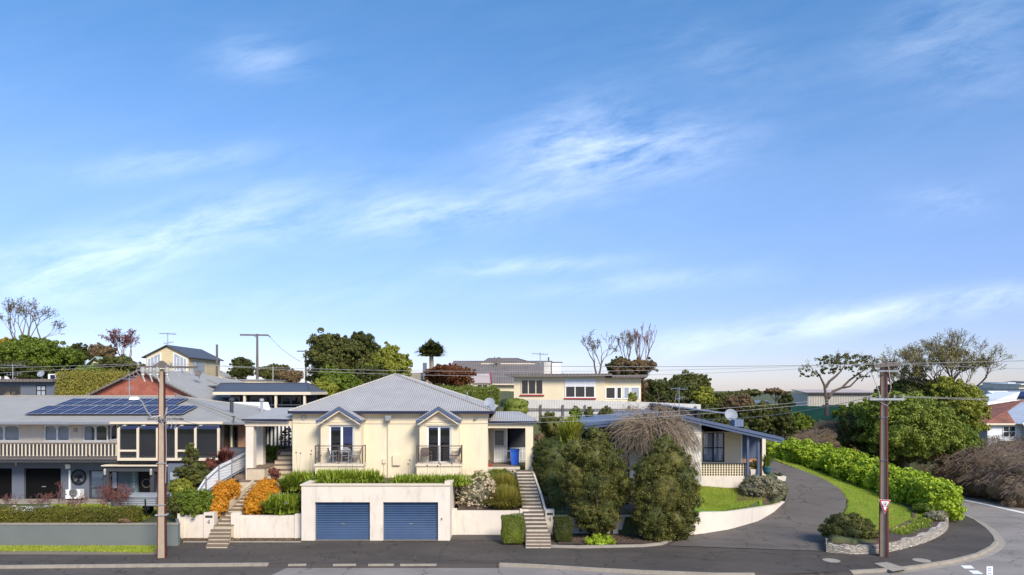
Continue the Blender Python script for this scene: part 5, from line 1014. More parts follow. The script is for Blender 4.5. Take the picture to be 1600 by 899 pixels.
MB().box(W2/2+1.6, W2/2+1.75, -.4, 11, hw-.98, hw-.82).build('gutter', M['trim'], r)
# second grey ridge behind it
r = thing('grey_roof_house', 'long low grey-roofed house wing behind the red brick gable', 'house', (wx(300, 63), 63, 6.2)); X0, X1 = wx(262, 63), wx(352, 63)
hip_roof(r, X0, X1, 62, 74, wz(603, 62), wz(583, 68), wx(285, 68), wx(300, 68), 68, 'greyroof', fascia='slated'); MB().box(X0+.4, X1-.4, 62.4, 73.5, 5.5, wz(603, 62)-.03).build('wall', M['beige'], r)
dish('satellite_dish', 'dark satellite dish on the grey roof below the cream gabled house', 311, 585, 61, 5.5, 'post', .6)
# cream gabled two storey house
Yc = 84; xc = wx(261.5, Yc); w_ = 72*Yc/F; zb = 6.5; zt = wz(540, Yc); ze_ = wz(557, Yc)
r = thing('cream_gable_house', 'cream weatherboard house with angled gable windows high on the hill', 'house', (xc, Yc, zb)); LOC[r.name] = (0, 0, 0)
MB().prism([(-w_/2+.2, 0), (w_/2-.2, 0), (w_/2-.2, ze_-zb), (0, zt-zb-.15), (-w_/2+.2, ze_-zb)], 'y', 0, 9).build('wall', M['cream2'], r)
mb = MB()
for s in (-1, 1): mb.slab([(0, -.3, zt-zb+.08), (s*(w_/2+.2), -.3, ze_-zb-.1), (s*(w_/2+.2), 9.3, ze_-zb-.1), (0, 9.3, zt-zb+.08)], .12)
mb.build('roof', M['darkroof'], r)
for s in (-1, 1):
    P4 = [(s*.75, 1.6+3.3), (s*2.5, 1.6+3.3), (s*2.5, ze_-zb-.35), (s*.75, ze_-zb+.42)]
    P4 = [(s*.75, (wz(580, Yc)-zb)), (s*2.45, (wz(580, Yc)-zb)), (s*2.45, ze_-zb-.28), (s*.75, ze_-zb+.5)]
    f = MB().prism(P4, 'y', -.06, 0.0).build('window', M['pure'], r); c_ = (s*1.6, sum(p[1] for p in P4)/4)
    MB().prism([(c_[0]+(p[0]-c_[0])*.86, c_[1]+(p[1]-c_[1])*.9) for p in P4], 'y', -.09, -.061).build('pane', M['paleglass'], f)
    mu = MB(); 
    for q in (-.42, 0, .42): mu.box(c_[0]+q-.03, c_[0]+q+.03, -.12, -.091, P4[0][1], ze_-zb-.1)
    mu.build('glazing_bar', M['pure'], f)
sw_ = MB().box(w_/2-.2, w_/2-.14, 1.0, 4.2, 3.3, ze_-zb-.6).build('side_window', M['paleglass'], r)
# far grey roof between poles
r = thing('far_grey_house', 'small far grey-roofed house between the bare pole and the cream gabled house', 'house', (wx(332, 92), 92, 7.5)); hip_roof(r, wx(321, 92), wx(347, 92), 92, 97, wz(589, 92), wz(578, 94.5), wx(325, 94), wx(336, 94), 94.5, 'greyroof', fascia='trim'); MB().box(wx(322, 92), wx(346, 92), 92.2, 96.8, 6.5, wz(589, 92)-.03).build('wall', M['beige'], r)
# carport house
Yk = 57; r = thing('verandah_house', 'low dark-roofed house with deep open verandah behind the white shed roof', 'house', (wx(405, Yk), Yk, 5.5)); ze_ = wz(613, Yk); zr_ = wz(599.5, 61)
hip_roof(r, wx(333, Yk), wx(485, Yk), Yk, 66, ze_, zr_, wx(345, 61), wx(480, 61), 61, 'darkroof', fascia='trim', t=.22)
for p in (381, 430, 475): MB().box(wx(p, Yk)-.09, wx(p, Yk)+.09, Yk+.1, Yk+.3, 5.2, ze_-.1).build('post', M['trim'], r)
MB().box(wx(337, Yk), wx(478, Yk), Yk+3, Yk+3.2, 5.2, ze_-.05).build('wall', M['slated'], r)
for a, b in ((345, 375), (392, 425), (440, 470)): win(r, wx(a, Yk+3), wx(b, Yk+3), 5.9, ze_-.4, Yk+3, 2, 1, 'steel', 'darkglass')
MB().box(wx(335, Yk), wx(480, Yk), Yk+.12, Yk+.18, wz(634, Yk), wz(632, Yk)).build('rail', M['slated'], r); MB().box(wx(335, Yk), wx(480, Yk), Yk, Yk+3, 4.8, wz(640, Yk)).build('deck', M['post'], r)
r = thing('white_roof_shed', 'long shed with white ribbed roof between the solar roof and verandah house', 'shed', (wx(360, 53), 53, 4)); MB().slab([(wx(296, 52), 52, wz(646, 52)), (wx(425, 52), 52, wz(646, 52)), (wx(419, 55.5), 55.5, wz(628.5, 55.5)), (wx(300, 55.5), 55.5, wz(628.5, 55.5))], .07).build('roof', M['paleroof'], r); MB().box(wx(300, 52.4), wx(422, 52.4), 52.4, 55.2, 2.5, wz(646, 52)-.09).build('wall', M['blue'], r)
MB().lathe((wx(409, 51), 51, 4.5), [(.1, 0), (.1, wz(628, 51)-4.5), (.17, wz(627, 51)-4.5), (.17, wz(624, 51)-4.5), (.08, wz(623, 51)-4.5)], 10).build('vent_pipe', M['alu'], r)
w = thing('flat_roof_block', 'long flat cream parapet behind the dark verandah roof', 'building', (wx(360, 72), 72, 7)); MB().box(wx(303, 72), wx(415, 72), 72, 78, 6, wz(594.5, 72)).build('wall', M['beige'], w); MB().box(wx(302, 72), wx(416, 72), 71.8, 78.1, wz(594.5, 72)+.001, wz(593, 72)).build('coping', M['steel'], w)
# dark flat house, left
Yd = 60; r = thing('dark_flat_house', 'dark grey flat-roofed house at the left edge behind the solar roof', 'house', (wx(30, Yd), Yd, 6)); MB().wall(-50, wx(85, Yd), 5.5, wz(597, Yd), Yd, .2).box(wx(85, Yd)-.2, wx(85, Yd), Yd+.2, Yd+6, 5.5, wz(597, Yd)).build('wall', M['slate'], r)
MB().box(-50, wx(88, Yd), Yd-.5, Yd+7, wz(597, Yd)+.001, wz(592.5, Yd)).build('roof', M['browngrey'], r)
win(r, wx(-18, Yd), wx(32, Yd), wz(624, Yd), wz(603, Yd), Yd, 3, 1, 'slated', 'darkglass'); win(r, wx(57, Yd), wx(72, Yd), wz(626, Yd), wz(602.5, Yd), Yd, 2, 3, 'black', 'paleglass')
dish('satellite_dish', 'small grey dish on the roof edge of the dark flat house', 66, 586, 61, 5.5, 'dishgrey', .5)
w = thing('air_conditioner', 'white air conditioner box on the dark flat roof', 'air conditioner', (wx(81, 61), 61, 9)); MB().box(wx(75, 61), wx(87, 61), 61, 61.6, wz(592.5, 61), wz(584.5, 61)).build('casing', M['pure'], w); MB().box(wx(79, 61), wx(86, 61), 60.96, 60.999, wz(592, 61), wz(586, 61)).build('grille', M['navy'], w)
w = thing('white_yard_wall', 'pale low yard wall below the dark flat house', 'wall', (wx(20, 55), 55, 4)); MB().box(-48, wx(62, 55), 55, 55.2, 2.5, wz(629, 55)).build('wall_panel', M['white'], w)
# teal roofed house far left
Yt = 97; r = thing('green_roof_house', 'far white gabled house with pale green roof among the trees', 'house', (wx(133, Yt), Yt, 8)); LOC[r.name] = (0, 0, 0)
MB().prism([(0, 0), (3.2, 0), (3.2, 2.6), (1.6, 4.6), (0, 2.6)], 'y', 0, 5).build('wall', M['white'], r); MB().slab([(1.6, -.3, 4.8), (1.6, 5, 4.8), (-1.6, 5, 2.2), (-1.6, -.3, 2.2)], .1).slab([(1.6, -.3, 4.8), (3.6, -.3, 2.2), (3.6, 5, 2.2), (1.6, 5, 4.8)], .1).build('roof', M['greenroof'], r)
# brown roofs
Yb = 84; r = thing('brown_roof_house', 'large house with weathered brown hip roof on the hilltop', 'house', (wx(790, Yb), Yb, 7.5)); hip_roof(r, wx(690, Yb), wx(893, Yb), Yb, 100, wz(600, Yb), wz(565, 92), wx(709, 92), wx(862, 92), 92, 'browngrey', fascia='trim'); hip_roof(r, wx(752, 92), wx(835, 92), 91, 99, wz(568, 91), wz(560.5, 95), wx(763, 95), wx(808, 95), 95, 'browngrey', fascia='trim', name='upper_roof')
MB().box(wx(697, Yb), wx(888, Yb), Yb+.5, 99, 6, wz(600, Yb)-.03).build('wall', M['beige'], r)
MB().box(wx(777, 91), wx(782, 91), 90, 90.5, 10, wz(559, 91)).tube([(wx(773, 91), 90, 11), (wx(773, 91), 90, wz(558.5, 91))], .09, 6).build('chimney', M['browngrey'], r)
Ys = 72; r = thing('pale_roof_outhouse', 'small outhouse with pinkish pale roof and red edge beside the beige house', 'shed', (wx(748, Ys), Ys, 6.5)); MB().slab([(wx(731, Ys), Ys, wz(598, Ys)), (wx(767, Ys), Ys, wz(598, Ys)), (wx(766, 75), 75.5, wz(584, 75.5)), (wx(735, 75), 75.5, wz(584, 75.5))], .08).build('roof', M['pinkroof'], r); MB().box(wx(738, Ys), wx(766, Ys), Ys+.2, 75, 5.5, wz(598, Ys)-.09).build('wall', M['beige'], r); MB().bar((wx(767, Ys)+.07, Ys-.05, wz(599, Ys)), (wx(766, 75.5)+.07, 75.5, wz(583, 75.5)), .12, .3).build('red_edge', M['redpaint'], r); win(r, wx(745, Ys), wx(762, Ys), wz(606, Ys), wz(600.5, Ys), Ys+.2, 2, 1, 'trim', 'darkglass')
Yq = 90; r = thing('grey_parapet_building', 'flat grey parapet building with a short chimney below the palm', 'building', (wx(655, Yq), Yq, 7.5)); MB().box(wx(640, Yq), wx(690, Yq), Yq, 96, 6.5, wz(582.5, Yq)).build('wall', M['kerb'], r); MB().box(wx(661.5, Yq), wx(667, Yq), Yq-.6, Yq-.1, 9.4, wz(567.5, Yq)).build('chimney', M['slate'], r)
# beige flat-roofed house, turned a few degrees
Yz = 60.5; rz = R(-9); ox = wx(803, Yz); r = thing('beige_flat_house', 'beige flat-roofed house with white-framed windows and twin chimneys on the hill', 'house', (ox, Yz, 5.4), rz); LOC[r.name] = (0, 0, 0)
q = lambda px: (lambda t: t)( (wx(px, Yz)-ox)/cos(rz) * (1-.155*((px-803)/F)*0) )
def lx(px):   # local x on the turned facade seen at px
    u = (px-800)/F; return (u*Yz-ox)/(cos(rz)-u*sin(rz))
def lz(py, px): Yl = Yz+lx(px)*sin(rz); return wz(py, Yl)-5.4
L1, L2 = lx(945), lx(1002); hz = lz(588, 870)
Wn = [(lx(814), lx(849), lz(617, 830), lz(593, 830)), (lx(883), lx(930), lz(622, 905), lz(592.5, 905))]
MB().box(0, L1, 0, 8, -1, hz).build('wall', M['beige'], r); MB().box(L1+.001, L2, .7, 8, -1, hz-.15).build('wing_wall', M['beige'], r)
MB().box(-.7, L1+.6, -.7, 9, hz+.001, hz+.2).build('roof', M['browngrey'], r); MB().box(L1+.61, L2+.5, .1, 8.5, hz-.14, hz+.08).build('wing_roof', M['browngrey'], r)
win(r, *Wn[0], 0, 3, 1, 'trim', 'darkglass', .09, 'redpaint'); win(r, *Wn[1], 0, 3, 1, 'pure', 'darkglass', .09, 'redpaint')
z_ = Wn[1][2]+(Wn[1][3]-Wn[1][2])*.62; MB().box(Wn[1][0], Wn[1][1], -.07, -.051, z_-.04, z_+.04).build('window_rail', M['pure'], r); MB().box(Wn[1][0]+.08, Wn[1][1]-.08, -.045, -.022, z_+.05, Wn[1][3]-.1).build('roller_blind', M['curtain'], r)
for a, b, pm in ((945.5, 962, 'darkglass'), (963, 972, 'darkglass'), (974, 984, 'paleglass'), (985, 1000, 'paleglass')): win(r, lx(a), lx(b), lz(624, 970), lz(604.5, 970), .7, 1, 1, 'pure', pm, .09)
MB().box(lx(845), lx(856), 2.5, 3.2, hz+.2, hz+.2+1.15).build('chimney', M['whitebrick'], r); MB().box(lx(858), lx(873), 2.6, 3.6, hz+.2, hz+.2+1.1).build('chimney', M['pure'], r); MB().box(lx(857.5), lx(873.5), 2.55, 3.65, hz+1.301, hz+1.36).tube([(lx(852), 2.8, hz+1.3), (lx(852), 2.8, hz+1.8)], .08, 6).build('chimney_cap', M['post'], r)
MB().slab([(lx(828), -.9, lz(639, 880)-.25), (lx(955), -.9, lz(639, 880)-.25), (lx(955), -.01, lz(636, 880)+.15), (lx(828), -.01, lz(636, 880)+.15)], .06).build('lower_awning', M['tile'], r); MB().box(lx(956), lx(985), -.6, .69, lz(640, 970)-.2, lz(640, 970)).build('step_slab', M['pure'], r)
# white sheet fence below it
w = thing('white_sheet_fence', 'long white sheet fence with dark posts below the beige house', 'fence', (wx(955, 54), 54, 5.5)); P2 = [(wx(815, 55), 55, 3.6, wz(624, 55)), (wx(900, 54.5), 54.5, 3.6, wz(625.5, 54.5)), (wx(1000, 54), 54, 3.6, wz(628, 54)), (wx(1095, 53.5), 53.5, 3.6, wz(632, 53.5))]
MB().strip(P2, .04).build('sheet', M['fence'], w)
for i in range(8):
    px = 845+i*34.5; t_ = (px-815)/280; Yp = 55-1.5*t_; x = wx(px, Yp); zt_ = wz(636+3*t_, Yp); MB().box(x-.07, x+.07, Yp-.16, Yp-.05, 4.4, zt_+.2).build('post', M['post'], w)
MB().bar((wx(815, 55), 54.83, wz(639, 55)), (wx(1095, 53.5), 53.33, wz(641, 53.5)), .05, .09).build('rail', M['post'], w)
# shed on the right
rz = R(-13); ox = wx(1262, 76); r = thing('cream_shed', 'long cream clad shed with dark roof edge behind the green fence', 'shed', (ox, 76, 5.5), rz); LOC[r.name] = (0, 0, 0)
def lx2(px): u = (px-800)/F; return (u*76-ox)/(cos(rz)-u*sin(rz))
hzz = wz(615.5, 76)-5.5; W9 = lx2(1372); MB().box(0, W9, 0, 9, -1.5, hzz).build('wall', M['shed'], r); MB().slab([(-.2, -.2, hzz+.15), (W9+.2, -.2, hzz+.15), (W9+.2, 9.2, hzz+.5), (-.2, 9.2, hzz+.5)], .12).build('roof', M['pinkroof'], r); MB().box(-.22, W9+.22, -.27, -.21, hzz-.02, hzz+.14).build('fascia', M['slated'], r)
MB().box(lx2(1285), lx2(1322), -.05, -.001, wz(640, 76)-5.6, wz(632.5, 76)-5.5).build('doorway', M['slated'], r)
for a in (1340, 1352): win(r, lx2(a), lx2(a+7), .5, 1.2, 0, 1, 1, 'pure', 'paleglass')
w = thing('green_fence', 'dark green sheet fence below the cream shed', 'fence', (wx(1290, 70), 70, 4.5)); MB().strip([(wx(1235, 71), 71, 4, wz(634, 71)), (wx(1330, 69), 69, 4, wz(636, 69))], .05).build('sheet', M['green'], w)
# grey roofs far behind right house
r = thing('far_grey_roof_house', 'far low house with blue-grey roof beyond the hedge trees', 'house', (wx(1185, 95), 95, 6)); hip_roof(r, wx(1160, 95), wx(1215, 95), 95, 103, wz(640, 95), wz(627, 99), wx(1172, 99), wx(1200, 99), 99, 'blueroof', fascia='trim'); MB().box(wx(1163, 95), wx(1212, 95), 95.3, 102, 3.5, wz(640, 95)-.03).build('wall', M['white'], r)
# red tiled cottage, far right
Yr = 60; r = thing('red_tile_cottage', 'white cottage with red tiled roof above the dry brown bank', 'house', (wx(1590, Yr), Yr, 4)); x0, x1 = wx(1541, Yr), wx(1720, Yr)
hip_roof(r, x0, x1, Yr, 72, wz(662, Yr), wz(626, 66), wx(1600, 66), wx(1690, 66), 66, 'tile', fascia='trim'); MB().box(x0+.35, x1-.35, Yr+.35, 71.5, 2.8, wz(662, Yr)-.03).build('wall', M['whiteboard'], r)
win(r, wx(1571, Yr), wx(1591, Yr), wz(684, Yr), wz(666, Yr), Yr+.35, 2, 2, 'pure', 'darkglass')
MB().prism([(wx(1600, Yr-1), wz(663, Yr-1)), (wx(1700, Yr-1), wz(663, Yr-1)), (wx(1650, Yr-1), wz(630, Yr-1))], 'y', Yr-1, Yr+3).build('gable', M['whiteboard'], r); MB().bar((wx(1598, Yr-1), Yr-1.05, wz(664, Yr-1)), (wx(1650, Yr-1), Yr-1.05, wz(629, Yr-1)), .1, .3).build('barge_board', M['pure'], r)
MB().box(wx(1601, Yr), wx(1698, Yr), Yr-.9, Yr+.3, 2.5, wz(663, Yr-1)).build('front_wall', M['whiteboard'], r)
Yw2 = 84; r = thing('white_gable_house', 'far white-edged gable roof with a solar panel behind the red tiles', 'house', (wx(1600, Yw2), Yw2, 4)); MB().slab([(wx(1560, Yw2+3), Yw2+5, wz(611, Yw2+5)), (wx(1700, Yw2+3), Yw2+5, wz(611, Yw2+5)), (wx(1700, Yw2), Yw2, wz(632, Yw2)), (wx(1586, Yw2), Yw2, wz(632, Yw2))], .2).build('roof', M['paleroof'], r)
MB().slab([(wx(1577, Yw2+4), Yw2+4.3, wz(612.5, Yw2+4)+.1), (wx(1620, Yw2+4), Yw2+4.3, wz(612.5, Yw2+4)+.1), (wx(1620, Yw2+1), Yw2+1.2, wz(624, Yw2+1)+.35), (wx(1588, Yw2+1), Yw2+1.2, wz(624, Yw2+1)+.35)], .06).build('solar_panel', M['solar'], r); MB().prism([(wx(1560, Yw2+4), wz(612, Yw2+5)), (wx(1586, Yw2), wz(632, Yw2)), (wx(1560, Yw2), wz(640, Yw2)), (wx(1545, Yw2), wz(640, Yw2)), (wx(1545, Yw2), wz(630, Yw2))], 'y', Yw2+.2, Yw2+4.8).box(wx(1560, Yw2), wx(1700, Yw2), Yw2+.3, Yw2+4.8, 3, wz(633, Yw2)).build('wall', M['pure'], r)
# distant hill with a couple of pale buildings
hm = MB(); N_ = 40; V = []
for i in range(N_+1):
    x = 150+i*14.; h = -6+23*math.exp(-((i-27)/6.)**2)+13*math.exp(-((i-13)/3.)**2)+1.0*sin(i*1.3)+random.uniform(-.6, .6)
    V += [(x, 600-30*sin(i*.4), -2), (x, 700, h), (x, 900, -2)]
hm.add(V, [(i*3+j, (i+1)*3+j, (i+1)*3+j+1, i*3+j+1) for i in range(N_) for j in range(2)]); o = hm.build('hill', M['farhill'], smooth=True); tag(o, kind='structure')
for px, py, Y, wp in ((1572, 598, 400, 10), (1592, 600, 380, 16)):
    r = thing('far_building', 'tiny pale building on the distant hill, '+('with a high end wall' if px < 1580 else 'long and low at the right edge'), 'building', (wx(px, Y), Y, wz(py+8, Y))); MB().box(wx(px, Y), wx(px+wp, Y), Y, Y+20, wz(py+8, Y), wz(py, Y)).build('wall', M['white'], r); MB().slab([(wx(px-1, Y), Y-2, wz(py, Y)), (wx(px+wp+1, Y), Y-2, wz(py, Y)), (wx(px+wp+1, Y), Y+22, wz(py-1.6, Y)), (wx(px-1, Y), Y+22, wz(py-1.6, Y))], .5).build('roof', M['paleroof'], r)

# ------------------------------------------------------------------ poles, lines, signs
def stobie(label, bx, by, top, rz, w0=.40, w1=.22, zb=.1, fd=.19):
    t = thing('stobie_pole', label, 'power pole', (bx, by, zb), rz); LOC[t.name] = (0, 0, 0); h = top-zb
    def col(x0a, x1a, x0b, x1b, d0, d1): return MB().hexa([(x0a, -d0, 0), (x1a, -d0, 0), (x1a, d0, 0), (x0a, d0, 0)], [(x0b, -d1, h), (x1b, -d1, h), (x1b, d1, h), (x0b, d1, h)])
    col(-w0/2+.05, w0/2-.05, -w1/2+.04, w1/2-.04, .13, .11).build('concrete_core', M['concrete'], t)
    for s in (-1, 1):
        a, b = sorted((s*(w0/2-.049), s*w0/2)); c, d = sorted((s*(w1/2-.039), s*w1/2)); col(a, b, c, d, fd, fd-.03).build('steel_flange', M['rust'], t)
    for z in (h*.28, h*.5, h*.72): MB().box(-w0/2-.01, w0/2+.01, -.16, -.151, z, z+.04).build('tie_bolt', M['steel'], t)
    return t
PL = (wx(253, 32.2), 32.2); PR_ = (wx(1381, 32.4), 32.4)
lp = stobie('tall concrete and steel pole with street lamp and transformer fuses on the left', PL[0], PL[1], wz(577, 32.2), R(12), .39, .24, fd=.135)
rp_ = stobie('tall rusty steel-edged pole with two crossarms on the right corner', PR_[0], PR_[1], wz(568, 32.4), R(-38), .37, .26)
def insulators(t, pts, h=.16, mat='ceramic', name='insulator'):
    for x, y, z in pts: MB().lathe((x, y, z), [(.02, 0), (.055, .03), (.03, .06), (.06, .09), (.03, .12), (.04, h)], 8).build(name, M[mat], t)
zc = wz(574, 32.2)-.1; A = (-1.0, 1.6)
MB().box(A[0], A[1], -.28, -.17, zc-.05, zc+.05).build('crossarm', M['post'], lp); insulators(lp, [(x, -.22, zc+.05) for x in (-.95, -.3, .45, 1.5)])
MB().prism([(-.35, zc+.05), (.35, zc+.05), (.05, zc+.3), (-.05, zc+.3)], 'y', -.1, .1).build('pole_cap', M['post'], lp)
for x in (-.62, -.3, .0, .42): 
    f = MB().lathe((x-.1, -.36, zc-.42), [(.05, 0), (.09, .04), (.07, .1), (.11, .2), (.11, .36), (.04, .4)], 8).build('fuse_unit', M['ceramic'], lp); MB().tube([(x-.1, -.4, zc-.4), (x+.02, -.45, zc-.7)], .035, 6).build('fuse_tube', M['ceramic'], f)
for x in (.95, 1.3): MB().tube([(x, -.25, zc-.05), (x+.04, -.3, zc-.35)], .04, 6).build('surge_arrester', M['steel'], lp)
cb = MB(); 
for i in range(6): x = -.9+i*.4; cb.tube([(x, -.25, zc+.12), (x-.12, -.4, zc-.2+.05*(i % 2)), (x+.05, -.35, zc-.42)], .015, 4)
for cx_ in (-1.15, -.95): cb.tube([(cx_+.22*cos(k*pi/6), -.3, zc-.28+.2*sin(k*pi/6)) for k in range(5, 13)], .012, 4)
cb.build('jumper_cable', M['wire'], lp)
z2 = wz(655, 32.2)-.1; MB().box(-.55, 1.0, -.3, -.2, z2-.04, z2+.04).build('lower_crossarm', M['post'], lp); insulators(lp, [(x, -.25, z2+.04) for x in (-.5, -.25, .35, .6, .9)], .13)
sl_m = MB().tube([(0, -.2, z2+.15), (-.35, -.35, z2+.12), (-.52, -.5, z2+.4), (-.66, -.7, z2+.85), (-.82, -.8, z2+.98)], .032, 6).build('lamp_arm', M['alu'], lp)
MB().hexa([(-1.12, -1.0, z2+.93), (-.72, -1.0, z2+.93), (-.72, -.72, z2+.93), (-1.12, -.72, z2+.93)], [(-1.06, -.95, z2+1.06), (-.74, -.95, z2+1.06), (-.74, -.77, z2+1.06), (-1.06, -.77, z2+1.06)]).build('lamp_head', M['pure'], sl_m)
MB().tube([(.1, -.25, z2), (.25, -.28, z2+.25), (.3, -.3, z2+.55)], .04, 6).build('cable_bracket', M['alu'], lp); cb = MB()
for i in range(5): cb.tube([(-.3+i*.28, -.28, z2+.1), (.05+i*.15, -.42, z2-.25-.06*i), (.3+i*.1, -.36, z2+.02)], .014, 4)
cb.tube([(.22, -.2, z2-.1), (.24, -.18, z2-1.5), (.2, -.17, z2-3)], .02, 4); cb.build('jumper_cable', M['wire'], lp)
MB().box(-.26, .26, -.18, .18, wz(805, 32.2)-.1, wz(805, 32.2)-.05).build('steel_band', M['alu'], lp)
# right pole
zc2 = wz(573, 32.4)-.1
def arm(t, z, L, ry, w=.12, name='crossarm', tilt=0):   # arm turned back to face the street
    a = -t.rotation_euler[2]+ry; c, s = cos(a), sin(a); p = (-L*c-.0, -L*s-.0, z-tilt); q = (L*c, L*s, z+tilt); off = (.25*s, -.25*c, 0)
    p = tuple(p[k]+off[k] for k in range(3)); q = tuple(q[k]+off[k] for k in range(3)); MB().bar(p, q, w, w).build(name, M['post' if name == 'crossarm' else 'steel'], t); return p, q
p, q = arm(rp_, zc2+.05, .68, R(5), tilt=.06); insulators(rp_, [tuple(p[k]+(q[k]-p[k])*f+(.06 if k == 2 else 0) for k in range(3)) for f in (.03, .97)])
arm(rp_, zc2-.22, .62, R(20), .07, 'brace_arm')
z3 = wz(624, 32.4)-.1; p, q = arm(rp_, z3, .82, 0, .1, 'lower_crossarm'); insulators(rp_, [tuple(p[k]+(q[k]-p[k])*f+(.05 if k == 2 else 0) for k in range(3)) for f in (.04, .3, .72, .96)])
cb = MB()
for (xa, za1, xb, zb1, d) in ((-.5, zc2-.2, -.1, z3+.1, -.4), (.25, zc2, .2, z3, -.35), (-.25, z3-.05, .35, z3-.05, -.3)): cb.tube([(xa, d, za1), ((xa+xb)/2+.15, d-.1, (za1+zb1)/2-.25), (xb, d, zb1)], .018, 4)
cb.build('jumper_cable', M['wire'], rp_)
# triangular sign strapped to the right pole
sy = PR_[1]-.30; sx = wx(1382.5, sy); sz = wz(781.5, sy); sg = thing('triangle_sign', 'red-bordered white triangle sign pointing down on the right pole', 'sign', (sx, sy, sz-.35)); a_ = .285
def tri(k, y, mat, name, par=sg): return MB().prism([(sx-a_*k, sz+.02-(1-k)*.20), (sx+a_*k, sz-.0-(1-k)*.20), (sx, sz-.2-(.46)*k+.0)], 'y', y, y+.008).build(name, M[mat], par)
tri(1.0, sy, 'signwhite', 'sign_plate'); tri(.94, sy-.010, 'signred', 'sign_border'); tri(.66, sy-.020, 'signwhite', 'sign_face')
cm = MB(); n = 14; cz_ = sz-.21
for k in range(n):
    if k in (3, 10): continue
    a0, a1 = 2*pi*k/n, 2*pi*(k+.8)/n; cm.bar((sx+.095*cos(a0), sy-.026, cz_+.12*sin(a0)), (sx+.095*cos(a1), sy-.026, cz_+.12*sin(a1)), .008, .022)
cm.bar((sx, sy-.028, cz_-.1), (sx, sy-.028, cz_+.09), .008, .03).bar((sx-.05, sy-.028, cz_-.02), (sx, sy-.028, cz_+.06), .008, .018).bar((sx+.05, sy-.028, cz_-.02), (sx, sy-.028, cz_+.06), .008, .018); cm.build('sign_symbol', M['letter'], sg)
MB().box(sx-.2, sx+.2, sy+.009, sy+.11, sz-.12, sz-.09).build('strap', M['steel'], sg)
# small white board with blue figures at the bottom edge
yq = 28.6; x = wx(1546.5, yq); zt_ = wz(885.5, yq); ns = thing('street_board', 'narrow upright white board with blue lettering at the bottom right', 'sign', (x, yq, 0)); MB().box(x-.13, x+.13, yq, yq+.03, zt_-.9, zt_).build('board', M['signwhite'], ns); MB().tube([(x, yq+.06, 0), (x, yq+.06, zt_-.1)], .03, 8).build('post', M['steel'], ns)
bm_ = MB()
for i in range(4):
    zz = zt_-.14-.2*i; bm_.bar((x-.07, yq-.004, zz-.05), (x+.05, yq-.004, zz-.02), .006, .02).bar((x-.07, yq-.004, zz+.05), (x+.05, yq-.004, zz+.07), .006, .02).bar((x-.07, yq-.004, zz-.05), (x-.07, yq-.004, zz+.05), .006, .02).bar((x+.05, yq-.004, zz-.02), (x+.05, yq-.004, zz+.07), .006, .02)
bm_.build('lettering', M['signblue'], ns)
# power lines
def line(label, p, q, sag, r=.009, n=28, group=None):
    mb = MB(); P = []
    for i in range(n+1): t = i/n; P.append((p[0]+(q[0]-p[0])*t, p[1]+(q[1]-p[1])*t, p[2]+(q[2]-p[2])*t-sag*4*t*(1-t)))
    o = mb.tube(P, r, 5).build('power_line', M['wire']); tag(o, label, 'power line', 'overhead wires between poles'); return o
zl = zc+.1+.16; zr2 = zc2+.1+.2
xl, yl = PL; xr, yr_ = PR_
line('highest wire from the left pole top to the right pole crossarm', (xl+.45, yl-.22, zl), (xr-.6, yr_-.2, zr2-.05), .38)
line('second wire from the left pole top to the right pole crossarm, just below the highest', (xl+1.5, yl-.22, zl-.02), (xr+.6, yr_-.2, zr2), .62)
line('upper wire running left out of frame from the left pole', (xl-.95, yl-.22, zl), (-70, 33.2, zl+.2), .5); line('second wire running left out of frame from the left pole', (xl-.3, yl-.22, zl), (-70, 34.0, zl), .9)
line('upper wire running right out of frame from the right pole', (xr+.6, yr_-.2, zr2-.1), (75, 33, zr2), .6)
line('single high wire passing above the right pole from the hill', (wx(760, 60), 60, wz(571, 60)), (wx(1700, 48), 40, wz(556, 41)), .35, .02)
line('upper pale low wire from left pole across the house fronts to the right pole', (xl+.9, yl-.25, z2+.25), (xr-.8, yr_-.25, z3+.25), .55); line('lower pale low wire from left pole across the house fronts to the right pole', (xl+.6, yl-.25, z2+.2), (xr-.35, yr_-.25, z3+.22), .75)
for k, (dx, w_) in enumerate(((.4, 'top'), (.8, 'lowest'))): line('%s low wire running right out of frame from the right pole' % w_, (xr+dx, yr_-.25, z3+.25-.05*k), (60, 33-.5*k, z3-.1-.25*k), .25)
line('low wire running left out of frame from the left pole', (xl-.5, yl-.25, z2+.2), (-60, 33, z2+.5), .6)
line('service wire from the left pole to the eave of the two storey house', (xl+.9, yl-.25, z2+.1), (wx(372, 43), 42.8, wz(657, 43)), .3, .014); line('black service wire pair sloping over the solar roof', (wx(272, 50), 50, wz(621, 50)+.3), (wx(366, 42.9), 42.8, wz(655, 43)+.35), .02, .03)
MB().tube([(wx(365, 42.9), 42.9, wz(662, 42.9)), (wx(365, 42.9), 42.9, wz(650, 42.9))], .05, 6).box(wx(362, 42.9), wx(368, 42.9), 42.85, 42.95, wz(652, 42.9), wz(651, 42.9)).build('service_mast', M['slated'], lh)
line('service wire from the right pole down to the blue roof house', (xr-.8, yr_-.25, z3+.2), (wx(1093, 43.2), 43.1, wz(660, 43.2)+.2), .3, .014)
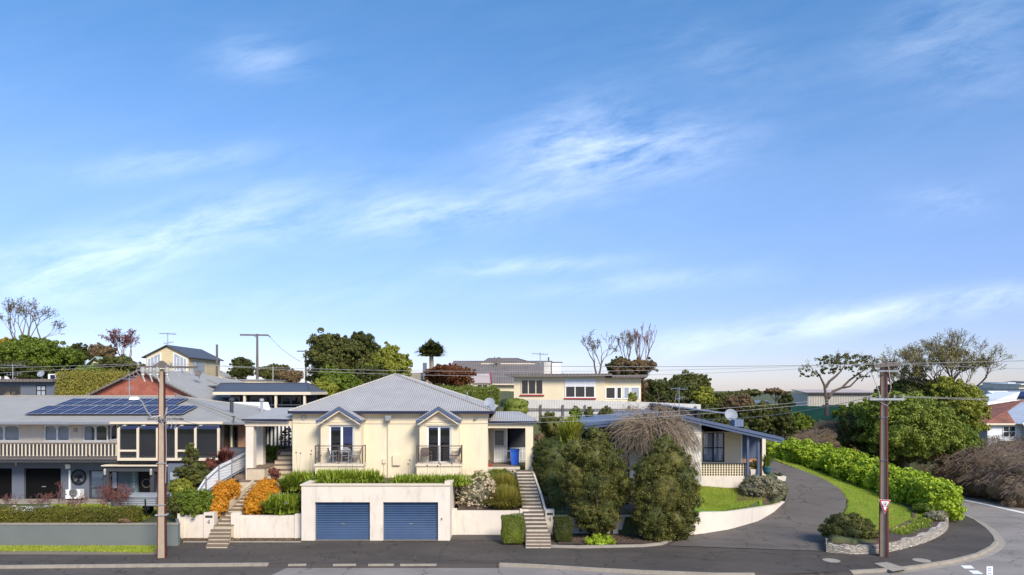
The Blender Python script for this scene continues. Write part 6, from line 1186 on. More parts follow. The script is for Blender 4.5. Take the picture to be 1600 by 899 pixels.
# far poles
x = wx(402, 88); t = thing('wooden_power_pole', 'far dark T-shaped power pole on the hill above the verandah house', 'power pole', (x, 88, 8)); MB().tube([(x, 88, 7.5), (x, 88, wz(522, 88))], [.2, .13], 8).build('pole', M['post'], t); MB().bar((wx(375, 88), 88, wz(523.5, 88)), (wx(417, 88), 88.5, wz(523.5, 88)), .16, .2).bar((wx(417, 88), 88.5, wz(523.5, 88)), (wx(420.5, 88), 88.5, wz(527, 88)), .12, .12).bar((wx(396, 88), 88, wz(524, 88)), (wx(402, 88), 88, wz(529, 88)), .08, .08).build('crossarm', M['post'], t)
line('far dotted wire sloping from the T-shaped pole down to the big trees', (wx(420, 88), 88.5, wz(527, 88)), (wx(470, 82), 82, wz(565, 82)), .3, .03)
x = wx(339, 86); t = thing('bare_pole', 'plain dark pole standing between the cream gabled house and the T-shaped pole', 'pole', (x, 86, 8)); MB().tube([(x, 86, 7), (x, 86, wz(538.5, 86))], [.18, .14], 8).build('pole', M['post'], t)
t = thing('arm_pole', 'far pole with a short arm just left of the big trees', 'power pole', (wx(478, 90), 90, 8)); x = wx(478, 90); MB().tube([(x, 90, 7), (x, 90, wz(547, 90))], .14, 6).build('pole', M['post'], t); MB().bar((wx(464, 90), 90, wz(549, 90)), (wx(480, 90), 90, wz(549, 90)), .14, .14).build('crossarm', M['post'], t)
x = wx(426.5, 70); t = thing('white_aerial_pole', 'thin pale pole behind the verandah house roof', 'pole', (x, 70, 7)); MB().tube([(x, 70, 7), (x, 70, wz(573, 70))], .05, 6).build('pole', M['ceramic'], t)
x = wx(19.5, 62); t = antenna('thin aerial on the dark flat-roofed house', 20, 569, 596, 62, 36)

# ------------------------------------------------------------------ furniture, trailer
def chair(label, x, y, z, rz, mat, group='chairs on the two balconies', slim=False):
    t = thing('outdoor_chair', label, 'chair', (x, y, z), rz, group); LOC[t.name] = (0, 0, 0)
    MB().box(-.24, .24, -.24, .22, .41, .45).build('seat', M[mat], t); MB().hexa([(-.23, .21, .46), (.23, .21, .46), (.23, .24, .46), (-.23, .24, .46)], [(-.22, .31, .88), (.22, .31, .88), (.22, .335, .88), (-.22, .335, .88)]).build('backrest', M[mat], t)
    for sx_ in (-1, 1):
        for sy_ in (-1, 1): MB().tube([(sx_*.24, sy_*.2, .41), (sx_*.27, sy_*.27, 0)], .017, 6).build('leg', M['post' if mat == 'wicker' else mat], t)
        MB().tube([(sx_*.26, -.22, .42), (sx_*.27, -.2, .64), (sx_*.26, .26, .66)], .017, 6).build('armrest', M['post' if mat == 'wicker' else mat], t)
    return t
zb1 = wz(725, 39.2)
tt = thing('outdoor_table', 'grey rectangular table on the left balcony', 'table', (wx(534, 39.6), 39.62, zb1)); x = wx(534, 39.6); MB().box(x-.5, x+.5, 39.35, 39.85, zb1+.7, zb1+.74).build('tabletop', M['tabletop'], tt)
for a in (-.45, .45):
    for b in (39.38, 39.82): MB().box(x+a-.03, x+a+.03, b-.03, b+.03, zb1, zb1+.699).build('leg', M['tabletop'], tt)
chair('grey chair turned sideways at the right end of the left balcony table', wx(556, 39.6), 39.6, zb1, R(-80), 'tabletop'); chair('grey chair facing out behind the left balcony table', wx(541, 39.7), 39.8, zb1, R(10), 'tabletop'); chair('low grey chair at the left end of the left balcony table', wx(521, 39.6), 39.62, zb1, R(95), 'tabletop')
chair('brown wicker chair at the left side of the right balcony', wx(666, 39.6), 39.65, zb1, R(20), 'wicker'); chair('dark sling chair turned sideways at the right side of the right balcony', wx(711, 39.6), 39.6, zb1, R(-75), 'wicker')
tr = thing('box_trailer', 'grey ribbed box trailer parked on the lawn behind the left street wall', 'trailer', (wx(222, 38), 38, 1.0)); x0, x1 = wx(176, 37.6), wx(246, 37.6); zt_ = wz(777, 37.6); zb_2 = wz(790, 37.6)
MB().box(x0, x1, 37.4, 37.44, zb_2, zt_).box(x0, x1, 38.9, 38.94, zb_2, zt_).box(x0, x0+.04, 37.441, 38.899, zb_2, zt_).box(x1-.04, x1, 37.441, 38.899, zb_2, zt_).box(x0+.041, x1-.041, 37.441, 38.899, zb_2, zb_2+.04).build('trailer_body', ribbed('trailer_sheet', (.36, .38, .4), .12, .015, .45, axis='Z'), tr)
for y_ in (37.36, 38.88): MB().box(x0-.03, x1+.03, y_, y_+.1, zt_+.001, zt_+.05).build('top_rail', M['alu'], tr)
for yy in (37.35, 39.0): w_ = MB().lathe((x0+1.2, yy, 1.27), [(.28, -.08), (.31, -.05), (.31, .05), (.28, .08)], 18, 'y').build('wheel', M['black'], tr); MB().lathe((x0+1.2, yy, 1.27), [(.14, -.085), (.14, .085)], 12, 'y').build('rim', M['alu'], w_)
MB().bar((x1, 38.15, zb_2), (x1+.6, 38.15, zb_2-.05), .08, .08).bar((wx(226, 37), 37.2, 1.1), (wx(222, 37), 37.3, 2.05), .05, .05).build('drawbar', M['black'], tr); MB().box(x1+.01, x1+.05, 37.5, 37.8, zb_2-.1, zb_2).build('tail_light', M['redpaint'], tr)
bt = thing('upturned_dinghy', 'small white dinghy with a blue stripe lying behind the low hedge', 'boat', (wx(46, 38.5), 38.5, 1.0)); bx = wx(46, 38.5); V = []
for i in range(9):
    t_ = i/8; w_ = .55*math.sin(pi*min(1, .12+t_*.88))**.5; h = .32+.18*(1-t_)
    for j in range(7): a = pi*j/6; V.append((bx-1.0+2.0*t_, 38.5+w_*cos(a), 1.02+h*sin(a)**.7))
MB().add(V, [(i*7+j, (i+1)*7+j, (i+1)*7+j+1, i*7+j+1) for i in range(8) for j in range(6)]).build('hull', M['pure'], bt, smooth=True); MB().bar((bx-.9, 37.94, 1.12), (bx+.7, 37.93, 1.12), .03, .07).build('stripe', M['blue'], bt)
tw = thing('garden_cart', 'pale garden cart with a dark wheel beside the dinghy', 'cart', (wx(67, 38.4), 38.4, 1)); MB().hexa([(wx(62, 38.4), 38.2, 1.15), (wx(74, 38.4), 38.2, 1.15), (wx(74, 38.4), 38.8, 1.15), (wx(62, 38.4), 38.8, 1.15)], [(wx(60, 38.4), 38.1, 1.45), (wx(75, 38.4), 38.1, 1.45), (wx(75, 38.4), 38.9, 1.45), (wx(60, 38.4), 38.9, 1.45)]).build('tray', M['alu'], tw); MB().lathe((wx(64, 38.1), 38.05, 1.18), [(.15, -.04), (.18, 0), (.15, .04)], 14, 'y').build('wheel', M['black'], tw)
# ------------------------------------------------------------------ lawns
lawn('front_lawn', [(wx(1000, 39), 38.6)]+[(p[0]-.25, p[1]+.3) for p in CWw[2:]]+[(17.2, 42.6), (wx(1168, 43.4), 43.3), (wx(1080, 43.4), 43.4), (wx(1000, 43), 43.2)], res=.1, blades_n=26000)
lf = [(p[0]+.12, p[1]) for p in DRw[2:]]; 
lawn('side_lawn', lf+[(20.8, 57), (24, 51), (25.5, 46), (26.2, 41.5), (unp(1424, 812, flat(.6))[0], unp(1424, 812, flat(.6))[1]), (unp(1400, 822, flat(.6))[0], unp(1400, 822, flat(.6))[1]), (unp(1345, 835, flat(.6))[0], unp(1345, 835, flat(.6))[1])], res=.1, blades_n=42000)
zv = lambda X, Y: np.full(np.shape(X), .13)
lawn('verge_lawn', [(-45, 33.3), (wx(100, 33.3), 33.4), (wx(243, 33.3), 33.0), (wx(243, 34), 34.3), (wx(238, 34), 34.58), (-45, 34.58)], .0, .1, 24000, zv)
tag(MB().poly([(-45, 32.9, .124), (wx(246, 33), 32.7, .124), (wx(252, 33), 33.4, .124), (wx(250, 34), 34.6, .124), (-45, 34.6, .124)]).build('verge_dirt', M['dirt']), kind='structure')
lawn('yard_lawn', [(wx(75, 39), 38), (wx(245, 38), 36.5), (wx(245, 40), 41), (wx(162, 42), 42.2), (wx(75, 42), 42.2)], .02, .15, 9000)
# bare garden soil of the corner bed
bp = [unp(*p, flat(.58)) for p in ((1398,838),(1380,832),(1400,822),(1426,810),(1424,800),(1405,790),(1440,785),(1470,800),(1478,820),(1460,832),(1430,843))]
lawnbed = MB().poly([(p[0], p[1], h1(p[0], p[1])+.07) for p in bp]).build('garden_bed', M['soil']); tag(lawnbed, kind='structure')

def soil(poly, res=.2):
    xs = [p[0] for p in poly]; ys = [p[1] for p in poly]; X, Y = np.meshgrid(np.arange(min(xs), max(xs)+res, res), np.arange(min(ys), max(ys)+res, res)); ins = pip(X, Y, poly); Z = Hgt(X, Y)+.03+.05*np.sin(X*1.7)*np.cos(Y*1.3); I = np.arange(X.size).reshape(X.shape)
    ok = ins[:-1, :-1] & ins[1:, :-1] & ins[:-1, 1:] & ins[1:, 1:]; Q = np.stack([I[:-1, :-1], I[:-1, 1:], I[1:, 1:], I[1:, :-1]], -1)[ok]; tag(link_mesh('garden_bed', raw_mesh('garden_bed', np.stack([X, Y, Z], -1), Q, smooth=True), M['soil']), kind='structure')
soil([(-16.9, 36.85), (-11.4, 36.85), (-11.4, 41.4), (-16.9, 40.2)]); soil([(-3.0, 37.75), (1.2, 37.75), (1.2, 41.2), (-3.0, 41.2)]); soil([(13.2, 40.2), (17.3, 41.6), (17.9, 43.4), (14.2, 43.4)], .1); soil([(1.4, 37.8), (9.5, 37.8), (9.5, 43), (1.4, 43)])
V, Q = leaves(np.stack([x_ := rng.uniform(-14.5, -11.4, 900), y_ := rng.uniform(36.9, 40, 900), Hgt(x_, y_)+.07], 1), rng.normal(size=(900, 3))*.3+np.array([0, 0, 1]), .09); tag(link_mesh('leaf_litter', raw_mesh('leaf_litter', V, Q), LF['dry']), 'dry leaf litter on the slope between the orange shrubs and garage', 'leaf litter', kind='stuff')

# ------------------------------------------------------------------ clipped hedges and shrubs near the street
def box_hedge(label, px0, px1, py0, py1, Y, depth, n, leaf, mat, name='clipped_hedge', group=None, cat='hedge', rnd=.08):
    x0, x1 = wx(px0, Y), wx(px1, Y); z0, z1 = wz(py1, Y), wz(py0, Y); t = thing(name, label, cat, ((x0+x1)/2, Y, z0), group=group)
    fol('foliage', hedge_box(None, x0, x1, Y, Y+depth, z0, z1, n, leaf, rnd), LF[mat], t)
    mb = MB(); 
    for i in range(max(2, int((x1-x0)/1.5))): x = x0+(i+.5)*(x1-x0)/max(2, int((x1-x0)/1.5)); mb.tube([(x, Y+depth/2, z0-.1), (x, Y+depth/2, z0+.4*(z1-z0))], .03, 5)
    mb.build('stem', M['bark'], t); return t
box_hedge('low green hedge growing along the top of the long grey wall', -120, 213, 797, 819.5, 34.95, .9, 26000, .07, 'hedge', rnd=.2)
bush('hedge_end_shrub', 'rounded yellow-green shrub ending the low hedge above the grey wall', 'shrub', 200, 224, 795, 819, 35.3, 'hedge', .07, 2500, 4)
bush('dry_tussock', 'patch of dry straw coloured growth under the hedge end', 'shrub', 182, 208, 806, 820, 34.9, 'brown', .07, 900, 3)
box_hedge('square clipped box hedge standing on the footpath left of the right steps', 783.5, 818, 809, 850, 34.7, 1.0, 9000, .05, 'hedgeg', rnd=.06)
box_hedge('square clipped box hedge in the mulch right of the numbered pillar', 867, 893.5, 811, 847, 35.2, .9, 7000, .05, 'dark', rnd=.08)
box_hedge('long thick clipped green hedge on the slope behind the cream house', 655, 777, 606, 645, 54.5, 3, 26000, .10, 'hedgeg', rnd=.3)
box_hedge('tall yellowish clipped hedge block left of the red brick gable', 84, 185, 582, 640, 56.8, 3, 22000, .12, 'tussock', rnd=.35)
def ball_hedge(name, label, px0, px1, py0, py1, Y, mat, leaf, n, sq=1.0, depth=None):
    cx = wx((px0+px1)/2, Y); rx = (px1-px0)/2*Y/F; zt, zb = wz(py0, Y), wz(py1, Y); t = thing(name, label, 'hedge', (cx, Y, zb)); ry = depth or rx
    E = [(cx, Y, zb+(zt-zb)*.36, rx, ry, (zt-zb)*.42), (cx, Y, zb+(zt-zb)*.62, rx*.96, ry*.96, (zt-zb)*.38)]
    if sq < 1: E += [(cx-rx*.35, Y, zb+(zt-zb)*.72, rx*.62, ry*.7, (zt-zb)*.27), (cx+rx*.35, Y, zb+(zt-zb)*.70, rx*.62, ry*.7, (zt-zb)*.27), (cx-rx*.4, Y, zb+(zt-zb)*.4, rx*.6, ry*.7, (zt-zb)*.4), (cx+rx*.4, Y, zb+(zt-zb)*.4, rx*.6, ry*.7, (zt-zb)*.4)]
    fol('foliage', foliage_arrays(E, n, leaf, sub=.12, jag=.03, core=.93, zmin=zb), LF[mat], t); MB().tube([(cx, Y, zb-.1), (cx, Y, zb+.5)], .06, 6).build('stem', M['bark'], t)
ball_hedge('clipped_hedge', 'small rounded clipped hedge between long hedge and satellite dish', 787, 826, 622, 652, 52.5, 'hedgeg', .08, 6000, .5)
ball_hedge('tall_hedge', 'tall dark square-shouldered hedge right of the long right steps', 832, 893, 685, 775, 41.3, 'dark', .07, 22000, .5, 1.5)
ball_hedge('clipped_hedge', 'brownish rounded topiary in front of the tall dark hedge', 845, 880, 731, 782, 39.6, 'bigbush', .05, 8000)
ball_hedge('clipped_hedge', 'smaller dark rounded topiary just above the numbered pillar', 854, 884, 763, 806, 38.3, 'olive', .05, 7000)
# left garden
bush('leafy_shrub', 'spreading bright green shrub left of the lower left steps', 'shrub', 264, 342, 757, 815, 36.9, 'green', .10, 9000, 7)
bush('leafy_shrub', 'yellow-green shrub mound below the small conifer', 'shrub', 262, 305, 742, 790, 38.0, 'lime', .10, 4500, 6)
bush('dark_shrub', 'dark green shrub filling the corner behind the left pole', 'shrub', 258, 300, 765, 820, 36.6, 'olive', .10, 3500, 5)
def conifer(label, px, w, py0, py1, Y, mat, n=7000):
    cx = wx(px, Y); rx = w/2*Y/F; zt, zb = wz(py0, Y), wz(py1, Y); t = thing('small_conifer', label, 'tree', (cx, Y, zb)); E = []
    for i in range(9):
        f = i/8; r_ = rx*(1-f*.8)*(1 if i else .8)
        for k in range(4 if f < .6 else 2): a = random.uniform(0, 6.3); E.append((cx+r_*.62*cos(a), Y+r_*.5*sin(a), zb+(zt-zb)*(.06+.84*f)+random.uniform(-.15, .15), r_*.55+.08, r_*.55+.08, (zt-zb)*.09))
    fol('foliage', foliage_arrays(E, n, .10, core=.7, sub=.5), LF[mat], t); MB().tube([(cx, Y, zb-.3), (cx, Y, zt-.2)], [.09, .02], 6).build('trunk', M['bark'], t)
conifer('small layered yellow-green conifer in front of the sunroom', 300, 56, 692, 765, 38.8, 'olive', 9000)
def orange_row(label, P, r0):
    Y0 = P[0][2]; x, Y, z = wx(P[0][0], Y0), Y0, wz(P[0][1], Y0); t = thing('orange_shrub', label, 'shrub', (x, Y, z-r0)); E = [(wx(a, Yq), Yq, wz(b, Yq), r0*k, r0*k, r0*k*.85) for a, b, Yq, k in P]
    fol('foliage', foliage_arrays(E, 2800*len(E), .085, sub=.3, core=.8), LF['orange'], t); st = MB()
    for a, b, Yq, k in P: st.tube([(wx(a, Yq), Yq, wz(b, Yq)-r0*1.3), (wx(a, Yq), Yq, wz(b, Yq))], .03, 5)
    st.build('stem', M['bark'], t)
orange_row('rounded orange leaved shrub halfway up the slope left of the steps', [(352, 768, 38.4, 1), (360, 763, 39.0, .8), (344, 778, 37.8, .75)], .62)
orange_row('low orange leaved shrub lower down on the left of the steps', [(340, 790, 37.2, .9), (335, 797, 36.9, .7)], .55)
orange_row('upper orange leaved shrub on the right of the left steps', [(416, 762, 39.2, .9), (410, 771, 38.7, .85), (424, 768, 39, .7)], .62)
orange_row('large lower orange leaved shrub beside the white wall on the right of the steps', [(402, 784, 37.6, 1.0), (395, 793, 37.2, .8), (412, 788, 37.6, .8), (404, 776, 38.2, .85)], .57)
def strap(name, label, cells, n, L_, w_, mat, up=.9, droop=.8, spread=.15, cat='plant', heads=0, group=None):
    c = np.array([(wx(a, Y), Y, wz(b, Y)) for a, b, Y in cells]); t = thing(name, label, cat, tuple(c.mean(0)), group=group); fol('leaves', blades(c, n, L_, w_, up, droop, spread), LF[mat], t)
    if heads:
        s = MB(); hd = MB()
        for i in range(heads):
            b = c[random.randrange(len(c))]; x, y = b[0]+random.uniform(-.25, .25), b[1]+random.uniform(-.2, .2); h = L_*random.uniform(1.2, 1.75); dx = random.uniform(-.2, .2); s.tube([(x, y, b[2]), (x+dx*.5, y, b[2]+h*.6), (x+dx, y, b[2]+h)], .007, 3); hd.lathe((x+dx, y, b[2]+h), [(.01, -.03), (.05, 0), (.05, .03), (.01, .06)], 6)
        s.build('flower_stalk', M['twig'], t); hd.build('seed_head', M['bloom_p'], t)
    return t
strap('agapanthus', 'strap-leaved clump left of the left balcony below the house corner', [(a, b, 39.6) for a, b in ((455, 765), (464, 762), (474, 764), (484, 762), (494, 763))], 2000, 1.25, .09, 'aga', heads=7, spread=.22)
strap('agapanthus_hedge', 'row of strap leaved agapanthus below the left balcony', [(503+i*6.8, 753, 37.9+.5*(i % 2)) for i in range(13)], 5200, 1.0, .085, 'aga', .85, 1.25, heads=6, spread=.2)
strap('agapanthus_hedge', 'shorter row of strap leaved agapanthus below the right balcony', [(622+i*6.8, 757, 37.9+.5*(i % 2)) for i in range(16)], 5400, .82, .08, 'aga', .85, 1.25, heads=8, spread=.18)
t = strap('agapanthus', 'strap leaved clump spilling over the white wall left of the garage', [(430, 800, 36.9), (442, 802, 36.8), (455, 800, 36.9), (436, 796, 37.2), (450, 796, 37.2)], 1700, 1.15, .09, 'aga', spread=.18); x, y, z = wx(448, 36.6), 36.6, wz(787, 36.6)
MB().tube([(x, y+.2, z-.7), (x, y, z)], .01, 4).lathe((x, y, z), [(.02, -.04), (.1, 0), (.09, .05), (.02, .09)], 8).build('blue_flower', M['bloom_b'], t)
bush('leafy_shrub', 'small green shrub between the spilling clump and the garage parapet', 'shrub', 458, 474, 765, 795, 37.6, 'green', .07, 1500, 4)
bush('lavender_tuft', 'greyish low ground plant on the slope right of the orange shrubs', 'shrub', 425, 462, 764, 792, 38.2, 'grey', .07, 1500, 5, core=.4)
bush('dark_shrub', 'small dark reddish shrub in front of the left porch steps', 'shrub', 414, 442, 728, 753, 39.8, 'purple', .07, 1500, 5, core=.5)
bush('hydrangea', 'large leaved green shrub under the left porch roof', 'shrub', 410, 450, 691, 722, 45.2, 'green', .24, 1500, 6)
bush('bare_shrub', 'brown leafless shrub behind the hydrangea at the house corner', 'shrub', 436, 458, 664, 715, 46.5, 'brown', .07, 3500, 5, core=0)
w = thing('dark_screen', 'dark slatted screen seen through the left porch', 'screen', (wx(425, 49), 49, 4)); mb = MB(); 
for i in range(9): mb.box(wx(405+i*6, 49), wx(407.5+i*6, 49), 49, 49.05, 4, wz(664, 49))
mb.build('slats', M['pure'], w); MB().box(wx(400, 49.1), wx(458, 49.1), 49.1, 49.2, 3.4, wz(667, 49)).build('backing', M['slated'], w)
strap('cordyline', 'dark red spiky cordyline beside the sunroom corner', [(351, 722, 40.6), (352, 721, 40.7)], 260, 1.15, .07, 'purple', .8, .45, .12)
bush('red_shrub', 'low dark red shrub left of the cordyline', 'shrub', 313, 345, 713, 736, 40.6, 'purple', .08, 1800, 5)
# right garden of the main block
t = bush('flowering_shrub', 'large rounded shrub covered in small white flowers behind the white wall', 'shrub', 704, 776, 738, 800, 38.9, 'grey', .07, 12000, 7)
x, Y = wx(738, 38.9), 38.9; rx = 34*Y/F; zc_ = wz(766, Y); V, Q = foliage_arrays([(x, Y, zc_+.1, rx*1.05, rx*1.0, 1.15), (x+rx*.3, Y-.4, zc_-.1, rx*.85, rx*.85, .95)], 9000, .045, core=0, sub=.07, jag=.03, per=14); fol('flowers', (V, Q), M['bloom_w'], t)
for lab, a, b, Yq, L_ in (('weeping ornamental grass tussock nearest the white wall', 791, 800, 38.1, 1.7), ('weeping ornamental grass tussock higher up beside the long steps', 788, 776, 39.5, 1.55), ('small dark tussock at the foot of the right porch', 778, 756, 40.6, 1.0)):
    strap('ornamental_grass', lab, [(a+d, b, Yq+e) for d, e in ((0, 0), (5, .1), (-5, .1), (0, .3), (9, .2), (-9, .2))], 6000, L_, .024, 'tussock' if L_ > 1 else 'aga', .95, .95, .12, 'grass plant')
bush('low_hedge', 'dark green low planting along the wall under the right balcony', 'shrub', 728, 780, 733, 757, 40.2, 'green', .07, 5000, 7, depth=.5)
bush('low_hedge', 'dark green low shrub beside the porch steps', 'shrub', 758, 806, 731, 752, 40.7, 'olive', .07, 4000, 6, depth=.4)
# bushes in the middle right
def big_bush(label, cx, w, py0, py1, Y, n, mat='bigbush', seedv=1, shape=None):
    random.seed(seedv); X = wx(cx, Y); rx = w/2*Y/F; zt, zb = wz(py0, Y), wz(py1, Y); H = zt-zb; t = thing('big_bush', label, 'bush', (X, Y, zb)); E = []
    for (fx, fz, r) in shape: E.append((X+fx*rx, Y+random.uniform(-.35, .35)*rx*.5, zb+fz*H, r*rx, r*rx*.95, r*rx*1.0))
    fol('foliage', foliage_arrays(E, n, .085, sub=.17, jag=.15, core=.78, jit=.6, per=36), LF[mat], t); trunk(t, (X, Y, zb-.3), (X, Y, zb+H*.35), .14, 'bark')
big_bush('large uneven olive-green bush left of the pair by the white wall', 928, 120, 662, 842, 36.3, 38000, seedv=4, shape=[(0, .5, .62), (-.05, .72, .5), (.1, .86, .3), (-.45, .78, .33), (-.5, .55, .42), (.5, .55, .4), (.62, .38, .34), (.2, .3, .5), (.05, .16, .42), (-.2, .25, .42), (.25, .2, .4), (-.3, .35, .42), (.35, .68, .4), (-.05, .93, .16), (.7, .48, .28)])
big_bush('large egg-shaped olive-green bush right of the pair beside the curved wall', 1038, 118, 677, 853, 36.0, 42000, seedv=5, shape=[(0, .5, .78), (0, .68, .62), (0, .84, .36), (.12, .93, .18), (-.3, .5, .62), (.36, .45, .6), (-.3, .28, .5), (.3, .25, .52), (0, .16, .6), (-.3, .24, .58), (.3, .22, .58), (.45, .6, .42), (-.45, .65, .4), (.2, .75, .4)])
bush('bright_shrub', 'bright lime green low shrub on the edging under the left big bush', 'shrub', 909, 964, 829, 862, 35.0, 'bright', .09, 2600, 7, core=.5)
# yucca and shrubs behind
strap('yucca', 'bright green spiky yucca behind the big bushes', [(893, 694, 42.5), (895, 690, 42.6), (886, 694, 42.8)], 420, 1.75, .09, 'yucca', 1.0, .5, .15)
bush('leafy_shrub', 'rough olive shrub between the right porch and the yucca', 'shrub', 838, 885, 637, 700, 47, 'olive', .10, 6500, 7, core=.7)
bush('mossy_rockery', 'pale twiggy mound beside the right porch pillar', 'shrub', 833, 852, 675, 694, 43.5, 'dry', .08, 1200, 4)
for k, (a, b, c, d, lb) in enumerate(((876, 905, 650, 690, 'shrub with orange tips right behind the yucca'), (888, 912, 630, 660, 'leafy sapling first in front of the white sheet fence'), (912, 930, 632, 660, 'leafy sapling second in front of the white sheet fence'), (930, 965, 633, 662, 'wider leafy shrub in front of the white sheet fence'))): bush('leafy_shrub', lb, 'shrub', a, b, c, d, 49+k, 'olive' if k != 1 else 'green', .11, 2200, 5, core=.5)
# weeping leafless tree
def weeping(label, px, w, py0, py1, Y):
    random.seed(11); X = wx(px, Y); rx = w/2*Y/F; zt, zb = wz(py0, Y), wz(py1, Y); H = zt-zb; t = thing('weeping_tree', label, 'tree', (X, Y, 1.8)); MB().tube([(X, Y, 1.5), (X+.1, Y, zt-1.2)], [.2, .12], 8).build('trunk', M['barkpale'], t); mb = MB()
    for i in range(1500):
        a = random.uniform(0, 2*pi); ra = math.sqrt(random.random()); L_ = random.uniform(.5, 1.0); p = np.array([X+rx*.55*ra*cos(a), Y+rx*.5*ra*sin(a), zt-.15-.7*ra*ra-random.uniform(0, .5)]); pts = [p]; d = np.array([cos(a), sin(a)*.8, .35])
        for s in range(7): d = d+np.array([random.gauss(0, .6), random.gauss(0, .6), -.11*(s+1)+random.gauss(0, .5)]); d[:2] *= .88; dn = d/np.linalg.norm(d); p = p+dn*H*.13*L_; pts.append(p)
        mb.tube(pts, [.019, .018, .016, .014, .012, .010, .008, .006], 3, cap=False)
    mb.build('weeping_branches', M['weep'], t)
weeping('dome-shaped weeping tree with bare brown branches in front of the blue roof house', 1020, 108, 650, 735, 41.2)
# vine on the brick wall
random.seed(5); vm = MB(); 
for i in range(26):
    p = np.array([wx(1040+random.uniform(0, 35), 43.2), 43.35, random.uniform(4.0, 6.2)]); pts = [p]
    for s in range(9): p = p+np.array([random.uniform(.02, .3), 0, random.uniform(-.5, .15)]); p[0] = min(p[0], wx(1094, 43.4)); p[2] = max(2.2, p[2]); pts.append(p.copy())
    vm.tube(pts, .018, 3, cap=False)
t = thing('bare_vine', 'bare vine stems clinging to the white brick corner of the blue roof house', 'vine', (wx(1070, 43.3), 43.3, 2)); vm.build('stems', M['weep'], t)
bush('lavender_bush', 'wide grey-green lavender bush at the tip of the right lawn', 'shrub', 1151, 1232, 738, 788, 41.9, 'grey', .085, 14000, 9, depth=1.5, core=.8)
bush('rounded_bush', 'rounded grey-green bush behind the stone wall beside the driveway', 'bush', 1273, 1373, 794, 856, 34.9, 'olive', .085, 15000, 9, depth=1.2, core=.8)
# undulating hedge along the side road
def path_hedge(label, P, mat, leaf, n, name='leafy_hedge'):
    E = []; random.seed(9)
    for i in range(len(P)-1):
        for s in range(4):
            f = s/4; px = P[i][0]*(1-f)+P[i+1][0]*f; pt = P[i][1]*(1-f)+P[i+1][1]*f; pb = P[i][2]*(1-f)+P[i+1][2]*f; Y = P[i][3]*(1-f)+P[i+1][3]*f; zt, zb = wz(pt, Y), wz(pb, Y); H = zt-zb; X = wx(px, Y)
            E += [(X, Y, zb+H*.42, 1.0, 1.0, H*.5), (X+random.uniform(-.3, .3), Y+random.uniform(-.3, .5), zb+H*random.uniform(.62, .74), .75, .75, H*.32), (X+random.uniform(-.5, .5), Y-.5, zb+H*.3, .7, .6, H*.33), (X+.5, Y+.9, zb+H*.45, 1.0, .9, H*.5)]
    t = thing(name, label, 'hedge', E[0][:3]); fol('foliage', foliage_arrays(E, n, leaf, sub=.42, jag=.2, core=.72, asp=.75, per=22), LF[mat], t); st = MB(); 
    for e in E[::3]: st.tube([(e[0], e[1], e[2]-e[5]*1.2), (e[0], e[1], e[2])], .04, 5)
    st.build('stem', M['bark'], t)
path_hedge('long wavy bright green broad-leaved hedge curving between lawn and side road', [(1213, 692, 719, 55), (1240, 688, 725, 53.5), (1290, 699, 738, 51), (1340, 712, 757, 48.5), (1385, 730, 775, 46), (1425, 742, 790, 44), (1455, 752, 806, 42), (1474, 762, 812, 41)], 'bright', .17, 42000)
# corner bed flowers
t = thing('flower_border', 'border of small yellow and white flowers behind the curved stone wall', 'flowers', (wx(1440, 38), 38, .5)); P = []
for i in range(170):
    f = random.random(); k = f*(len(cp)-1); i0 = min(int(k), len(cp)-2); a = np.array(cp[i0]); b = np.array(cp[i0+1]); p = a+(b-a)*(k-i0); P.append((p[0]-random.uniform(.35, 1.0), p[1]+random.uniform(.4, 1.1), .52))
P = [p for p in P if p[0] > wx(1392, 36)]
fol('leaves', blades(P, 2600, .3, .02, .9, .6, .1), LF['aga'], t); E = [(p[0], p[1], p[2]+.22, .06, .06, .05) for p in P[::2]]; fol('flowers', foliage_arrays(E, 900, .06, core=0), M['bloom_y'], t)
bush('lavender_tuft', 'grey-green tuft at the hedge end of the stone wall bed', 'shrub', 1440, 1482, 795, 822, 39.2, 'grey', .07, 3500, 6)
bush('low_fern', 'low dark green foliage at the foot of the wavy hedge end', 'shrub', 1425, 1470, 780, 806, 41.0, 'green', .07, 3000, 6)
# rose bushes in the left yard
for k, (a, b, c, d) in enumerate(((0, 22, 776, 805), (58, 78, 778, 806), (80, 95, 765, 800), (93, 107, 783, 806), (120, 130, 780, 806), (163, 182, 765, 806), (188, 208, 768, 806))):
    lb = ['leafless rose bush at the left edge behind the hedge', 'leafless rose bush beside the garden cart', 'tall thin rose bush with a red tip before the black garage door', 'small rose bush on the lawn right of the black garage door', 'small dark rose stem below the air conditioner', 'dense reddish rose bush in front of the entry column', 'reddish rose bush in front of the box trailer'][k]
    Y = 36.3; x = wx((a+b)/2, Y); t = thing('rose_bush', lb, 'rose bush', (x, Y, .95), group='rose bushes behind the low hedge'); mb = MB(); ends = []; random.seed(20+k)
    for q in range(3 if k < 5 else 6): branches(mb, (x+random.uniform(-.05, .05), Y, .9), (random.uniform(-.35, .35), random.uniform(-.2, .2), 1), (wz(c, Y)-.95)*.5, .022, 3, .6, (2, 3), .3, 4, ends, .68)
    mb.build('stems', M['twigred'], t)
    if ends:
        e = np.array(ends); V, Q = leaves(np.repeat(e, 2 if k < 5 else 5, 0)+rng.normal(0, .06, (len(e)*(2 if k < 5 else 5), 3)), rng.normal(size=(len(e)*(2 if k < 5 else 5), 3)), .07); fol('leaves', (V, Q), LF['purple'], t)

